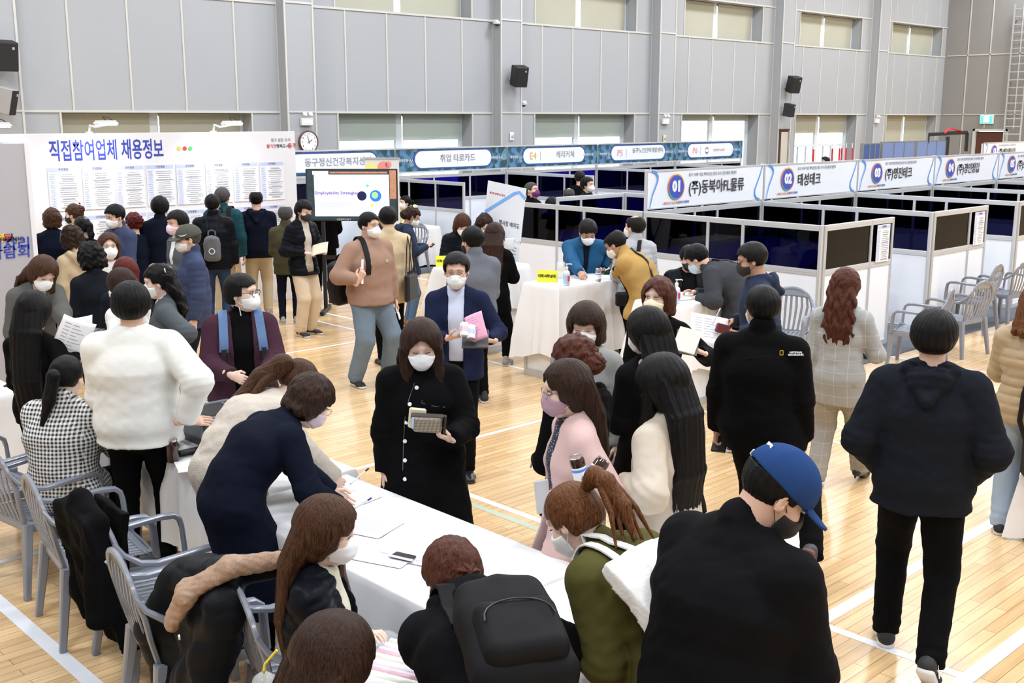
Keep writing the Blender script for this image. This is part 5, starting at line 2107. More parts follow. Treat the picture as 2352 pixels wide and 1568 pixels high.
    # falling lengths, built in the person's frame so that they hang straight down
    if style in ('long', 'half') and L:
        a0 = hc + Rh @ Vector((-.06, 0, .02))
        back = R3 @ Vector((-1, 0, 0))
        p1 = nb + back * .085 + Vector((0, 0, .02))
        p2 = p1 + (R3 @ Vector((0, 0, -1)) * .6 + Vector((0, 0, -.4))).normalized() * (L * .5) + back * .03
        p3 = p2 + Vector((0, 0, -1)) * (L * .5) + back * o.get('out', -.01)
        U = Rh @ Vector((0, 1, 0))
        U3 = R3 @ Vector((0, 1, 0))
        w0 = .097 + vol
        wv = o.get('w', .12)

        def lf(P):
            d = ecap(P, a0, p1, U3, w0, .07, wv, .052)
            d = smin(d, ecap(P, p1, p2, U3, wv, .052, wv, .042), .008)
            d = smin(d, ecap(P, p2, p3, U3, wv, .042, wv * .7, .016), .008)
            ragged = p3.z + .02 + .022 * np.sin((P[:, 1] + P[:, 0]) * 95 + seed) + .03 * np.abs((P - A32(p1)) @ A32(U3)) / wv
            if o.get('front'):
                for sg in o['front']:
                    q0 = hc + Rh @ Vector((.015, sg * .082, -.02))
                    q1 = nb + R3 @ Vector((.055, sg * .085, -.03))
                    q2 = q1 + R3 @ Vector((.055, sg * .01, -.12 - .1 * o.get('fl', 1)))
                    d = smin(d, ecap(P, q0, q1, U, .038, .03, .034, .036), .03)
                    d = smin(d, cap(P, q1, q2, .034, .02), .03)
            lat = (P - A32(p1)) @ A32(U3)
            d = smax(d, np.where((P - A32(p3)) @ A32(R3 @ Vector((1, 0, 0))) < .1, ragged - P[:, 2], -1), .01)
            wave = wob_a * 1.6 * np.sin(P[:, 2] * 55 + 2.2 * np.sin(lat * 75 + seed)) + wob_a * .8 * wob(P, 55, seed) if wob_a else 0
            return d + .0012 * np.sin(lat * 420 + 2 * wob(P, 10, seed)) + .0015 * np.sin(lat * 170 + 1.5 * wob(P, 9, seed)) + .0015 * wob(P, 26, seed) + wave
        pts = [a0, p1, p2, p3, hc, nb + R3 @ Vector((.2, 0, -.26))]
        lo = [min(p[i] for p in pts) - .17 for i in range(3)]
        hi = [max(p[i] for p in pts) + .17 for i in range(3)]
        V, Fq = net(lf, lo, hi, vh * 1.15)
        out.append((V, Fq, 0))
    if style == 'pony':
        a = hc + Rh @ Vector((-.10, 0, o.get('up', .03)))
        b = a + Rh @ Vector((-.05, 0, .012)) * (1 + .5 * (o.get('up', .03) > .05))
        pl = [a, b]
        dirs = o.get('path') or [(-.03, 0, -.10), (.0, 0, -.12)]
        for q in dirs:
            pl.append(pl[-1] + (R3 @ Vector(q) if o.get('loc') else Vector(q)))
        rr = o.get('r', .03)

        def pf(P):
            d = None
            for i in range(len(pl) - 1):
                r0 = rr * (.5 if i == 0 else 1.0) * (1 - .5 * max(0, i - 1) / len(pl))
                r1 = rr * (1 - .5 * i / len(pl)) * (.45 if i == len(pl) - 2 else 1)
                q = cap(P, pl[i], pl[i + 1], r0, r1)
                d = q if d is None else smin(d, q, .015)
            return d + .001 * np.sin(P[:, 0] * 260 + P[:, 1] * 300 + 2 * wob(P, 12, seed)) + .0012 * wob(P, 30, seed) + wob_a * wob(P, 60, seed)
        lo = [min(p[i] for p in pl) - .06 for i in range(3)]
        hi = [max(p[i] for p in pl) + .06 for i in range(3)]
        V, Fq = net(pf, lo, hi, vh)
        out.append((V, Fq, 0))
        if len(pl) > 4 and rr > .034:      # loose locks that leave the tail
            for k in range(5):
                oy = Vector((.012 * k - .03, (k - 2) * .035, -.02 - .01 * (k % 2))) * (rr / .06) ** 1.5
                lp = [pl[1 + i] + oy * (i * .8) for i in range(len(pl) - 1)]
                V, Fq = net(lambda P: np.minimum(cap(P, lp[0], lp[1], rr * .5, rr * .43), np.minimum(cap(P, lp[1], lp[2], rr * .43, rr * .3), cap(P, lp[2], lp[3], rr * .3, .004) if len(lp) > 3 else 9)) + .0015 * wob(P, 50, k), [v - .05 for v in lo], [v + .05 for v in hi], vh)
                out.append((V, Fq, 0))
    if style == 'bun':
        c_ = Vector(o.get('at', (-.105, 0, .02)))
        rr = o.get('r', .042)
        V, Fq = net(lambda P: ell(P, c_, (rr, rr * 1.15, rr)) + .004 * np.sin(np.arctan2(P[:, 2] - c_.z, P[:, 1]) * 7 + 60 * np.abs(P[:, 0] - c_.x)) + wob_a * wob(P, 80, seed) + .002 * wob(P, 60, seed),
                    [c_[i] - rr * 1.6 for i in range(3)], [c_[i] + rr * 1.6 for i in range(3)], vh)
        out.append((tf(V * sp, Rh, hc), Fq, 0))
        for k in range(o.get('wisps', 0)):
            pass
    if out:
        g.hair = np_mesh('hair', out, [hm], g.root)
        # clips, bands, ties
        for cl in o.get('clips', []):
            kind, p, cm = cl
            c_ = hc + Rh @ (Vector(p) * hs)
            q = MB()
            if kind == 'claw':
                for k in range(5):
                    q.sweep([c_ + Rh @ Vector((-.012, -.02 + .01 * k, .012)), c_ + Rh @ Vector((-.02, -.02 + .01 * k, 0)), c_ + Rh @ Vector((-.012, -.02 + .01 * k, -.02))], .004, .004, n=5)
                q.sweep([c_ + Rh @ Vector((-.012, -.024, .012)), c_ + Rh @ Vector((-.016, 0, .016)), c_ + Rh @ Vector((-.012, .024, .012))], .008, .006, n=6)
            elif kind == 'ring':
                for dy in (-.008, .008):
                    q.tube([c_ + Rh @ Vector((-.004, dy + .015 * math.cos(a), .015 * math.sin(a))) for a in np.linspace(0, 2 * PI, 13)], .003, 6)
            elif kind == 'band':
                rr_ = cl[3] if len(cl) > 3 else .017
                q.tube([c_ + Rh @ Vector((0, rr_ * math.cos(a), rr_ * math.sin(a))) for a in np.linspace(0, 2 * PI, 13)], .005, 6)
            elif kind == 'fluffy':
                V, Fq = net(lambda P: ell(P, tuple(c_), (.034, .034, .034)) + .004 * wob(P, 160, 1), [c_[i] - .05 for i in range(3)], [c_[i] + .05 for i in range(3)], .0045)
                np_mesh('hair_tie', [(V, Fq, 0)], [cm], g.hair)
                continue
            elif kind == 'bar':
                q.sweep([c_ + Rh @ Vector((.0, -.03, .0)), c_ + Rh @ Vector((.0, 0, .004)), c_ + Rh @ Vector((.0, .03, .0))], .008, .004, n=6)
            elif kind == 'pearls':
                for k in range(9):
                    a = k / 8
                    pp = c_ + Rh @ Vector((-.06 * a, .015 + .0 * a, -.075 * a * a))
                    q.lathe([(.0, -.004), (.0035, -.002), (.0035, .002), (0, .004)], pp, 6)
            q.build('hair_clip' if kind != 'band' else 'hair_tie', cm, g.hair, smooth=True)
    return g


def make_cap(g, hat, Rh, hc, hs, vh):
    cm, rev = hat

    def cf(P):
        d = ell(P, (-.012, 0, .042), (.117, .096, .102))
        d = smax(d, .028 - P[:, 2] - P[:, 0] * .12, .004)
        return d - .0012 * np.abs(np.sin(np.arctan2(P[:, 1], P[:, 0]) * 3)) ** 12
    V, Fq = net(cf, (-.16, -.13, -.0), (.15, .13, .18), vh)
    co = np_mesh('cap', [(tf(V * hs, Rh, hc), Fq, 0)], [cm], g.root)

    def vf(P):
        y = P[:, 1]
        c = .038 - (P[:, 0] - .09) * .22 - y * y * 3.2
        d = np.maximum(np.abs(P[:, 2] - c) - .004, np.sqrt(((P[:, 0] - .085) / .098) ** 2 + (y / .076) ** 2) * .076 - .076)
        return smax(d, .07 - P[:, 0], .004)
    V, Fq = net(vf, (.05, -.1, -.05), (.2, .1, .08), vh * .8)
    np_mesh('visor', [(tf(V * hs, Rh, hc), Fq, 0)], [cm], co)
    g.cap = co


# ------------------------------------------------ the visitors
def F_(n, c, rough=.85, **k):
    k.setdefault('spec', .07)
    return mat(n, c, rough, **k)


C = {
    'black': F_('black_cloth', (.003, .003, .0035)),
    'black2': F_('washed_black_cloth', (.005, .005, .006)),
    'char': F_('charcoal_cloth', (.010, .012, .017)),
    'navy': F_('dark_navy_cloth', (.005, .007, .016)),
    'suit': F_('navy_suiting', (.013, .018, .048)),
    'navyj': F_('slate_navy_nylon', (.045, .06, .12), .6),
    'navyd': F_('deep_navy_nylon', (.02, .03, .06), .55),
    'teal': F_('dark_teal_nylon', (.012, .055, .07), .5),
    'olive': F_('olive_cotton', (.075, .070, .020)),
    'olived': F_('dark_olive_nylon', (.062, .058, .030), .6),
    'brownsw': F_('cocoa_sweatshirt', (.33, .205, .15)),
    'beige': F_('beige_coat_cloth', (.58, .46, .29)),
    'trench': F_('pale_beige_trench', (.56, .49, .40)),
    'tan': F_('mustard_tan_cotton', (.42, .26, .085)),
    'khaki': F_('khaki_cotton', (.50, .40, .26)),
    'cream': F_('cream_corduroy', (.62, .50, .36)),
    'whites': F_('off_white_sweatshirt', (.78, .78, .74), bump=.1, bscale=120),
    'whitec': F_('white_cotton', (.80, .80, .80)),
    'shirtb': F_('pale_blue_shirt', (.60, .65, .80)),
    'yellow': F_('mustard_yellow_knit', (.70, .42, .05)),
    'paley': F_('pale_yellow_knit', (.75, .68, .32)),
    'jean': F_('mid_blue_denim', (.09, .15, .25), bump=.15, bscale=200),
    'jeand': F_('dark_blue_denim', (.03, .055, .12), bump=.15, bscale=200),
    'jeanf': F_('faded_grey_blue_denim', (.165, .22, .28), bump=.2, bscale=180, var=.18, vscale=5),
    'jeanl': F_('light_blue_denim', (.32, .40, .50), bump=.2, bscale=180, var=.15, vscale=5),
    'purple': F_('dark_plum_wool', (.055, .022, .035)),
    'greyc': F_('mid_grey_wool', (.30, .30, .29)),
    'greyo': F_('grey_olive_wool', (.10, .10, .09)),
    'greyb': F_('grey_blazer', (.085, .095, .105)),
    'greyd': F_('dark_grey_knit', (.045, .048, .055), bump=.2, bscale=300),
    'fleece': F_('blue_grey_fleece', (.15, .165, .20), bump=.5, bscale=160),
    'puffg': F_('light_grey_nylon', (.42, .44, .47), .5),
    'bluej': F_('petrol_blue_nylon', (.018, .09, .20), .55),
    'pink': F_('pale_pink_wool', (.66, .46, .43)),
    'ecru': F_('ecru_knit', (.56, .50, .43), bump=.45, bscale=130),
    'sand': F_('sand_quilted_nylon', (.42, .32, .20), .5),
    'puffb': F_('black_quilted_nylon', (.005, .006, .009), .4),
    'rust': F_('rust_boucle', (.36, .09, .03), bump=.8, bscale=90),
    'magenta': F_('magenta_cloth', (.30, .03, .22)),
    'green': F_('bottle_green_cloth', (.02, .07, .05)),
    'ging': pattern_mat('black_white_gingham', 'gingham', (.012, .012, .013), (.78, .78, .76), 44),
    'glen': pattern_mat('grey_windowpane_check', 'check', (.34, .345, .34), (.62, .62, .62), 11),
    'glend': pattern_mat('greyed_beige_windowpane_check', 'check', (.30, .28, .25), (.50, .48, .45), 12),
    'dots': pattern_mat('navy_white_dotted_blouse', 'dots', (.012, .016, .03), (.75, .75, .75), 75),
    'blouse': F_('cream_lace_blouse', (.66, .64, .50), bump=.5, bscale=90),
}
SB = mat('black_leather', (.012, .012, .013), .3)
SW = mat('white_rubber_sole', (.66, .66, .66), .6)
SG = mat('grey_suede', (.30, .29, .27), .8)
BRO = mat('brown_leather', (.24, .13, .06), .5)
SNB = (mat('black_knit_shoe', (.015, .015, .017), .7), SW, 'sneaker')
SNG = (SG, SW, 'sneaker')
DRS = (SB, SB, 'dress')
HEEL = (SB, SB, 'heel')
LOAF = (BRO, BRO, 'dress')


def T(m, **k):
    return dict(mat=C[m], **k)


GRP = None
P = {}
crowd = 'people reading the notice board'

# --- the far left crowd in front of the board
P['rust'] = person('woman at the stand wall edge with curly hair and a rust boucle scarf', 118, 478, 1.62, 175, 'f', hair=('curly', 'brown', dict(curl=.006)), top=T('navy', hem=.4, b=.02, collar='stand', name='coat'), bottom=T('black'), shoes=SNB)
P['yellow'] = person('woman in mustard yellow knit with a brown updo and black mask', 168, 468, 1.62, -115, 'f', hd=(0, 12, 0), hair=('bun', 'brown', dict(curl=.004, at=(-.10, 0, .045), r=.045, clips=[('claw', (-.09, 0, .11), HAIRS['wine'])])), top=T('yellow', hem=.1, b=.02, collar='crew'), bottom=T('black'), shoes=SNB, mask='b', la='front', ra='front')
P['clip'] = person('dark haired woman with a silver claw clip, turned to the board', 187, 497, 1.56, -150, 'f', hd=(0, 10, 0), hair=('pony', 'black', dict(up=.0, curl=.004, r=.04, clips=[('claw', (-.10, 0, .09), ALU)])), top=T('char', hem=.1, b=.02, collar='crew'), bottom=T('black'), shoes=SNB, mask='w')
P['curlybrown'] = person('person with bushy dark brown curls and a beige jacket', 163, 522, 1.54, -150, 'f', hd=(0, 14, 0), hair=('curly', 'darkbrown', dict(curl=.009, vol=.014)), top=T('beige', hem=.12, b=.022, collar='hood'), bottom=T('black'), shoes=SNB)
P['navyman'] = person('man in a navy jacket and white mask reading beside the board', 262, 471, 1.72, -50, hd=(-5, 16, 0), hair=('short', 'black', {}), top=T('navyj', hem=.12, b=.022, collar='stand'), bottom=T('black'), shoes=SNB, mask='w', la='front', ra='front')
P['wbun'] = person('woman with a spiky dark red bun behind the man in the navy jacket', 305, 487, 1.58, -150, 'f', hair=('bun', 'wine', dict(curl=.007, at=(-.105, 0, .05), r=.05)), top=T('navy', hem=.2, b=.02), bottom=T('black'), shoes=SNB)
P['navycoat'] = person('tall man seen from behind in a long dark navy coat', 366, 451, 1.78, 178, hair=('mop', 'black', {}), top=T('navy', hem=.38, b=.022, collar='stand', name='coat'), bottom=T('black'), shoes=SNB, mask='w')
P['whitef'] = person('brown haired woman facing us in a white mask among the crowd', 248, 536, 1.58, 6, 'f', hair=('bob', 'brown', dict(vol=.004, len=.09)), top=T('whites', hem=.1, b=.016, collar='crew'), bottom=T('black'), shoes=SNB, mask='w')
P['bcurly'] = person('person with glossy black curls, charcoal jacket and white collar', 207, 560, 1.58, -165, 'f', hd=(10, 18, 0), hair=('curly', 'black', dict(curl=.008, vol=.012)), inner=dict(mat=C['whitec'], neck='roll'), top=T('char', hem=.12, b=.024, collar='lapel'), bottom=T('black'), shoes=SNB)
P['redhair'] = person('short person with wine red hair seen from behind in the crowd', 287, 592, 1.52, 175, 'f', hd=(0, 18, 0), hair=('bob', 'wine', dict()), top=T('char', hem=.12, b=.02), bottom=T('black'), shoes=SNB)
P['wcard'] = person('brown haired woman in a white cardigan behind the man in the white sweatshirt', 276, 617, 1.52, -135, 'f', hd=(0, 18, 0), hair=('long', 'darkbrown', dict(len=.12)), top=T('whites', hem=.12, b=.022), bottom=T('black'), shoes=SNB, la=('p', 268, 742, -.1), ra=('p', 252, 735, -.05), lh=dict(curl=1), rh=dict(curl=1), mask='w')
P['pinkmask'] = person('man in a dark grey jacket and pink mask with folded arms', 405, 484, 1.72, -62, hd=(0, 8, 0), hair=('mop', 'black', dict(fringe=.01)), top=T('greyb', hem=.14, b=.02, open=(.05, .03, 0, .6), collar='lapel'), inner=dict(mat=C['whitec']), bottom=T('black'), shoes=SNB, mask='p', la='cross', ra='cross')
CAPG = F_('grey_olive_cap_cotton', (.085, .085, .07))
P['capman'] = person('older man in a grey cap, glasses and quilted slate blue jacket', 430, 516, 1.68, -80, hd=(0, 6, 0), hair=('crop', 'grey', {}), hat=(CAPG, 0), top=T('navyj', hem=.16, b=.03, ribs=.005, pitch=.09, collar='stand', belly=.02), bottom=T('char'), shoes=SNB, mask='w', glasses='thin', la='hang', ra='front', skin=SKIN)
P['quilt'] = person('man from behind in a black quilted jacket and jeans with a grey gym sack', 487, 446, 1.74, 172, hair=('crop', 'black', dict(vol=.004)), top=T('puffb', hem=.12, b=.028, ribs=.006, pitch=.08, collar='stand'), bottom=T('jeand'), shoes=SNB, build=1.1)
P['teal'] = person('man from behind in a dark teal puffer with a black backpack', 510, 431, 1.78, 165, hair=('short', 'grey', {}), top=T('teal', hem=.1, b=.034, ribs=.008, collar='stand'), bottom=T('khaki', w=.01), shoes=SNB)
P['hoodie'] = person('man from behind in a dark hoodie and beige trousers before the board', 587, 437, 1.72, 180, hair=('bald', 'black', {}), top=T('navy', hem=.1, b=.03, collar='hood', band=1), bottom=T('khaki', w=.012), shoes=SNG, la='front', ra='front', build=1.1)
P['olive'] = person('shorter man from behind in a dark olive jacket and thinning grey hair', 655, 471, 1.54, 176, hair=('bald', 'grey', dict(vol=.003)), top=T('olived', hem=.14, b=.03, ribs=.004, pitch=.09, collar='stand'), bottom=T('navy'), shoes=SNG, la='front', ra='front')
P['vestw'] = person('woman in a black puffer, beige corduroys and black mask reading a sheet', 697, 460, 1.70, 42, 'f', hd=(0, 22, 0), hair=('mop', 'black', dict(fringe=.012)), inner=dict(mat=C['ecru'], neck='roll'), top=T('puffb', hem=.12, b=.03, ribs=.008, open=(.05, .07, 0, .62), collar='stand'), bottom=T('cream', w=.022), shoes=(mat('black_knit_shoe', (.015, .015, .017), .7), SW, 'sneaker'), mask='b', eyes='down', la=('p', 750, 576, -.1), ra=('p', 712, 582, -.2), lh=dict(curl=.5), rh=dict(curl=.6))
P['bomber'] = person('man from behind in a black bomber jacket before the television', 737, 423, 1.75, 172, hd=(28, 0, 0), hair=('crop', 'black', dict(vol=.003)), top=T('black', hem=.1, b=.028, collar='stand'), bottom=T('black'), shoes=SNB, mask='w', la='front', ra='front', build=1.1)
P['navyhood'] = person('man in a navy hoodie and white mask in front of the television', 882, 421, 1.76, 75, hd=(-8, -2, 0), hair=('crop', 'black', dict(vol=.002)), skin=SKIND, top=T('navyj', hem=.1, b=.026, collar='hood'), bottom=T('black'), shoes=SNB, mask='w', la='hang', ra='hang')
P['yseat'] = person('woman in pale yellow seated at the far table behind the television', 930, 449, 1.62, -62, 'f', sit=True, hair=('pony', 'black', dict(up=.0)), top=T('paley', hem=.1, b=.02, collar='crew'), bottom=T('char'), mask='w', la='desk', ra='chin', shoes=SNB)
P['phonew'] = person('curly haired woman in a navy hoodie and glasses looking at her phone', 945, 474, 1.56, 98, 'f', hd=(0, 32, 0), hair=('bun', 'darkbrown', dict(curl=.008, at=(-.09, 0, -.02), r=.06, clips=[('fluffy', (-.03, .0, .125), mat('pale_flower_clip', (.8, .75, .45), .7))])), top=T('navyd', hem=.14, b=.024, collar='hood'), bottom=T('jean'), shoes=LOAF, mask='w', glasses='thin', eyes='down', la='phone', ra='phone', lh=dict(curl=.7), rh=dict(curl=.7), skin=SKIND)
P['beigecoat'] = person('man from behind in a beige trench jacket with a white collar', 890, 476, 1.74, -168, hd=(0, 8, 0), hair=('short', 'black', {}), inner=dict(mat=C['whitec'], neck='shirt', b=.01), top=T('beige', hem=.22, b=.024, collar='lapel', name='coat'), bottom=T('black'), shoes=DRS, la='front', ra='front', glasses='thin')
P['brown'] = person('young man in a cocoa sweatshirt and faded cargo jeans, black backpack on one shoulder', 848, 488, 1.80, 36, hd=(12, 4, 0), hair=('crop', 'black', dict(vol=.006)), top=T('brownsw', hem=.08, b=.032, collar='crew', band=1, belly=.02), bottom=T('jeanf', w=.028), shoes=SNB, mask='w', build=1.26, legs='wide', ra=('p', 833, 628, -.36), rh=dict(curl=1.1, n=(1, 0, .2), dir=(0.2, .5, .8)), la='hang', lh=dict(curl=.8))

# --- middle group
P['suit'] = person('middle aged man in a navy suit and glasses holding a pink sheet', 1048, 582, 1.70, -6, hd=(0, 12, 0), hair=('side', 'softblack', dict(fringe=-.012)), top=T('suit', hem=.14, b=.018, open=(.062, .05, 0, .66), collar='lapel'), inner=dict(mat=C['shirtb'], neck='shirt', b=.007), bottom=T('black'), shoes=DRS, mask='w', glasses='thin', eyes='down', legs='step', build=1.05, la=('p', 1100, 780, -.28), ra=('p', 1052, 772, -.30), lh=dict(curl=.5, n=(0, 0, -1), dir=(.25, -.9, .1)), rh=dict(curl=.8, n=(.2, -.3, -1), dir=(.3, .9, .25)))
P['puffw'] = person('brown haired woman in a black puffer bending over the counter', 1062, 496, 1.58, 18, 'f', lean=18, hd=(0, 36, 0), hair=('bob', 'brown', dict(fringe=.008)), top=T('puffb', hem=.14, b=.034, ribs=.008, collar='stand'), bottom=T('black'), shoes=SNB, mask='w', eyes='down', deep=.3, la='hold', ra='hold')
P['fleece'] = person('man from behind in a fluffy blue grey fleece jacket', 1084, 522, 1.68, -160, hd=(22, 8, 0), hair=('short', 'black', {}), top=T('fleece', hem=.2, b=.032, fuzz=.003, collar='stand'), bottom=T('black'), shoes=SNB, mask='b', la='hang', ra='front', build=1.1)
P['gcurl'] = person('woman with wavy brown hair bending down behind the map banner group', 1113, 497, 1.58, 20, 'f', lean=24, hd=(0, 40, 0), hair=('curly', 'darkbrown', dict(curl=.006)), top=T('green', hem=.12, b=.022), bottom=T('black'), shoes=SNB, mask='w', eyes='down', deep=.35, la='hold', ra='hold')
P['longb'] = person('woman with very long dark brown hair in a black top beside the map banner', 1136, 514, 1.57, 168, 'f', lean=8, hd=(0, 16, 0), hair=('long', 'darkbrown', dict(len=.42, w=.13, vol=.008)), top=T('black', hem=.22, b=.03), bottom=T('black', w=.008, short=.05), shoes=(SG, SW, 'sneaker'), legs='wide', la='hang', ra='hold')
P['blue'] = person('man in a petrol blue jacket writing at the standing counter', 1350, 512, 1.66, 14, lean=26, hd=(0, 38, 0), hair=('short', 'softblack', dict(fringe=.004)), top=T('bluej', hem=.2, b=.03, open=(.04, .012, 0, .42), collar='stand'), inner=dict(mat=C['char'], b=.004), bottom=T('navy'), shoes=SNB, mask='w', eyes='down', build=1.15, deep=.35, ra=('z', 1338, 632, 1.06), la=('z', 1392, 612, 1.04), rh=dict(curl=.9, n=(0, -.5, .8)), lh=dict(curl=.6), skin=SKIND)
P['tan'] = person('man in a mustard tan jacket bending over the counter to write', 1415, 531, 1.70, -112, lean=38, hd=(0, 36, 0), hair=('bald', 'softblack', dict(vol=.005)), top=T('tan', hem=.16, b=.036, collar='stand'), bottom=T('navy', w=.01), shoes=SNB, mask='w', glasses='thin', eyes='down', build=1.15, la=('z', 1405, 634, 1.05), ra=('z', 1402, 620, 1.05), lh=dict(curl=.8), rh=dict(curl=.8), skin=SKIND)
P['greyp'] = person('man from behind in a light grey puffer with a black shoulder bag', 1458, 494, 1.66, -150, hd=(22, 0, 0), hair=('bald', 'softblack', dict(vol=.003)), top=T('puffg', hem=.12, b=.036, ribs=.009, collar='stand'), bottom=T('black'), shoes=SNB, mask='w', la='front', ra='hang')
P['hidden'] = person('small person in green and magenta half hidden behind the counter', 1414, 578, 1.42, -4, 'f', sit=True, hd=(0, 20, 0), hair=('short', 'softblack', {}), inner=dict(mat=C['magenta'], neck='roll'), top=T('green', hem=.1, b=.026, open=(.05, .05, 0, .5)), bottom=T('black'), mask='t', eyes='down', deep=.3, la='lap', ra='lap', shoes=SNB, skin=SKIND)
P['greybend'] = person('man in a dark grey sweater bending low over the counter', 1603, 563, 1.74, -108, lean=58, hd=(0, 42, 0), hair=('short', 'black', {}), top=T('greyd', hem=.1, b=.03, collar='stand'), bottom=T('black'), shoes=SNB, mask='l', eyes='down', build=1.15, la=('z', 1590, 676, 1.05), ra=('z', 1580, 668, 1.05), lh=dict(curl=.7), rh=dict(curl=.7))
P['seatblk'] = person('person in a black hooded jacket seated behind the counter', 1583, 574, 1.60, 10, sit=True, hd=(0, 20, 0), hair=('short', 'black', {}), inner=dict(mat=C['black2']), top=T('puffb', hem=.1, b=.04, open=(.07, .09, 0, .5)), bottom=T('black'), mask='b', eyes='down', deep=.35, la='desk', ra='lap', shoes=SNB, build=1.2, z_off=.05, hidden_legs=True)
P['navywrite'] = person('man in a navy anorak, glasses and black mask writing on a white sheet', 1728, 559, 1.74, -84, lean=6, hd=(0, 16, 0), hair=('short', 'softblack', {}), top=T('navyd', hem=.16, b=.032, collar='hood'), bottom=T('black'), shoes=SNB, mask='b', glasses='thin', eyes='down', build=1.1, la=('p', 1682, 768, -.12), ra=('p', 1662, 738, .12), lh=dict(curl=.6, n=(0, 0, -1)), rh=dict(curl=.9, n=(0, -.6, .7)), skin=SKIND)
P['creammask'] = person('woman in a cream mask and black blazer facing us with a booklet', 1512, 640, 1.62, -12, 'f', hd=(-14, 0, 0), hair=('bob', 'winebrown', dict(curl=.004, vol=.008)), top=T('black', hem=.14, b=.018, open=(.06, .05, 0, .5), collar='lapel'), inner=dict(mat=C['whitec'], neck='v', b=.008), bottom=T('black'), shoes=SNB, mask='c', la=('p', 1583, 798, -.25), lh=dict(curl=.7, n=(0, 0, -1), dir=(.3, -.7, .3)), ra='front')
P['bob'] = person('woman with a dark brown bob and grey coat in a white mask', 1346, 699, 1.60, -14, 'f', hd=(4, 14, 0), hair=('bob', 'darkbrown', dict(fringe=.012, vol=.01, len=.06)), top=T('greyc', hem=.4, b=.026, collar='lapel', name='coat'), inner=dict(mat=C['black']), bottom=T('black'), shoes=SNB, mask='w', eyes='down', la='hang', ra='front')
P['updo'] = person('woman with a reddish brown updo in a black jacket, turned away', 1318, 774, 1.60, -132, 'f', hd=(6, 8, 0), hair=('bun', 'winebrown', dict(curl=.006, vol=.012, at=(-.125, 0, .0), r=.052, clips=[('bar', (-.11, 0, .05), mat('navy_clip', (.02, .04, .15), .4))])), top=T('black', hem=.14, b=.03, collar='hood'), bottom=T('black'), shoes=SNB, la='front', ra='front')
P['longblk'] = person('woman with long straight black hair between the bob and the trench coat', 1488, 711, 1.64, -142, 'f', hd=(10, 8, 0), hair=('long', 'black', dict(len=.2, vol=.012, w=.12)), inner=dict(mat=C['ecru'], neck='roll', b=.02), top=T('black', hem=.35, b=.022, collar='lapel'), bottom=T('black'), shoes=SNB, mask='w', la='front', ra='front')
P['pink'] = person('woman in a pale pink coat, glasses and mauve mask, facing left', 1302, 829, 1.60, -76, 'f', hd=(0, 12, 0), hair=('long', 'darkbrown', dict(len=.36, w=.085, out=-.02, clips=[('pearls', (-.045, .035, .105), ALU)])), inner=dict(mat=C['dots'], b=.012), top=T('pink', hem=.35, b=.024, open=(.05, .06, 0, .7), collar='lapel', name='coat'), bottom=T('black'), shoes=SNB, mask='m', glasses='thin', la=('p', 1262, 1125, -.15), lh=dict(curl=.6), ra=('p', 1335, 1112, -.22), rh=dict(curl=.8))
P['trench'] = person('woman in a pale beige trench coat with waist long black hair', 1523, 821, 1.63, -126, 'f', hd=(0, 14, 0), hair=('long', 'black', dict(len=.52, w=.115, vol=.012, front=(1,), fl=1.2)), top=T('trench', hem=.42, b=.03, fold=.006, collar='lapel', name='coat'), bottom=T('black'), shoes=SNB, la=('p', 1400, 1090, -.14), lh=dict(curl=.8, n=(0, .3, .8)), ra='front')
P['patch'] = person('man from behind in a black fleece jacket with a small chest logo, walking away', 1752, 659, 1.75, 170, hd=(32, 6, 0), hair=('short', 'black', {}), top=T('black', hem=.14, b=.034, collar='stand'), bottom=T('black', w=.012), shoes=(mat('dark_grey_shoe', (.05, .05, .055), .6), mat('brown_red_sole', (.16, .07, .055), .6), 'sneaker'), mask='w', glasses='thin', build=1.22, legs=((.15, .02, 0, 0), (-.40, -.40, .20, 80)), la='hang', ra='hang', lh=dict(curl=.9), rh=dict(curl=.9))
P['check'] = person('woman with long wavy auburn hair in a grey checked trouser suit', 1945, 616, 1.66, 166, 'f', hd=(-8, 4, 0), hair=('long', 'winebrown', dict(len=.30, curl=.003, w=.11)), top=T('glen', hem=.2, b=.018, collar='lapel'), bottom=T('glend', w=.022), shoes=HEEL, legs=((-.02, .12, 0, 0), (.34, -.12, .02, 10)), ra=('p', 2002, 805, .2), rh=dict(curl=.9), la='hang')
P['hood'] = person('large man from behind in a dark hoodie and black trousers, walking away', 2150, 713, 1.83, 178, hair=('mop', 'black', dict(vol=.002)), top=T('char', hem=.13, b=.034, collar='hood', band=1, fold=.006), bottom=T('black', w=.014), shoes=SNB, legs=((.12, .12, 0, 0), (-.28, -.10, .06, 40)), la='pocket', ra='pocket', build=1.12)
P['edge'] = person('person cut by the right edge in a sand quilted vest and light jeans', 2388, 650, 1.66, 172, 'f', hair=('long', 'auburn', dict(len=.1)), top=T('sand', hem=.1, b=.034, ribs=.009), bottom=T('jeanl', w=.02), shoes=SNB, la=('p', 2370, 830, .3), ra='front')
P['dress'] = person('woman in a long black shirt dress and white mask carrying a wallet', 967, 737, 1.62, 6, 'f', hd=(-6, 24, 0), hair=('long', 'darkbrown', dict(len=.2, w=.13, vol=.008, front=(-1, 1), fl=.3, clips=[])), top=T('black', hem=.62, b=.038, fold=.006, collar='lapel', name='dress'), bottom=T('black'), shoes=SNB, mask='w', eyes='down', la=('p', 1008, 1000, -.28), lh=dict(curl=.9, n=(0, 0, -1), dir=(.3, -.8, .4)), ra='hang', build=1.2)

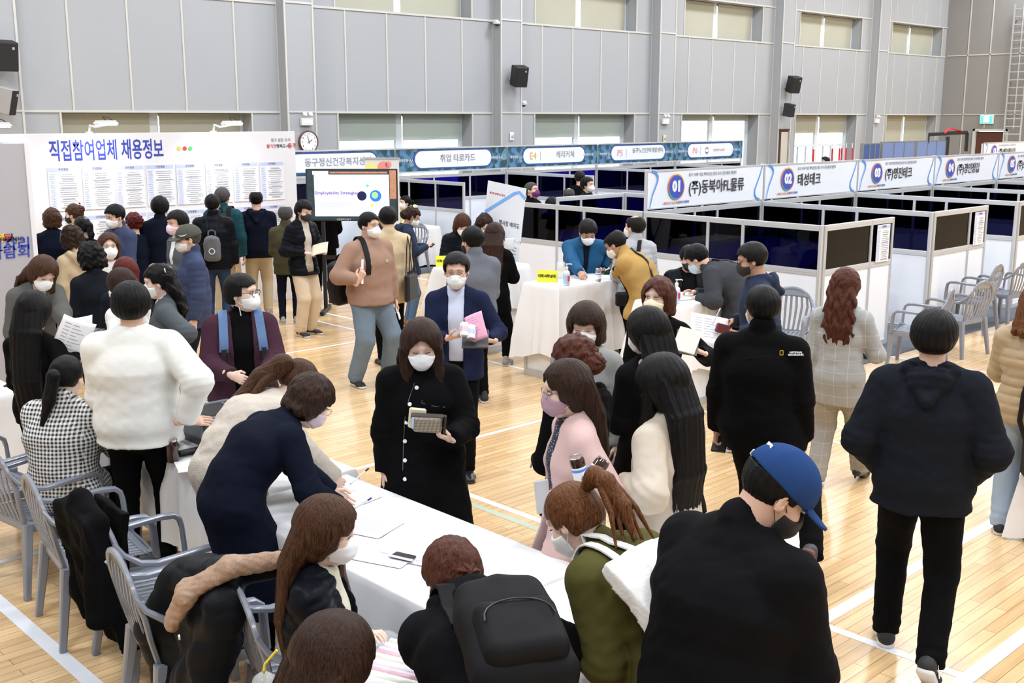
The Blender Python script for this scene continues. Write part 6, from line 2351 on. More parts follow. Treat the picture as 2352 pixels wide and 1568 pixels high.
# --- registration tables on the left
P['white'] = person('man from behind in an off-white sweatshirt with a blue lanyard', 298, 649, 1.78, 170, hair=('mop', 'black', dict(vol=.003)), top=T('whites', hem=.1, b=.038, collar='crew', band=1, fold=.004), bottom=T('black'), shoes=SNB, build=1.2, ra=('z', 458, 966, .985), rh=dict(curl=.12, n=(-.55, .1, .85), dir=(.35, -.9, -.1)), la='front')
P['ging'] = person('seated woman in a black and white gingham shirt with tied black hair', 150, 817, 1.68, 150, 'f', sit=True, lean=10, hd=(0, 16, 0), hair=('pony', 'black', dict(up=-.01, r=.04, path=[(-.04, .02, -.14), (-.04, .03, -.13)], clips=[('band', (-.12, 0, -.01), BLACKP)])), top=T('ging', hem=.16, b=.034, collar='lapel', fold=.006), bottom=T('black'), shoes=SNG, la='desk', ra='desk', build=1.25)
P['blkhair'] = person('woman in black with very long straight black hair at the left edge', 75, 671, 1.56, 150, 'f', hd=(0, 10, 0), hair=('long', 'black', dict(len=.62, w=.105, vol=.006)), top=T('black', hem=.1, b=.014, collar='crew'), bottom=T('black'), shoes=SNB, ra=('p', 188, 792, -.05), la='front', rh=dict(curl=.8))
P['greyw'] = person('brown haired woman in a grey olive coat and white mask leaning forward', 95, 590, 1.66, 22, 'f', lean=22, hd=(0, 36, -12), hair=('long', 'brown', dict(len=.16, w=.13, front=(1,), fl=.2, vol=.008)), inner=dict(mat=C['ecru'], neck='roll'), top=T('greyo', hem=.3, b=.03, open=(.06, .02, 0, .2), collar='lapel', name='coat'), bottom=T('black'), shoes=SNB, mask='w', eyes='down', la=('p', 160, 770, -.35), ra='hang', lh=dict(curl=.5))
P['pearl'] = person('woman in a grey blazer with a pearl ring clip in her black hair', 362, 607, 1.60, -118, 'f', twist=24, hd=(-4, 14, 0), hair=('half', 'black', dict(len=.2, w=.085, curl=.003, clips=[('ring', (-.075, .06, .075), mat('pearl', (.8, .78, .75), .3))])), inner=dict(mat=C['whitec'], neck='shirt', b=.006), top=T('greyb', hem=.36, b=.024, open=(.06, .03, 0, .3), collar='lapel'), bottom=T('black'), shoes=SNB, mask='w', la=('p', 392, 800, -.25), lh=dict(curl=.8, n=(0, .2, -.9)), ra='front')
P['plum'] = person('short haired person in a plum coat, black glasses and white mask looking right', 553, 629, 1.66, 6, 'f', hd=(58, 2, 0), hair=('mop', 'black', dict(vol=-.004)), inner=dict(mat=C['black'], neck='roll', b=.014), top=T('purple', hem=.34, b=.036, open=(.07, .06, 0, .72), collar='lapel', name='coat'), bottom=T('black'), shoes=SNB, mask='w', glasses='thick', la=('p', 585, 876, -.32), ra=('p', 557, 872, -.32), lh=dict(curl=.4, n=(1, .3, .3), dir=(.1, -.8, -.4)), rh=dict(curl=.4, n=(1, -.3, .3), dir=(.1, .8, -.4)), build=1.2)
P['ecru'] = person('woman leaning over the table in an ecru knit with very long brown hair', 682, 826, 1.64, 122, 'f', lean=60, hd=(0, 44, 0), hair=('pony', 'brown', dict(up=.01, r=.06, loc=False, path=[(-.10, .05, -.06), (-.15, .05, -.16), (-.08, .02, -.17)], clips=[('fluffy', (-.115, .02, .03), mat('cream_fluff', (.75, .68, .55), .95, bump=.6, bscale=200))])), top=T('ecru', hem=.22, b=.036, fold=.007), bottom=T('black'), shoes=SNB, ra=('z', 795, 1108, .80), rh=dict(curl=.8), la=('z', 770, 1100, .8))
P['navyw'] = person('woman in a dark navy dress leaning over the table with a blue pen', 708, 862, 1.62, 118, 'f', lean=52, hd=(-8, 40, 0), hair=('curly', 'darkbrown', dict(vol=.004, curl=.003)), top=T('navy', hem=.55, b=.024, collar='lapel', fold=.004, name='dress'), bottom=T('black'), shoes=SNB, mask='p', glasses='thin', ra=('z', 808, 1168, .80), rh=dict(curl=.9), la=('z', 800, 1140, .8), build=1.08)
P['seated'] = person('seated woman with very long straight auburn brown hair and a black puffer', 748, 1146, 1.58, 78, 'f', sit=True, hd=(4, 14, 0), hair=('long', 'brown', dict(len=.42, w=.115, front=(1,), fl=.7, vol=.006)), inner=dict(mat=C['blouse'], b=.008), top=T('puffb', hem=.12, b=.032, ribs=.008, open=(.06, .05, 0, .42)), bottom=T('black'), shoes=SNB, mask='w', eyes='down', la=('z', 868, 1458, .80), ra='lap', lh=dict(curl=.5, n=(0, 0, 1)))
P['bottom'] = person('person at the lower edge, only the dark brown crown of the head showing', 762, 1424, 1.62, 130, 'f', sit=True, hd=(0, 20, 0), hair=('long', 'darkbrown', dict(len=.3, vol=.012, w=.13)), top=T('black2', hem=.1, b=.03), bottom=T('black'), shoes=SNB, la='lap', ra='lap')
P['bp'] = person('woman leaning over the table with an auburn bun and a black backpack', 1040, 1243, 1.58, -168, 'f', lean=68, hd=(14, 34, 0), hair=('bun', 'winebrown', dict(curl=.003, vol=.006, at=(-.105, 0, -.01), r=.04)), top=T('black2', hem=.1, b=.036, collar='hood', fold=.006), bottom=T('black'), shoes=SNB, la=('z', 1010, 1470, .8), ra=('z', 1300, 1500, .8), mask='w', build=1.2)
P['olivew'] = person('woman with an orange brown ponytail leaning over the table in an olive jacket', 1322, 1112, 1.64, -128, 'f', lean=57, hd=(4, 38, 0), hair=('pony', 'auburn', dict(up=.075, r=.035, path=[(-.05, 0, -.01), (-.07, 0, -.07), (-.05, 0, -.10)], clips=[('band', (-.115, 0, .075), BLACKP)])), top=T('olive', hem=.16, b=.036, collar='lapel', fold=.006), bottom=T('black'), shoes=SNB, mask='w', eyes='down', la=('z', 1352, 1510, .80), ra=('z', 1335, 1455, .80), lh=dict(curl=.3), rh=dict(curl=.9), build=1.12)
CAPB = F_('royal_navy_cap_cotton', (.018, .05, .16))
P['cap'] = person('man in a royal blue cap and black overshirt looking down, nearest on the right', 1785, 1028, 1.78, 142, lean=15, hd=(-34, 40, 0), hair=('crop', 'black', dict(vol=.003)), hat=(CAPB, 1), top=T('black2', hem=.16, b=.036, collar='lapel', fold=.006), bottom=T('black'), shoes=SNB, mask='b', ra=('p', 1895, 1560, .1), rh=dict(curl=.9, n=(0, -1, .2)), la='front', build=1.25, skin=SKIN)

# --- people inside the booth rows
P['umask'] = person('man in a dark jacket and purple mask looking up beside the map banner', 1222, 418, 1.70, 60, hd=(0, -8, 0), hair=('crop', 'grey', {}), top=T('black', hem=.1, b=.028, collar='stand'), bottom=T('black'), mask='u', shoes=SNB, skin=SKIN)
P['b2'] = person('person in black from behind standing within the far booths', 1332, 393, 1.68, 165, hair=('short', 'softblack', dict()), top=T('black', hem=.1, b=.024, collar='crew'), bottom=T('black'), shoes=SNB)
P['b3'] = person('man in a grey jacket and white mask turned right within the far booths', 1350, 407, 1.70, 62, hair=('mop', 'black', dict()), top=T('char', hem=.1, b=.024, collar='lapel'), bottom=T('black'), mask='w', shoes=SNB)
P['b4'] = person('balding grey head just above the booth partition', 1307, 431, 1.52, 175, hair=('bald', 'grey', dict(vol=.003)), top=T('black', hem=.1, b=.024), bottom=T('black'), shoes=SNB)
P['b5'] = person('dark hooded person low behind the partition beside the map banner', 1268, 455, 1.40, 172, hair=('short', 'black', dict(vol=.01)), top=T('black', hem=.1, b=.03, collar='hood'), bottom=T('black'), shoes=SNB)
P['far'] = person('distant head passing the far glass door', 1895, 360, 1.70, -60, hair=('short', 'softblack', dict()), top=T('char', hem=.1, b=.024), bottom=T('black'), shoes=SNB)
print('people built', len(P), round(time.time() - T0, 1))

# ------------------------------------------------ things carried, worn and lying about
def chest_pt(g, x, y, z):
    return g.chest + g.R3 @ (Vector((x, y, z)) * g.s)


def hit(g, o, d, lift=.006, far=.5):
    """first point along d from o (inside the clothing) that lies outside it"""
    d = Vector(d).normalized()
    ts = np.linspace(0, far, 60)
    P_ = A32([tuple(o + d * t) for t in ts])
    v = g.surf(P_)
    out = np.nonzero(v > 0)[0]
    k = int(out[0]) if len(out) else len(ts) - 1
    return o + d * (float(ts[k]) + lift)


def local_thing(g, name, label, cat, group=None):
    return thing(name, label, cat, g.base, g.th, group)


def over_strap(g, y0, yf, zf, yb, zb, w, name, m, t, n=18, thick=.008, lift=.006, round_=False):
    """strap from the front (yf, zf) over the shoulder at y0 to the back (yb, zb), following the clothing"""
    pts = []
    for k in range(n + 1):
        u = k / n
        a = PI * (.5 - u)          # front -> top -> back
        fx, fz = math.sin(a + 0), math.cos(a)
        y = (yf + (y0 - yf) * min(1, u * 2)) if u < .5 else (y0 + (yb - y0) * (u - .5) * 2)
        if u < .5:
            zc_ = zf + (.10 - zf) * (u * 2)
            d = g.R3 @ Vector((math.cos(u * PI) ** 1, 0, math.sin(u * PI) * (1 if u > .2 else u * 5)))
        else:
            zc_ = .10 + (zb - .10) * (u - .5) * 2
            d = g.R3 @ Vector((math.cos(u * PI), 0, math.sin(u * PI) * (1 if u < .8 else (1 - u) * 5)))
        o = chest_pt(g, -.01, y, zc_)
        pts.append(hit(g, o, d, lift))
    up = g.R3 @ Vector((0, 0, 1))
    q = MB()
    vs, fs = [], []
    lat = g.R3 @ Vector((0, 1, 0))
    for i, p in enumerate(pts):
        tdir = (pts[min(i + 1, n)] - pts[max(i - 1, 0)]).normalized()
        l_ = (lat - tdir * lat.dot(tdir)).normalized()
        nn = l_.cross(tdir)
        for sx, sn in ((-1, 0), (-1, 1), (1, 1), (1, 0)):
            vs.append(p + l_ * (sx * w / 2) + nn * ((sn - .4) * thick * -1))
    for i in range(n):
        for k in range(4):
            k2 = (k + 1) % 4
            fs.append((i * 4 + k, i * 4 + k2, (i + 1) * 4 + k2, (i + 1) * 4 + k))
    fs += [(3, 2, 1, 0), (n * 4, n * 4 + 1, n * 4 + 2, n * 4 + 3)]
    q.add(vs, fs)
    q.build(name, m, t, smooth=True)
    return pts


def pack(g, label, m, w=.29, h=.42, d=.15, z=-.06, y=0.0, straps=(1, -1), strap_m=None, name='backpack', pocket=True, rot=0.0, off=0.0, swy=None):
    t = local_thing(g, name, label, 'bag', 'backpacks' if name == 'backpack' else None)
    s = g.s
    bk_ = hit(g, chest_pt(g, -.01, 0, -.02), g.R3 @ Vector((-1, 0, 0)), 0)
    dx = (g.R3.transposed() @ (bk_ - g.chest)).x
    c = g.chest + g.R3 @ Vector((dx - d / 2 - .005 - off, y, z))
    Mx = np.array(g.R3 @ Rx(rot), np.float32)
    vx = max(.006, .0011 * g.depth)
    cc = A32(c)

    def f(P_):
        q = rbox(P_, c, (d / 2, w / 2, h / 2), .06, Mx)
        L = (P_ - cc) @ Mx
        top = np.clip((L[:, 2] - h * .18) / (h * .4), 0, 1)
        q = q + top * .03 * (np.abs(L[:, 1]) / (w / 2)) + .0035 * wob(P_, 28, 3)
        return q
    lo = [c[i] - .34 for i in range(3)]
    hi = [c[i] + .34 for i in range(3)]
    V, Fq = net(f, lo, hi, vx)
    np_mesh('main_compartment', [(V, Fq, 0)], [m], t)
    if pocket:
        c2 = c + (g.R3 @ Rx(rot)) @ Vector((-d / 2 - .005, 0, -h * .17))

        def f2(P_):
            q = rbox(P_, c2, (.045, w * .40, h * .25), .04, Mx)
            L = (P_ - A32(c2)) @ Mx
            return q + .003 * wob(P_, 30, 5)
        V, Fq = net(f2, lo, hi, vx)
        np_mesh('front_pocket', [(V, Fq, 0)], [m], t)
        q = MB()
        RR = g.R3 @ Rx(rot)
        q.tube([c2 + RR @ Vector((-.046, w * .34 * math.cos(a), h * .20 * math.sin(a) ** .7)) for a in np.linspace(0.05, PI - .05, 12)], .003, 5)
        q.build('zip', mat('zip_black', (.02, .02, .022), .35), t, smooth=True)
    RR = g.R3 @ Rx(rot)
    MB().sweep([c + RR @ Vector((d * .2, -.045, h / 2 - .01)), c + RR @ Vector((d * .2, -.04, h / 2 + .045)), c + RR @ Vector((d * .2, 0, h / 2 + .06)), c + RR @ Vector((d * .2, .04, h / 2 + .045)), c + RR @ Vector((d * .2, .045, h / 2 - .01))], .022, .007, up=g.R3 @ Vector((1, 0, 0)), n=6).build('top_handle', m, t, smooth=True)
    for sg in straps:
        over_strap(g, sg * .10, sg * .125, -.10, sg * .085, -.02, .055, 'shoulder_strap', strap_m or m, t, thick=.012)
    return t


BAGB = mat('black_bag_nylon', (.007, .007, .008), .6, spec=.2)
BAGG = mat('grey_sack_nylon', (.10, .105, .115), .55)
pack(P['bp'], 'large black backpack on the back of the woman with the auburn bun', mat('charcoal_bag_nylon', (.007, .007, .008), .65, spec=.12, bump=.15, bscale=300), w=.30, h=.44, d=.15, z=-.19, y=-.03)
pack(P['teal'], 'black backpack worn over the teal puffer', BAGB, w=.26, h=.38, d=.12, z=.0, pocket=False)
pack(P['quilt'], 'grey drawstring gym sack hanging on the quilted black jacket', BAGG, w=.22, h=.34, d=.09, z=-.17, pocket=False, straps=(), name='gym_sack')
pack(P['brown'], 'black backpack hanging from the right shoulder of the man in the cocoa sweatshirt', BAGB, w=.26, h=.46, d=.17, z=-.22, y=-.16, straps=(-1,), rot=.12, off=-.03)
g = P['quilt']
t = local_thing(g, 'sack_cord', 'thin black cords of the grey gym sack over the quilted jacket', 'cord')
for sg in (1, -1):
    over_strap(g, sg * .08, sg * .1, -.1, sg * .04, -.05, .008, 'cord', BAGB, t, thick=.006)
p = hit(g, chest_pt(g, -.01, 0, -.2), g.R3 @ Vector((-1, 0, 0)), .10)
q = MB()
ring = [p + g.R3 @ Vector((-.004, .035 * math.cos(a), .035 * math.sin(a))) for a in np.linspace(0, 2 * PI, 17)]
q.tube(ring, .005, 5)
q.build('printed_ring', PAPER, t)
# brown man: strap end with white tab, badge, shirt logo
g = P['brown']
t = local_thing(g, 'strap_tab', 'white webbing end of the backpack strap in his hand', 'strap')
wr, Mh, sy = g.hands['r']
o = wr + Mh @ Vector((.08, 0, -.02))
MB().sweep([o + Vector((0, .01, .13)), o + Vector((0, 0, .0)), o + Vector((.01, -.01, -.11))], .03, .008, up=(1, 0, 0), n=6).build('webbing', PAPER, t)
p = hit(g, chest_pt(g, 0, .085, .02), g.R3 @ Vector((1, 0, 0)), .002)
q = MB()
q.lathe([(.018, 0), (.018, .003)], p, 16, dir_mat(g.R3 @ Vector((1, 0, .1))))
o = q.build('chest_badge', mat('badge_green_grey', (.42, .42, .28), .6), g.root)

# plum coat: blue backpack straps; yellow tote with grey handles
g = P['plum']
t = local_thing(g, 'backpack', 'blue strapped backpack worn over the plum coat', 'bag', 'backpacks')
BLST = mat('steel_blue_strap', (.09, .17, .33), .7)
for sg in (1, -1):
    pts = over_strap(g, sg * .115, sg * .135, -.02, sg * .085, -.05, .058, 'shoulder_strap', BLST, t, thick=.014)
    MB().sweep([pts[0] + Vector((.004, 0, .02)), pts[0] + Vector((.004, 0, -.09))], .034, .012, up=(1, 0, 0), n=6).build('buckle', BLACKP, t)
c = chest_pt(g, -.26, 0, -.05)
V, Fq = net(lambda P_: rbox(P_, c, (.07, .13, .2), .05), [c[i] - .25 for i in range(3)], [c[i] + .25 for i in range(3)], .01)
np_mesh('main_compartment', [(V, Fq, 0)], [BLST], t)
MB().tube([g.hc + g.Rh @ Vector(v) for v in ((.03, .065, -.07), (.0, .09, -.12), (-.03, .09, -.145), (-.02, .0, -.155), (.03, -.08, -.13), (.02, -.08, -.08))], .0035, 6).build('mask_cord', MASKW, g.root, smooth=True)


def tote(pos, rz, w, h, d, m, hm, label, name='tote_bag', tilt=0.0, wrink=.004, hl=.14, txt=None, group='tote bags'):
    t = thing(name, label, 'bag', pos, rz, group)
    c = Vector((0, 0, -hl - h / 2))

    def f(P_):
        L = P_ - A32(c)
        tt = np.clip(L[:, 2] / h + .5, 0, 1)
        q = np.maximum(np.abs(L[:, 0]) - (d / 2 * (1.25 - .75 * tt)), np.maximum(np.abs(L[:, 1]) - w / 2, np.abs(L[:, 2]) - h / 2))
        return q * .8 - .004 + wrink * wob(P_, 30, 2) + wrink * .5 * wob(P_, 70, 1)
    V, Fq = net(f, [-d, -w * .7, -hl - h - .05], [d, w * .7, -hl + .05], .007)
    np_mesh('bag_body', [(V, Fq, 0)], [m], t)
    for sx in (-1, 1):
        MB().sweep([(sx * d * .2, -w * .22, -hl - .02), (sx * d * .1, -w * .16, -hl * .4), (0, -.02, 0), (0, .02, 0), (sx * d * .1, w * .16, -hl * .4), (sx * d * .2, w * .22, -hl - .02)], .026, .004, up=(1, 0, 0), n=4).build('handle', hm, t)
    if txt:
        text(txt, h * .3, PAPER, t, plane_M((d * .62 + .01, 0, -hl - h * .4), (0, 1, 0), (0, 0, 1)), 'print', bold=.003)
    return t


hp = g.base + g.Rw @ (g.hands['l'][0] + g.hands['l'][1] @ Vector((.06, 0, -.01)))
tote(tuple(hp + Vector((0, -.03, .0))), g.th + .3, .30, .27, .09, mat('yellow_plastic_bag', (.78, .66, .03), .4), mat('grey_webbing', (.13, .13, .14), .7), 'bright yellow tote bag with grey handles held by the person in the plum coat', txt='Pho')

# olive jacket: white canvas tote over the shoulder
g = P['olivew']
t = local_thing(g, 'tote_bag', 'large off-white canvas tote on the back of the woman in the olive jacket', 'bag', 'tote bags')
CANV = mat('off_white_canvas', (.74, .73, .70), .85, bump=.3, bscale=60)
Mx = np.array(g.R3, np.float32)
bk_ = hit(g, chest_pt(g, -.01, .02, -.15), g.R3 @ Vector((-1, 0, 0)), 0)
dx = (g.R3.transposed() @ (bk_ - g.chest)).x
c = g.chest + g.R3 @ Vector((dx - .03, .10, -.17))


def f_tote(P_):
    L = (P_ - A32(c)) @ Mx
    tt = np.clip(L[:, 2] / .46 + .5, 0, 1)
    q = np.maximum(np.abs(L[:, 0] + .02 * np.cos(L[:, 1] * 8)) - (.045 - .03 * tt), np.maximum(np.abs(L[:, 1]) - (.21 - .06 * tt), np.abs(L[:, 2]) - .23))
    return q * .8 - .006 + .005 * wob(P_, 18, 2) + .002 * wob(P_, 60, 1)


V, Fq = net(f_tote, [c[i] - .45 for i in range(3)], [c[i] + .45 for i in range(3)], .008)
np_mesh('bag_body', [(V, Fq, 0)], [CANV], t)
over_strap(g, .10, .13, -.08, .13, -.0, .035, 'handle', CANV, t, thick=.006, lift=.008)
over_strap(g, .055, .09, -.08, .06, -.0, .035, 'handle', CANV, t, thick=.006, lift=.008)

# shoulder bags and cross-body straps
STR = mat('black_webbing', (.006, .006, .007), .6, spec=.2)
for key, y0, yf, zf, yb, zb, w, lab in (('tan', -.06, .1, -.25, .16, -.30, .03, 'thin black cross-body strap over the mustard tan jacket'),
                                       ('greyp', -.05, .1, -.2, .17, -.30, .045, 'wide black shoulder strap over the light grey puffer'),
                                       ('greybend', .04, -.1, -.2, -.12, -.30, .045, 'black cross-body strap over the dark grey sweater'),
                                       ('trench', .05, -.1, -.2, -.16, -.28, .022, 'thin black bag strap over the pale trench coat')):
    g = P[key]
    t = local_thing(g, 'shoulder_bag', lab + ' with its small bag', 'bag', 'black shoulder bags')
    pts = over_strap(g, y0, yf, zf, yb, zb, w, 'strap', STR, t)
    c = pts[-1] + g.R3 @ Vector((-.03, .03 if yb > 0 else -.03, -.10))
    V, Fq = net(lambda P_: rbox(P_, c, (.045, .10, .075), .03, np.array(g.R3, np.float32)) + .003 * wob(P_, 30, 1), [c[i] - .17 for i in range(3)], [c[i] + .17 for i in range(3)], .009)
    np_mesh('bag_body', [(V, Fq, 0)], [STR], t)
g = P['beigecoat']
pA = g.base + g.Rw @ (g.J['r'][0] + Vector((0, -.02, .07)))
t = thing('handbag', 'black leather handbag hanging from the shoulder of the man in the beige coat', 'bag', tuple(at_depth(944, 660, g.depth)), g.th + .9)
bz = t.location.z
MB().box((0, 0, 0), (.07, .24, .30), None, .02).build('bag_body', mat('black_leather', (.012, .012, .013), .3), t)
for sx in (-1, 1):
    MB().sweep([(sx * .02, -.08, .14), (sx * .02, -.03, .42), (sx * .02, .02, .56), (sx * .02, .05, .42), (sx * .02, .08, .14)], .016, .01, up=(1, 0, 0), n=6).build('handle', mat('black_leather', (.012, .012, .013), .3), t)
g = P['edge']
t = thing('backpack', 'black strapped backpack held low at the right picture edge', 'bag', tuple(at_depth(2352, 1010, g.depth)), 0, 'backpacks')
MB().box((.1, -.1, -.05), (.22, .26, .5), None, .07).build('main_compartment', BAGB, t, smooth=True)
MB().sweep([(.03, -.02, .55), (-.02, .02, .3), (-.02, .03, .12), (.02, .0, .0)], .035, .008, up=(1, 0, 0), n=6).build('strap', STR, t)

# gripped and carried papers, phones, cans
def wpos(g, hand, off=(.09, 0, -.03)):
    wr, Mh, sy = g.hands[hand]
    return g.base + g.Rw @ (wr + Mh @ Vector(off))


def sheet(label, c, xdir, ydir, w, h, m, name='paper_sheet', curl=.02, rows=0, group=None, thick=.0012):
    t = thing(name, label, 'paper', tuple(c), 0, group)
    x, y = Vector(xdir).normalized(), Vector(ydir).normalized()
    y = (y - x * y.dot(x)).normalized()
    z = x.cross(y)
    q = MB().grid(lambda u, v: x * ((u - .5) * w) + y * ((v - .5) * h) + z * (curl * math.cos((u - .5) * 2.6) + curl * .5 * math.sin(v * 3)), 8, 8)
    q.build('sheet', m, t, solid=thick, smooth=True)
    if rows:
        q = MB()
        for k in range(rows):
            v = .85 - .7 * k / rows
            for a, b_ in ((.12, .3), (.36, .55 + .3 * ((k * 7) % 3) / 3)):
                q.grid(lambda u, vv: x * ((a + (b_ - a) * u - .5) * w) + y * ((v + .012 * vv - .5) * h) + z * (curl * math.cos((a + (b_ - a) * u - .5) * 2.6) + curl * .5 * math.sin(v * 3) + .0015), 3, 1)
        q.build('print_rows', INKG, t)
    return t


UPZ = Vector((0, 0, 1))
RG, HF = Vector(RGT), Vector((math.cos(YAW), math.sin(YAW), 0))
g = P['suit']
cpt = (wpos(g, 'l') + wpos(g, 'r')) / 2
sheet('pink printed sheet in the hands of the man in the navy suit', at_depth(1094, 752, g.depth - .32), RG * .75 + UPZ * .35 - HF * .2, UPZ * .6 - RG * .5 + HF * .55, .145, .21, mat('pink_paper', (.78, .36, .50), .7), rows=7, curl=.012)
t = thing('folder', 'black folder held under the pink sheet', 'folder', tuple(at_depth(1092, 778, g.depth - .30)), 0)
MB().box((0, 0, 0), (.26, .19, .012), dir_mat(UPZ * .9 - HF * .3, RG), .004).build('cover', BLACKP, t)
for k, (px, py, cc, lb) in enumerate(((1066, 756, (.75, .55, .62), 'small pink and white carton'), (1082, 762, (.55, .68, .85), 'small blue and white carton'))):
    t = thing('carton', lb + ' held with the pink sheet', 'box', tuple(at_depth(px, py, g.depth - .36)), 0, 'small cartons')
    M_ = Rz(YAW) @ Ry(.5) @ Rz(.5 + k * .2)
    MB().box((0, 0, 0), (.045, .05, .10), M_, .004).build('box', PAPER, t)
    MB().box((0, 0, 0), (.0465, .0515, .035), M_).build('colour_band', mat('carton_band_%d' % k, cc, .5), t)
g = P['dress']
t = thing('wallet', 'patterned beige wallet with brown zip held by the woman in the black dress', 'wallet', tuple(at_depth(982, 975, g.depth - .22)), 0)
M_ = Rz(YAW + .3) @ Ry(-.3) @ Rz(-.25)
WLT = pattern_mat('beige_trellis_pattern', 'gingham', (.20, .16, .11), (.36, .30, .23), 60)
MB().box((0, 0, 0), (.028, .15, .095), M_, .012).build('cover', WLT, t)
MB().box((0, 0, .045), (.034, .17, .02), M_, .004).sweep([M_ @ Vector((-.0, -.09, .06)), M_ @ Vector((.0, -.09, -.05))], .012, .02).build('zip_edge', mat('dark_brown_trim', (.04, .025, .018), .5), t)
MB().box((-.02, .01, .01), (.006, .12, .07), M_).build('card', mat('light_blue_card', (.45, .62, .8), .5), t)
t = thing('flower_pouch', 'small yellow and green flowered pouch behind the patterned wallet', 'pouch', tuple(at_depth(958, 960, g.depth - .19)), 0)
MB().box((0, 0, 0), (.02, .09, .11), Rz(YAW) @ Rx(.1), .008).build('pouch', pattern_mat('yellow_green_flowers', 'dots', (.70, .68, .50), (.45, .55, .06), 50), t)
# buttons and pocket stitching on the dress
q = []
nbp = g.nb
for k, px_py in enumerate(((957, 890), (941, 928), (933, 970), (930, 1013), (930, 1057), (930, 1100))):
    r_ = np.array(px_py)
    rr_ = ray(*px_py) / F_PX
    best = None
    ts = np.linspace(g.depth - .6, g.depth + .4, 200)
    PP = np.array([tuple(g.Rw.transposed() @ (Vector(EYE + rr_ * t_) - g.base)) for t_ in ts], np.float32)
    v = g.surf(PP)
    ins = np.nonzero(v < 0)[0]
    if len(ins):
        p = Vector(PP[max(0, ins[0] - 1)].tolist())
        MB().lathe([(.011, -.002), (.011, .003), (.008, .004)], p, 14, dir_mat(g.Rw.transposed() @ Vector(-rr_))).build('button', PAPER, g.root, smooth=True)


def cast(g, px, py):
    rr_ = ray(px, py) / F_PX
    ts = np.linspace(g.depth - .7, g.depth + .5, 300)
    PP = np.array([tuple(g.Rw.transposed() @ (Vector(EYE + rr_ * t_) - g.base)) for t_ in ts], np.float32)
    ins = np.nonzero(g.surf(PP) < 0)[0]
    if not len(ins):
        return None, None
    return Vector(PP[max(0, ins[0] - 1)].tolist()), g.Rw.transposed() @ Vector(-rr_)


def seam(g, pxs, m, r_=.0012, name='stitching'):
    pts = [cast(g, *p)[0] for p in pxs]
    pts = [p for p in pts if p is not None]
    if len(pts) > 1:
        MB().tube(pts, r_, 4).build(name, m, g.root)


STI = mat('pale_thread', (.25, .25, .25), .8)
seam(g, [(925, 1080), (927, 1010), (930, 960), (938, 920), (952, 880)], STI)
seam(g, [(1022, 935), (995, 932), (968, 925), (970, 918)], STI)
# jacket lettering and patch on the black fleece
g = P['patch']
p, nrm = cast(g, 1828, 812)
if p:
    U_ = g.Rw.transposed() @ RG
    Mx = plane_M(p + nrm * .004, U_, UPZ.cross(U_).cross(U_) * -1 if False else UPZ)
    o = text('NATIONAL\nGEOGRAPHIC', .0145, PAPER, g.root, Mx, 'chest_lettering', bold=.0006)
    p2, _ = cast(g, 1809, 810)
    yl = mat('yellow_frame_print', (.80, .55, .03), .5)
    q = MB()
    for a_ in ((-.009, 0, .003, .026), (.009, 0, .003, .026), (0, .0125, .021, .003), (0, -.0125, .021, .003)):
        M3_ = Matrix((U_.normalized(), UPZ.cross(U_).normalized(), UPZ)).transposed()
        q.box(p2 + nrm * .006 - U_ * .035 + U_ * a_[0] + UPZ * a_[1], (a_[2], .002, a_[3]), M3_)
    q.build('yellow_frame', yl, g.root)
seam(g, [(1680, 830), (1720, 822), (1760, 818), (1800, 822), (1850, 828)], mat('dark_seam', (.0, .0, .0), .9), .002, 'yoke_seam')
# lanyard, cap trim
g = P['white']
MB().tube([g.nb + g.R3 @ Vector((.072 * math.cos(a), .068 * math.sin(a), .026 + .012 * math.cos(a))) for a in np.linspace(.4, 2 * PI - .4, 22)], .005, 6).build('lanyard', mat('blue_lanyard', (.02, .03, .28), .5), g.root, smooth=True)
g = P['cap']
bx = lambda v: g.hc + g.Rh @ (Vector(v) * 1.06)
MB().box(bx((-.118, .03, .05)), (.006, .028, .02), g.Rh, .002).build('strap_buckle', ALU, g.root)
MB().sweep([bx((-.108, -.04, .032)), bx((-.118, 0, .036)), bx((-.108, .04, .036)), bx((-.085, .07, .036))], .016, .005, up=g.Rh @ Vector((0, 0, 1)), n=6).build('cap_strap', mat('royal_navy_cap_cotton', (.018, .05, .16), .85), g.root, smooth=True)
MB().tube([bx((-.1, .0 + .026 * math.cos(a), .055 + .022 * math.sin(a))) + g.Rh @ Vector((-.012, 0, 0)) for a in np.linspace(0, PI, 9)], .003, 5).build('cap_opening_edge', BLACKP, g.root)
text('MLB', .022, PAPER, g.root, M4(g.Rh @ Matrix(((0, 0, -1), (-1, 0, 0), (0, 1, 0))), bx((-.11, .0, .095))), 'embroidery', bold=.001)

# sheets, booklets and phones in hands
g = P['vestw']
sheet('beige paper sheet read by the woman in the black puffer', at_depth(735, 572, g.depth - .2), RG + UPZ * .25, HF * .8 + UPZ * .35, .2, .27, mat('kraft_sheet', (.62, .50, .37), .7), curl=.01)
g = P['blkhair']
sheet('folded white papers held by the woman with very long black hair', at_depth(165, 778, g.depth + .02), RG * .6 - UPZ * .3 + HF * .3, UPZ + RG * .5, .21, .3, PAPER, curl=.03, rows=9)
sheet('second white sheet behind the folded papers at the left', at_depth(176, 772, g.depth + .08), RG * .5 + HF * .6, UPZ + RG * .3, .2, .28, PAPER, curl=.02)
g = P['navywrite']
sheet('white form held out by the man in the navy anorak', at_depth(1628, 758, g.depth - .02), RG * 1 - UPZ * .18, UPZ * .75 + HF * .6, .30, .26, PAPER, curl=.008, rows=8)
t = thing('card_wallet', 'dark red card wallet in the hand of the man in the navy anorak', 'wallet', tuple(at_depth(1660, 755, g.depth - .08)), 0)
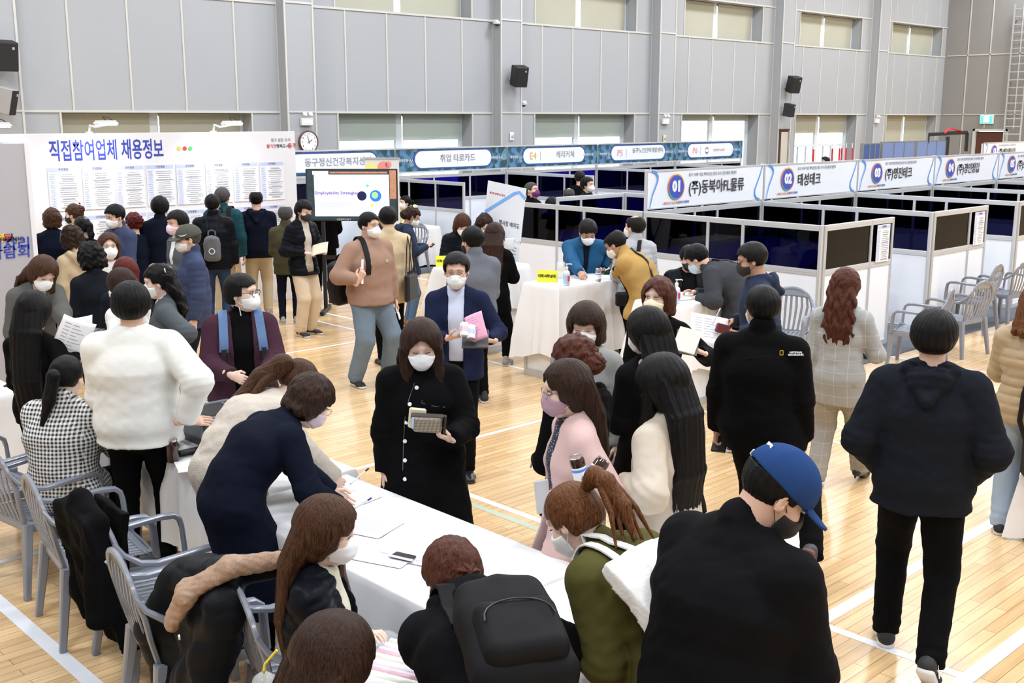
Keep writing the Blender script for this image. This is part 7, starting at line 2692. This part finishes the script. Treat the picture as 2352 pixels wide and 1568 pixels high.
MB().box((0, 0, 0), (.11, .03, .075), Rz(YAW - 1.3) @ Ry(.3), .006).build('cover', mat('dark_red_leather', (.12, .02, .025), .4), t)
MB().box((.0, .018, .0), (.10, .008, .065), Rz(YAW - 1.3) @ Ry(.3), .002).build('cards', ALU, t)
g = P['creammask']
t = thing('booklet', 'grey brown booklet held open by the woman in the cream mask', 'booklet', tuple(at_depth(1578, 782, g.depth - .22)), 0)
M_ = dir_mat(UPZ * .8 - HF * .55, RG)
MB().box((0, 0, 0), (.15, .22, .012), M_ @ Rz(1.2), .002).build('pages', mat('cream_pages', (.62, .57, .48), .7), t)
MB().box((.0, .0, -.012), (.15, .22, .008), M_ @ Rz(1.35), .002).build('cover', mat('dark_cover', (.08, .08, .08), .4), t)
g = P['phonew']
t = thing('phone', 'dark phone in the hands of the curly haired woman', 'phone', tuple(wpos(g, 'r', (.1, 0, -.02))), 0, 'phones')
MB().box((0, 0, 0), (.075, .15, .01), Rz(g.th) @ Ry(-.6), .004).build('case', BLACKP, t)
g = P['patch']
t = thing('phone_wallet', 'black phone wallet in the left hand of the man in the black fleece', 'phone', tuple(wpos(g, 'l', (.09, 0, -.03))), 0, 'phones')
MB().box((0, 0, 0), (.02, .09, .15), Rz(g.th) @ Ry(.9), .004).box((.012, 0, 0), (.003, .08, .12), Rz(g.th) @ Ry(.9)).build('case', BLACKP, t)
sheet('rolled white papers in the right hand of the man in the black fleece', wpos(g, 'r', (.12, 0, -.03)), HF * .5 + RG * .3, UPZ + RG * .25, .06, .24, PAPER, curl=.02)
g = P['brown']
sheet('folded white paper in the lowered hand of the man in the cocoa sweatshirt', wpos(g, 'l', (.12, 0, -.02)), HF, UPZ - RG * .4, .08, .17, PAPER, curl=.02)
g = P['check']
t = thing('phone', 'black phone in the raised hand of the woman in the checked suit', 'phone', tuple(wpos(g, 'r', (.08, 0, -.02))), 0, 'phones')
MB().box((0, 0, .02), (.02, .05, .13), Rz(g.th), .004).build('case', BLACKP, t)
g = P['pink']
t = thing('phone', 'phone in a pale case held low by the woman in the pink coat', 'phone', tuple(at_depth(1246, 1140, g.depth - .05)), 0, 'phones')
MB().box((0, 0, 0), (.012, .075, .15), Rz(YAW + .5) @ Ry(.2), .005).build('case', mat('pale_grey_case', (.5, .5, .52), .3), t)

COLA = mat('cola_brown_plastic', (.035, .010, .006), .12, coat=.5)
CANM = mat('can_lid_metal', (.6, .6, .62), .25, metal=.9)
BLABEL = mat('blue_label_print', (.08, .28, .72), .5)


def canned(label, pos, M_, r_=.033, h=.13, kind='coffee', group='canned drinks'):
    t = thing('canned_drink', label, 'drink', pos, 0, group)
    MB().lathe([(r_ * .85, -h / 2), (r_, -h / 2 + .01), (r_, h / 2 - .02), (r_ * .85, h / 2 - .004)], (0, 0, 0), 20, M_).build('bottle', COLA if kind == 'coffee' else CANM, t, smooth=True)
    MB().lathe([(r_ * .87, h / 2 - .006), (r_ * .9, h / 2), (r_ * .8, h / 2 - .001)], (0, 0, 0), 20, M_).build('lid', CANM, t, smooth=True)
    MB().lathe([(r_ * 1.01, -h / 2 + .02), (r_ * 1.012, h / 2 - .045)], (0, 0, 0), 20, M_).build('paper_label', PAPER, t, smooth=True)
    MB().lathe([(r_ * 1.02, -.0), (r_ * 1.02, .012)], (0, 0, 0), 20, M_).build('label_band', BLABEL, t, smooth=True)
    return t


dt = P['trench'].depth
canned('clear canned coffee with white label, left of the two held up together', tuple(at_depth(1331, 1080, dt - .24)), Rz(YAW) @ Rx(-.25))
canned('clear canned coffee with white label, tilted right against the other', tuple(at_depth(1368, 1082, dt - .26)), Rz(YAW) @ Rx(.65) @ Ry(.2))
canned('white capped can held by the woman in the grey blazer', tuple(wpos(P['pearl'], 'l', (.08, 0, -.05))), Rz(YAW) @ Rx(1.1) @ Ry(-.5), .03, .12, 'can')
canned('silver topped can in the hand of the man in the blue cap', tuple(at_depth(1888, 1532, P['cap'].depth - .1)), Rz(YAW) @ Ry(.25), .033, .12, 'can')

# puffer jacket over the arm of the woman in the grey olive coat
g = P['greyw']
t = thing('folded_jacket', 'black quilted jacket carried over the arm of the woman in the grey olive coat', 'jacket', tuple(at_depth(205, 765, g.depth - .3)), YAW - PI / 2)


def fj(P_):
    q = ecap(P_, (-.17, 0, .0), (.16, 0, -.05), (0, 1, 0), .10, .05, .10, .06)
    q = smin(q, ecap(P_, (-.02, 0, -.03), (.05, .0, -.22), (1, 0, 0), .13, .05, .11, .04), .05)
    r_ = (P_[:, 0] * .8 - P_[:, 2] * .6)
    return q + .008 * (1 - np.abs(np.sin(r_ * PI / .05))) ** 2 + .004 * (1 - np.abs(np.sin((P_[:, 0] * .6 + P_[:, 2] * .8) * PI / .07))) ** 2 + .003 * wob(P_, 30, 1)


V, Fq = net(fj, (-.35, -.2, -.38), (.35, .2, .15), .008)
np_mesh('quilted_cloth', [(V, Fq, 0)], [mat('dark_navy_quilting', (.012, .014, .022), .4)], t)

# coat draped over the third chair, fur collared coat over the fifth
t = thing('draped_coat', 'black coat draped over the back of a grey armchair, hem hanging low', 'coat', (2.30, 4.98, 0), R(-4))


def coat1(P_):
    x, y, z = P_[:, 0], P_[:, 1], P_[:, 2]
    k = np.clip((.92 - z) / .7, 0, 1)
    xb = -.255 - (z - .42) * .26 - .02 * k
    fold = (.022 * np.sin(y * 30 + z * 5 + 1.5 * np.sin(z * 9)) + .014 * np.sin(y * 53 - z * 9)) * k ** .7
    w = .20 + .13 * k ** .8
    low = .22 + .07 * np.sin(y * 9 + 1) + .10 * np.clip(-y * 3, 0, 1)
    q = np.maximum(np.abs(x - xb + .045 - fold) - (.013 + .02 * k), np.maximum(np.abs(y + .01) - w, low - z))
    q = smax(q, z - .9, .04)
    top = smin(cap(P_, (-.35, -.15, .87), (-.37, .0, .93), .045, .05), cap(P_, (-.37, .0, .93), (-.34, .17, .86), .05, .045), .03)
    slv = smin(ecap(P_, (-.36, .16, .84), (-.28, .30, .62), (1, 0, 0), .07, .045, .07, .05), ecap(P_, (-.28, .30, .62), (-.30, .33, .34), (1, 0, 0), .07, .05, .06, .045), .03)
    slv2 = ecap(P_, (-.36, -.16, .84), (-.40, -.26, .42), (1, 0, 0), .06, .045, .07, .045)
    fr = np.maximum(np.maximum(np.abs(x + .235 + (.8 - z) * .08 - fold * .6) - .016, np.abs(y) - .2), np.maximum(z - .88, .50 - z))
    return (smin(smin(smin(smin(q, top, .05), slv, .05), slv2, .04), fr, .03) + .005 * wob(P_, 19, 2) + .002 * wob(P_, 50, 1)) * .8


V, Fq = net(coat1, (-.6, -.42, .1), (.0, .42, 1.0), .009)
np_mesh('coat_cloth', [(V, Fq, 0)], [mat('black_cloth', (.003, .003, .0035))], t)
t = thing('fur_collared_coat', 'dark down coat with a beige fur collar hanging on an armchair', 'coat', (2.32, 3.62, 0), R(-16))


_M2 = np.array(Ry(.22), np.float32)


def coat2(P_):
    y, z = P_[:, 1], P_[:, 2]
    fold = .016 * np.sin(y * 21 + z * 6 + 1.4 * np.sin(z * 11)) + .009 * np.sin(y * 47 - z * 13)
    q = rbox(P_, (-.43, .20, .56), (.085, .27, .32), .07, _M2) + fold
    top = smin(ecap(P_, (-.42, .36, .82), (-.34, .12, .90), (1, 0, 0), .09, .06, .10, .06), ecap(P_, (-.34, .12, .90), (-.08, .06, .92), (0, 1, 0), .10, .05, .09, .045), .05)
    slv = smin(cap(P_, (-.46, .42, .78), (-.56, .48, .55), .085, .08), cap(P_, (-.56, .48, .55), (-.52, .46, .28), .08, .065), .05)
    return (smin(smin(q, top, .08), slv, .06) + .007 * (1 - np.abs(np.sin((z + .15 * y) * PI / .115))) ** 2 + .006 * wob(P_, 17, 4) + .003 * wob(P_, 48, 2)) * .8


V, Fq = net(coat2, (-.75, -.35, .15), (.1, .65, 1.05), .0085)
np_mesh('coat_cloth', [(V, Fq, 0)], [mat('black_down_nylon', (.005, .006, .008), .5, spec=.12)], t)
V, Fq = net(lambda P_: smin(smin(ecap(P_, (-.55, .14, .72), (-.50, .08, .86), (0, 1, 0), .045, .03, .06, .035), ecap(P_, (-.50, .08, .86), (-.34, .0, .97), (0, 1, 0), .06, .035, .055, .035), .03), cap(P_, (-.34, .0, .97), (-.05, -.03, .97), .042, .035), .03) + .003 * wob(P_, 150, 2) + .004 * wob(P_, 40, 1),
            (-.7, -.28, .6), (.1, .45, 1.1), .006)
np_mesh('fur_collar', [(V, Fq, 0)], [mat('beige_fur', (.50, .33, .23), .95, bump=1.0, bscale=260, var=.25, vscale=40)], t)
for z in (.72, .52):
    MB().lathe([(.012, 0), (.01, .006)], (-.545 - (.72 - z) * .22, .0, z), 12, dir_mat((-1, 0, 0))).build('snap_button', ALU, t)

# ---- on the tables
PRT = mat('dark_grey_printer_shell', (.040, .042, .048), .45)
PRL = mat('mid_grey_printer_rim', (.12, .125, .14), .4)
t = thing('printer', 'dark grey laser printer on the white table beside the white sweatshirt', 'printer', (3.16, 5.96, .742), R(0))
MB().box((0, 0, .10), (.36, .37, .19), None, .02).build('casing', PRT, t)
MB().box((0, 0, .205), (.39, .39, .022), None, .009).build('top_rim', PRL, t)
MB().box((.02, 0, .217), (.26, .26, .006)).build('output_tray', BLACKP, t)
MB().box((.10, 0, .222), (.02, .2, .006)).box((.14, 0, .222), (.01, .2, .006)).build('tray_ridges', PRL, t)
MB().box((-.18, 0, .14), (.02, .34, .08), None, .004).build('front_flap', PRL, t)
MB().box((-.23, .0, .03), (.16, .27, .02), None, .006).build('paper_tray', BLACKP, t)
MB().box((-.235, .0, .046), (.14, .21, .01)).build('paper_stack', PAPER, t)


pb_ = at(397, 1060, .742)
t = thing('drink_jar', 'clear lidded jar of dark drink at the table edge by the printer', 'drink', (pb_[0], pb_[1], .742), 0, 'canned drinks')
MB().lathe([(.032, 0), (.036, .01), (.036, .10), (.03, .125)], n=20).build('jar', COLA, t, smooth=True)
MB().lathe([(.031, .125), (.033, .13), (.03, .14)], n=20).build('lid', CANM, t, smooth=True)
pl = at(437, 945, .80)
t = thing('tablet', 'dark screened tablet leaning behind the printer', 'tablet', (3.22, 6.32, .742), R(30))
MB().box((0, 0, .11), (.012, .26, .19), Ry(-.35), .004).build('case', mat('pale_grey_case', (.5, .5, .52), .3), t)
MB().box((-.009, 0, .112), (.004, .235, .165), Ry(-.35)).build('screen', mat('dark_screen', (.02, .025, .035), .1), t)


def flat(label, px, py, z, rz, w, h, name='paper_sheet', m=None, rows=8, group='papers on the tables', th_=.002, stack=1):
    p = at(px, py, z)
    t = thing(name, label, 'paper', (p[0], p[1], z), rz, group)
    for k in range(stack):
        MB().box((.004 * k, .003 * k, th_ / 2 + k * th_), (w, h, th_ * .9), Rz(.05 * k)).build('sheet', m or PAPER, t)
    if rows:
        q = MB()
        for k in range(rows):
            y = h * (.38 - .76 * k / rows)
            q.box((-w * .25, y, th_ * stack + .0008), (w * .25, .003, .0006), Rz(.05 * (stack - 1))).box((w * .12, y, th_ * stack + .0008), (w * .42, .003, .0006), Rz(.05 * (stack - 1)))
        q.build('print_rows', mat('faint_print', (.55, .56, .62), .7), t)
    return t


flat('stack of white sheets on the table corner by the ecru knit', 470, 1068, .744, R(65), .21, .3, stack=3, rows=0)
flat('stapled printed forms by the hand with the blue pen', 835, 1205, .744, R(20), .24, .33, stack=4, rows=14)
flat('blank white sheets left of the clipboard', 880, 1270, .744, R(22), .24, .32, stack=2, rows=0)
flat('sheet near the hand with the black pen', 800, 1140, .744, R(10), .21, .29, rows=0)
p = at(955, 1265, .746)
t = thing('clipboard', 'white clipboard with black clip on the long foreground table', 'clipboard', (p[0], p[1], .743), R(18))
MB().box((0, 0, .003), (.26, .36, .005), None, .002).build('board', mat('pale_clipboard', (.70, .72, .80), .4), t)
MB().box((.01, -.005, .0075), (.21, .297, .002)).build('sheet', PAPER, t)
MB().box((-.10, 0, .014), (.05, .11, .012), None, .004).build('clip', BLACKP, t)
MB().box((-.125, 0, .016), (.02, .13, .008), None, .003).build('clip_plate', ALU, t)


def pen(label, p0, d, col, length=.14, group='pens'):
    t = thing('pen', label, 'pen', tuple(p0), 0, group)
    d = Vector(d).normalized() * length
    MB().tube([(0, 0, 0), tuple(d * .85)], .004, 8).build('barrel', mat('clear_white_barrel', (.75, .76, .8), .25), t)
    MB().tube([tuple(d * .8), tuple(d)], .0048, 8).build('pen_cap', col, t)
    MB().tube([tuple(-d * .06), (0, 0, 0)], .002, 6).build('tip', BLACKP, t)


BLU = mat('blue_pen_plastic', (.02, .03, .35), .3)
pen('clear ballpoint with black cap lying on the clipboard', at(1060, 1267, .755), Vector(at(930, 1264, .755) - at(1060, 1267, .755)), BLACKP)
pen('black capped pen in the hand of the woman in the ecru knit', at(806, 1110, .80), Vector(at(834, 1086, .84) - at(806, 1110, .80)), BLACKP, .13)
pen('blue capped pen in the hand of the woman in the navy dress', at(812, 1170, .79), Vector(at(832, 1157, .82) - at(812, 1170, .79)), BLU, .11)
pen('black pen in the hand of the woman in the olive jacket', at(1293, 1468, .75), Vector(at(1330, 1440, .83) - at(1293, 1468, .75)), BLACKP, .12)
pen('white pen of the man in the petrol blue jacket', at(1352, 637, 1.005), Vector(at(1335, 610, 1.12) - at(1352, 637, 1.005)), PAPER, .14)
pen('white pen of the man in the tan jacket', at(1400, 633, 1.02), Vector(at(1405, 612, 1.15) - at(1400, 633, 1.02)), PAPER, .14)
pen('white pen of the man in the navy anorak', at_depth(1638, 742, P['navywrite'].depth - .05), UPZ * .8 + RG * .35, PAPER, .13)

# nearest table: shrink-wrapped snacks, strip of yellow tape, forms
t = thing('snack_pack', 'clear wrapped pack of pink and white snack sticks on the nearest table', 'snacks', (2.20, 2.90, .742), R(20))
rr = random.Random(5)
for k in range(9):
    MB().box((-.16 + .04 * k, 0, .025), (.034, .30, .045), Rz(rr.uniform(-.03, .03)), .01).build('wrapped_stick', mat(('pink_wrap', 'white_wrap', 'cream_wrap')[k % 3], ((.80, .42, .52), (.82, .82, .84), (.78, .74, .62))[k % 3], .25), t, smooth=True)
flm = mat('clear_film', (.9, .92, .95), .08, alpha=.22)
MB().grid(lambda u, v: (-.2 + .4 * u, -.17 + .34 * v, .058 + .008 * math.sin(u * 31 + v * 5) + .006 * math.sin(v * 27)), 30, 20).build('film', flm, t, smooth=True)
flat('white forms under the hands of the woman in the olive jacket', 1370, 1500, .744, R(10), .3, .4, rows=10, stack=2)
p = at(1425, 1500, .75)
t = thing('tape_strip', 'yellow tape strip on the table beside the olive sleeve', 'tape', (p[0], p[1], .75), R(-42))
MB().box((0, 0, 0), (.018, .14, .003)).build('tape', mat('yellow_tape', (.85, .70, .05), .5), t)
p = at(606, 1540, .95)
t = thing('iced_drink_cup', 'clear domed plastic cup with a yellow straw at the lower edge', 'cup', (p[0], p[1], .742 + .06))
CLR = mat('clear_plastic', (.85, .88, .9), .05, alpha=.3)
MB().lathe([(.03, -.06), (.042, .08), (.045, .085), (.044, .10), (.035, .125), (.015, .14)], n=22).build('cup', CLR, t, smooth=True)
MB().lathe([(.03, -.05), (.037, .03)], n=20).build('drink', mat('coffee_brown', (.12, .05, .02), .2), t, smooth=True)
MB().tube([(0, 0, -.04), (0, 0, .15), (.005, -.0, .17), tuple(Vector(RGT) * .045 + Vector((0, 0, .22)))], .0045, 8).build('straw', mat('yellow_straw', (.85, .68, .04), .4), t, smooth=True)

# counters: sanitiser pumps, yellow sign, tumbler, acrylic stand
def pump(label, px, py, z):
    p = at(px, py, z)
    t = thing('sanitiser_bottle', label, 'bottle', (p[0], p[1], z), YAW - PI / 2, 'hand sanitiser pumps')
    MB().lathe([(.032, 0), (.036, .008), (.036, .12), (.03, .145), (.014, .158), (.013, .168)], n=20).build('bottle', mat('frosted_plastic', (.70, .76, .82), .2), t, smooth=True)
    MB().lathe([(.0365, .02), (.0365, .11)], n=20).build('label_wrap', mat('sky_label', (.42, .62, .86), .4), t, smooth=True)
    MB().box((.022, -.03, .075), (.022, .014, .05)).build('red_label', mat('red_label', (.7, .05, .06), .4), t)
    MB().lathe([(.017, .165), (.017, .19), (.006, .195), (.006, .215), (.012, .216), (.012, .224)], n=16).build('pump_head', WHITE, t, smooth=True)
    MB().sweep([(0, 0, .22), (.045, 0, .222), (.055, 0, .215)], .012, .009, n=6).build('nozzle', WHITE, t, smooth=True)


pump('hand sanitiser pump on the counter of the man in the blue jacket', 1301, 655, 1.002)
pump('hand sanitiser pump on the counter beside the dark grey sweater', 1553, 696, 1.002)
pump('hand sanitiser pump on the far counter behind the navy suit', 1054, 592, 1.002)
YEL = mat('yellow_sign_card', (.86, .82, .03), .5)
for k, (px, py, ry) in enumerate(((1256, 648, -.25), (1022, 612, .1))):
    p = at(px, py, 1.0)
    t = thing('desk_sign', 'yellow folded desk sign reading 이력서작성대 on the %s counter' % ('near' if k == 0 else 'far'), 'sign', (p[0], p[1], 1.002), YAW - PI / 2 + ry, 'yellow desk signs')
    MB().box((0, 0, .06), (.21, .002, .125), Rx(-.2)).box((0, .04, .06), (.21, .002, .125), Rx(.2)).build('card', YEL, t)
    text('이력서작성대', .038, INK, t, M4(Rx(PI / 2 - .2), Vector((0, -.004, .062))), 'lettering', bold=.0012, xs=.92)
p = at(1288, 640, 1.0)
t = thing('form_holder', 'clear acrylic holder with beige cards beside the yellow sign', 'holder', (p[0], p[1], 1.002), YAW - PI / 2)
MB().box((0, 0, .09), (.09, .004, .18), Rx(-.15)).box((0, -.03, .04), (.09, .003, .08)).box((0, 0, .004), (.09, .08, .006)).build('acrylic', CLR, t)
MB().box((0, -.012, .07), (.085, .012, .12), Rx(-.15)).build('cards', mat('beige_card', (.62, .58, .52), .6), t)
p = at(1374, 645, 1.0)
canned('silver and white canned drink standing on the near counter', (p[0], p[1], 1.068), Rz(0), .033, .13, 'can')
flat('white form under the pen of the man in the petrol blue jacket', 1340, 640, 1.003, YAW, .3, .21, rows=5)
flat('white form in front of the man in the tan jacket', 1385, 636, 1.003, YAW, .3, .21, rows=5)
flat('clear folder and forms on the counter by the dark grey sweater', 1575, 684, 1.003, YAW + .4, .22, .3, rows=5, stack=2)
t = thing('phone', 'black phone lying beside the hand of the man in the petrol blue jacket', 'phone', tuple(at(1386, 624, 1.008)), YAW, 'phones')
MB().box((0, 0, 0), (.075, .15, .01), None, .004).build('case', BLACKP, t)
t = thing('orange_drink', 'clear cup of orange drink with a straw on the far white table', 'cup', (12.75, 16.1, .742))
MB().lathe([(.035, 0), (.048, .13)], n=18).build('cup', CLR, t, smooth=True)
MB().lathe([(.034, .005), (.042, .09)], n=18).build('drink', mat('orange_juice', (.80, .22, .04), .2), t, smooth=True)
MB().tube([(0, 0, .02), (.02, .01, .22)], .004, 6).build('straw', BLACKP, t)
p = at(35, 885, .745)
t = thing('phone', 'dark phone on the white table at the far left edge', 'phone', (p[0], p[1], .748), R(40), 'phones')
MB().box((0, 0, 0), (.08, .15, .01), None, .004).build('case', mat('dark_screen', (.02, .025, .035), .1), t)
g = P['longb']
sheet('white leaflet in the hand of the person at the map banner', at_depth(1170, 560, g.depth + .5), RG, UPZ, .1, .14, PAPER, curl=.01)
g = P['hood']
for nm, sg in (('L', 1), ('R', -1)):
    Mf, loc = g.foot[nm]
    f_ = lambda x, y, z: Mf @ (Vector((x, y * sg, z)) * g.s) + loc
    MB().sweep([f_(.075, .041, .040), f_(.045, .046, .030), (f_(.015, .047, .034)), f_(-.04, .044, .062)], .004, .016, up=(0, 0, 1), n=4, taper=[.3, 1.2, 1.0, .2]).build('side_mark', PAPER, g.root)
g = P['vestw']
for nm, sg in (('L', 1), ('R', -1)):
    Mf, loc = g.foot[nm]
    text('N', .055, mat('orange_letter', (.80, .25, .02), .6), g.root, M4(Mf @ Matrix(((1, 0, 0), (0, 0, -1), (0, 1, 0))) if sg < 0 else Mf @ Matrix(((-1, 0, 0), (0, 0, 1), (0, 1, 0))), Mf @ (Vector((.02, sg * .047, .045)) * g.s) + loc), 'side_letter', bold=.003)
g = P['capman']
f_ = lambda x, y, z: g.hc + g.Rh @ (Vector((x, y, z)) * 1.06)
MB().sweep([f_(.085, .062, .06), f_(.07, .078, .052), f_(.04, .094, .056), f_(.02, .097, .064)], .004, .01, n=4, taper=[.3, 1.1, 1, .2]).build('side_mark', PAPER, g.root)
DKS = mat('dark_seam', (.0, .0, .0), .9)
g = P['suit']
for pts in ([(1030, 655), (1022, 690), (1036, 722), (1050, 742)], [(1030, 655), (1036, 690), (1042, 720), (1052, 745)], [(1072, 655), (1090, 688), (1082, 720), (1070, 745)], [(1072, 658), (1078, 700), (1070, 740)]):
    seam(g, pts, DKS, .0022, 'lapel_edge')
g = P['plum']
for pts in ([(520, 715), (508, 750), (520, 800), (533, 850)], [(575, 715), (592, 745), (590, 790), (583, 840)]):
    seam(g, pts, DKS, .0025, 'lapel_edge')
g = P['greyw']
seam(g, [(165, 640), (160, 690), (150, 740)], DKS, .0022, 'lapel_edge')
g = P['trench']
seam(g, [(1545, 1000), (1550, 1080), (1555, 1180)], mat('tan_seam', (.30, .25, .19), .9), .002, 'back_seam')
print('items', round(time.time() - T0, 1))
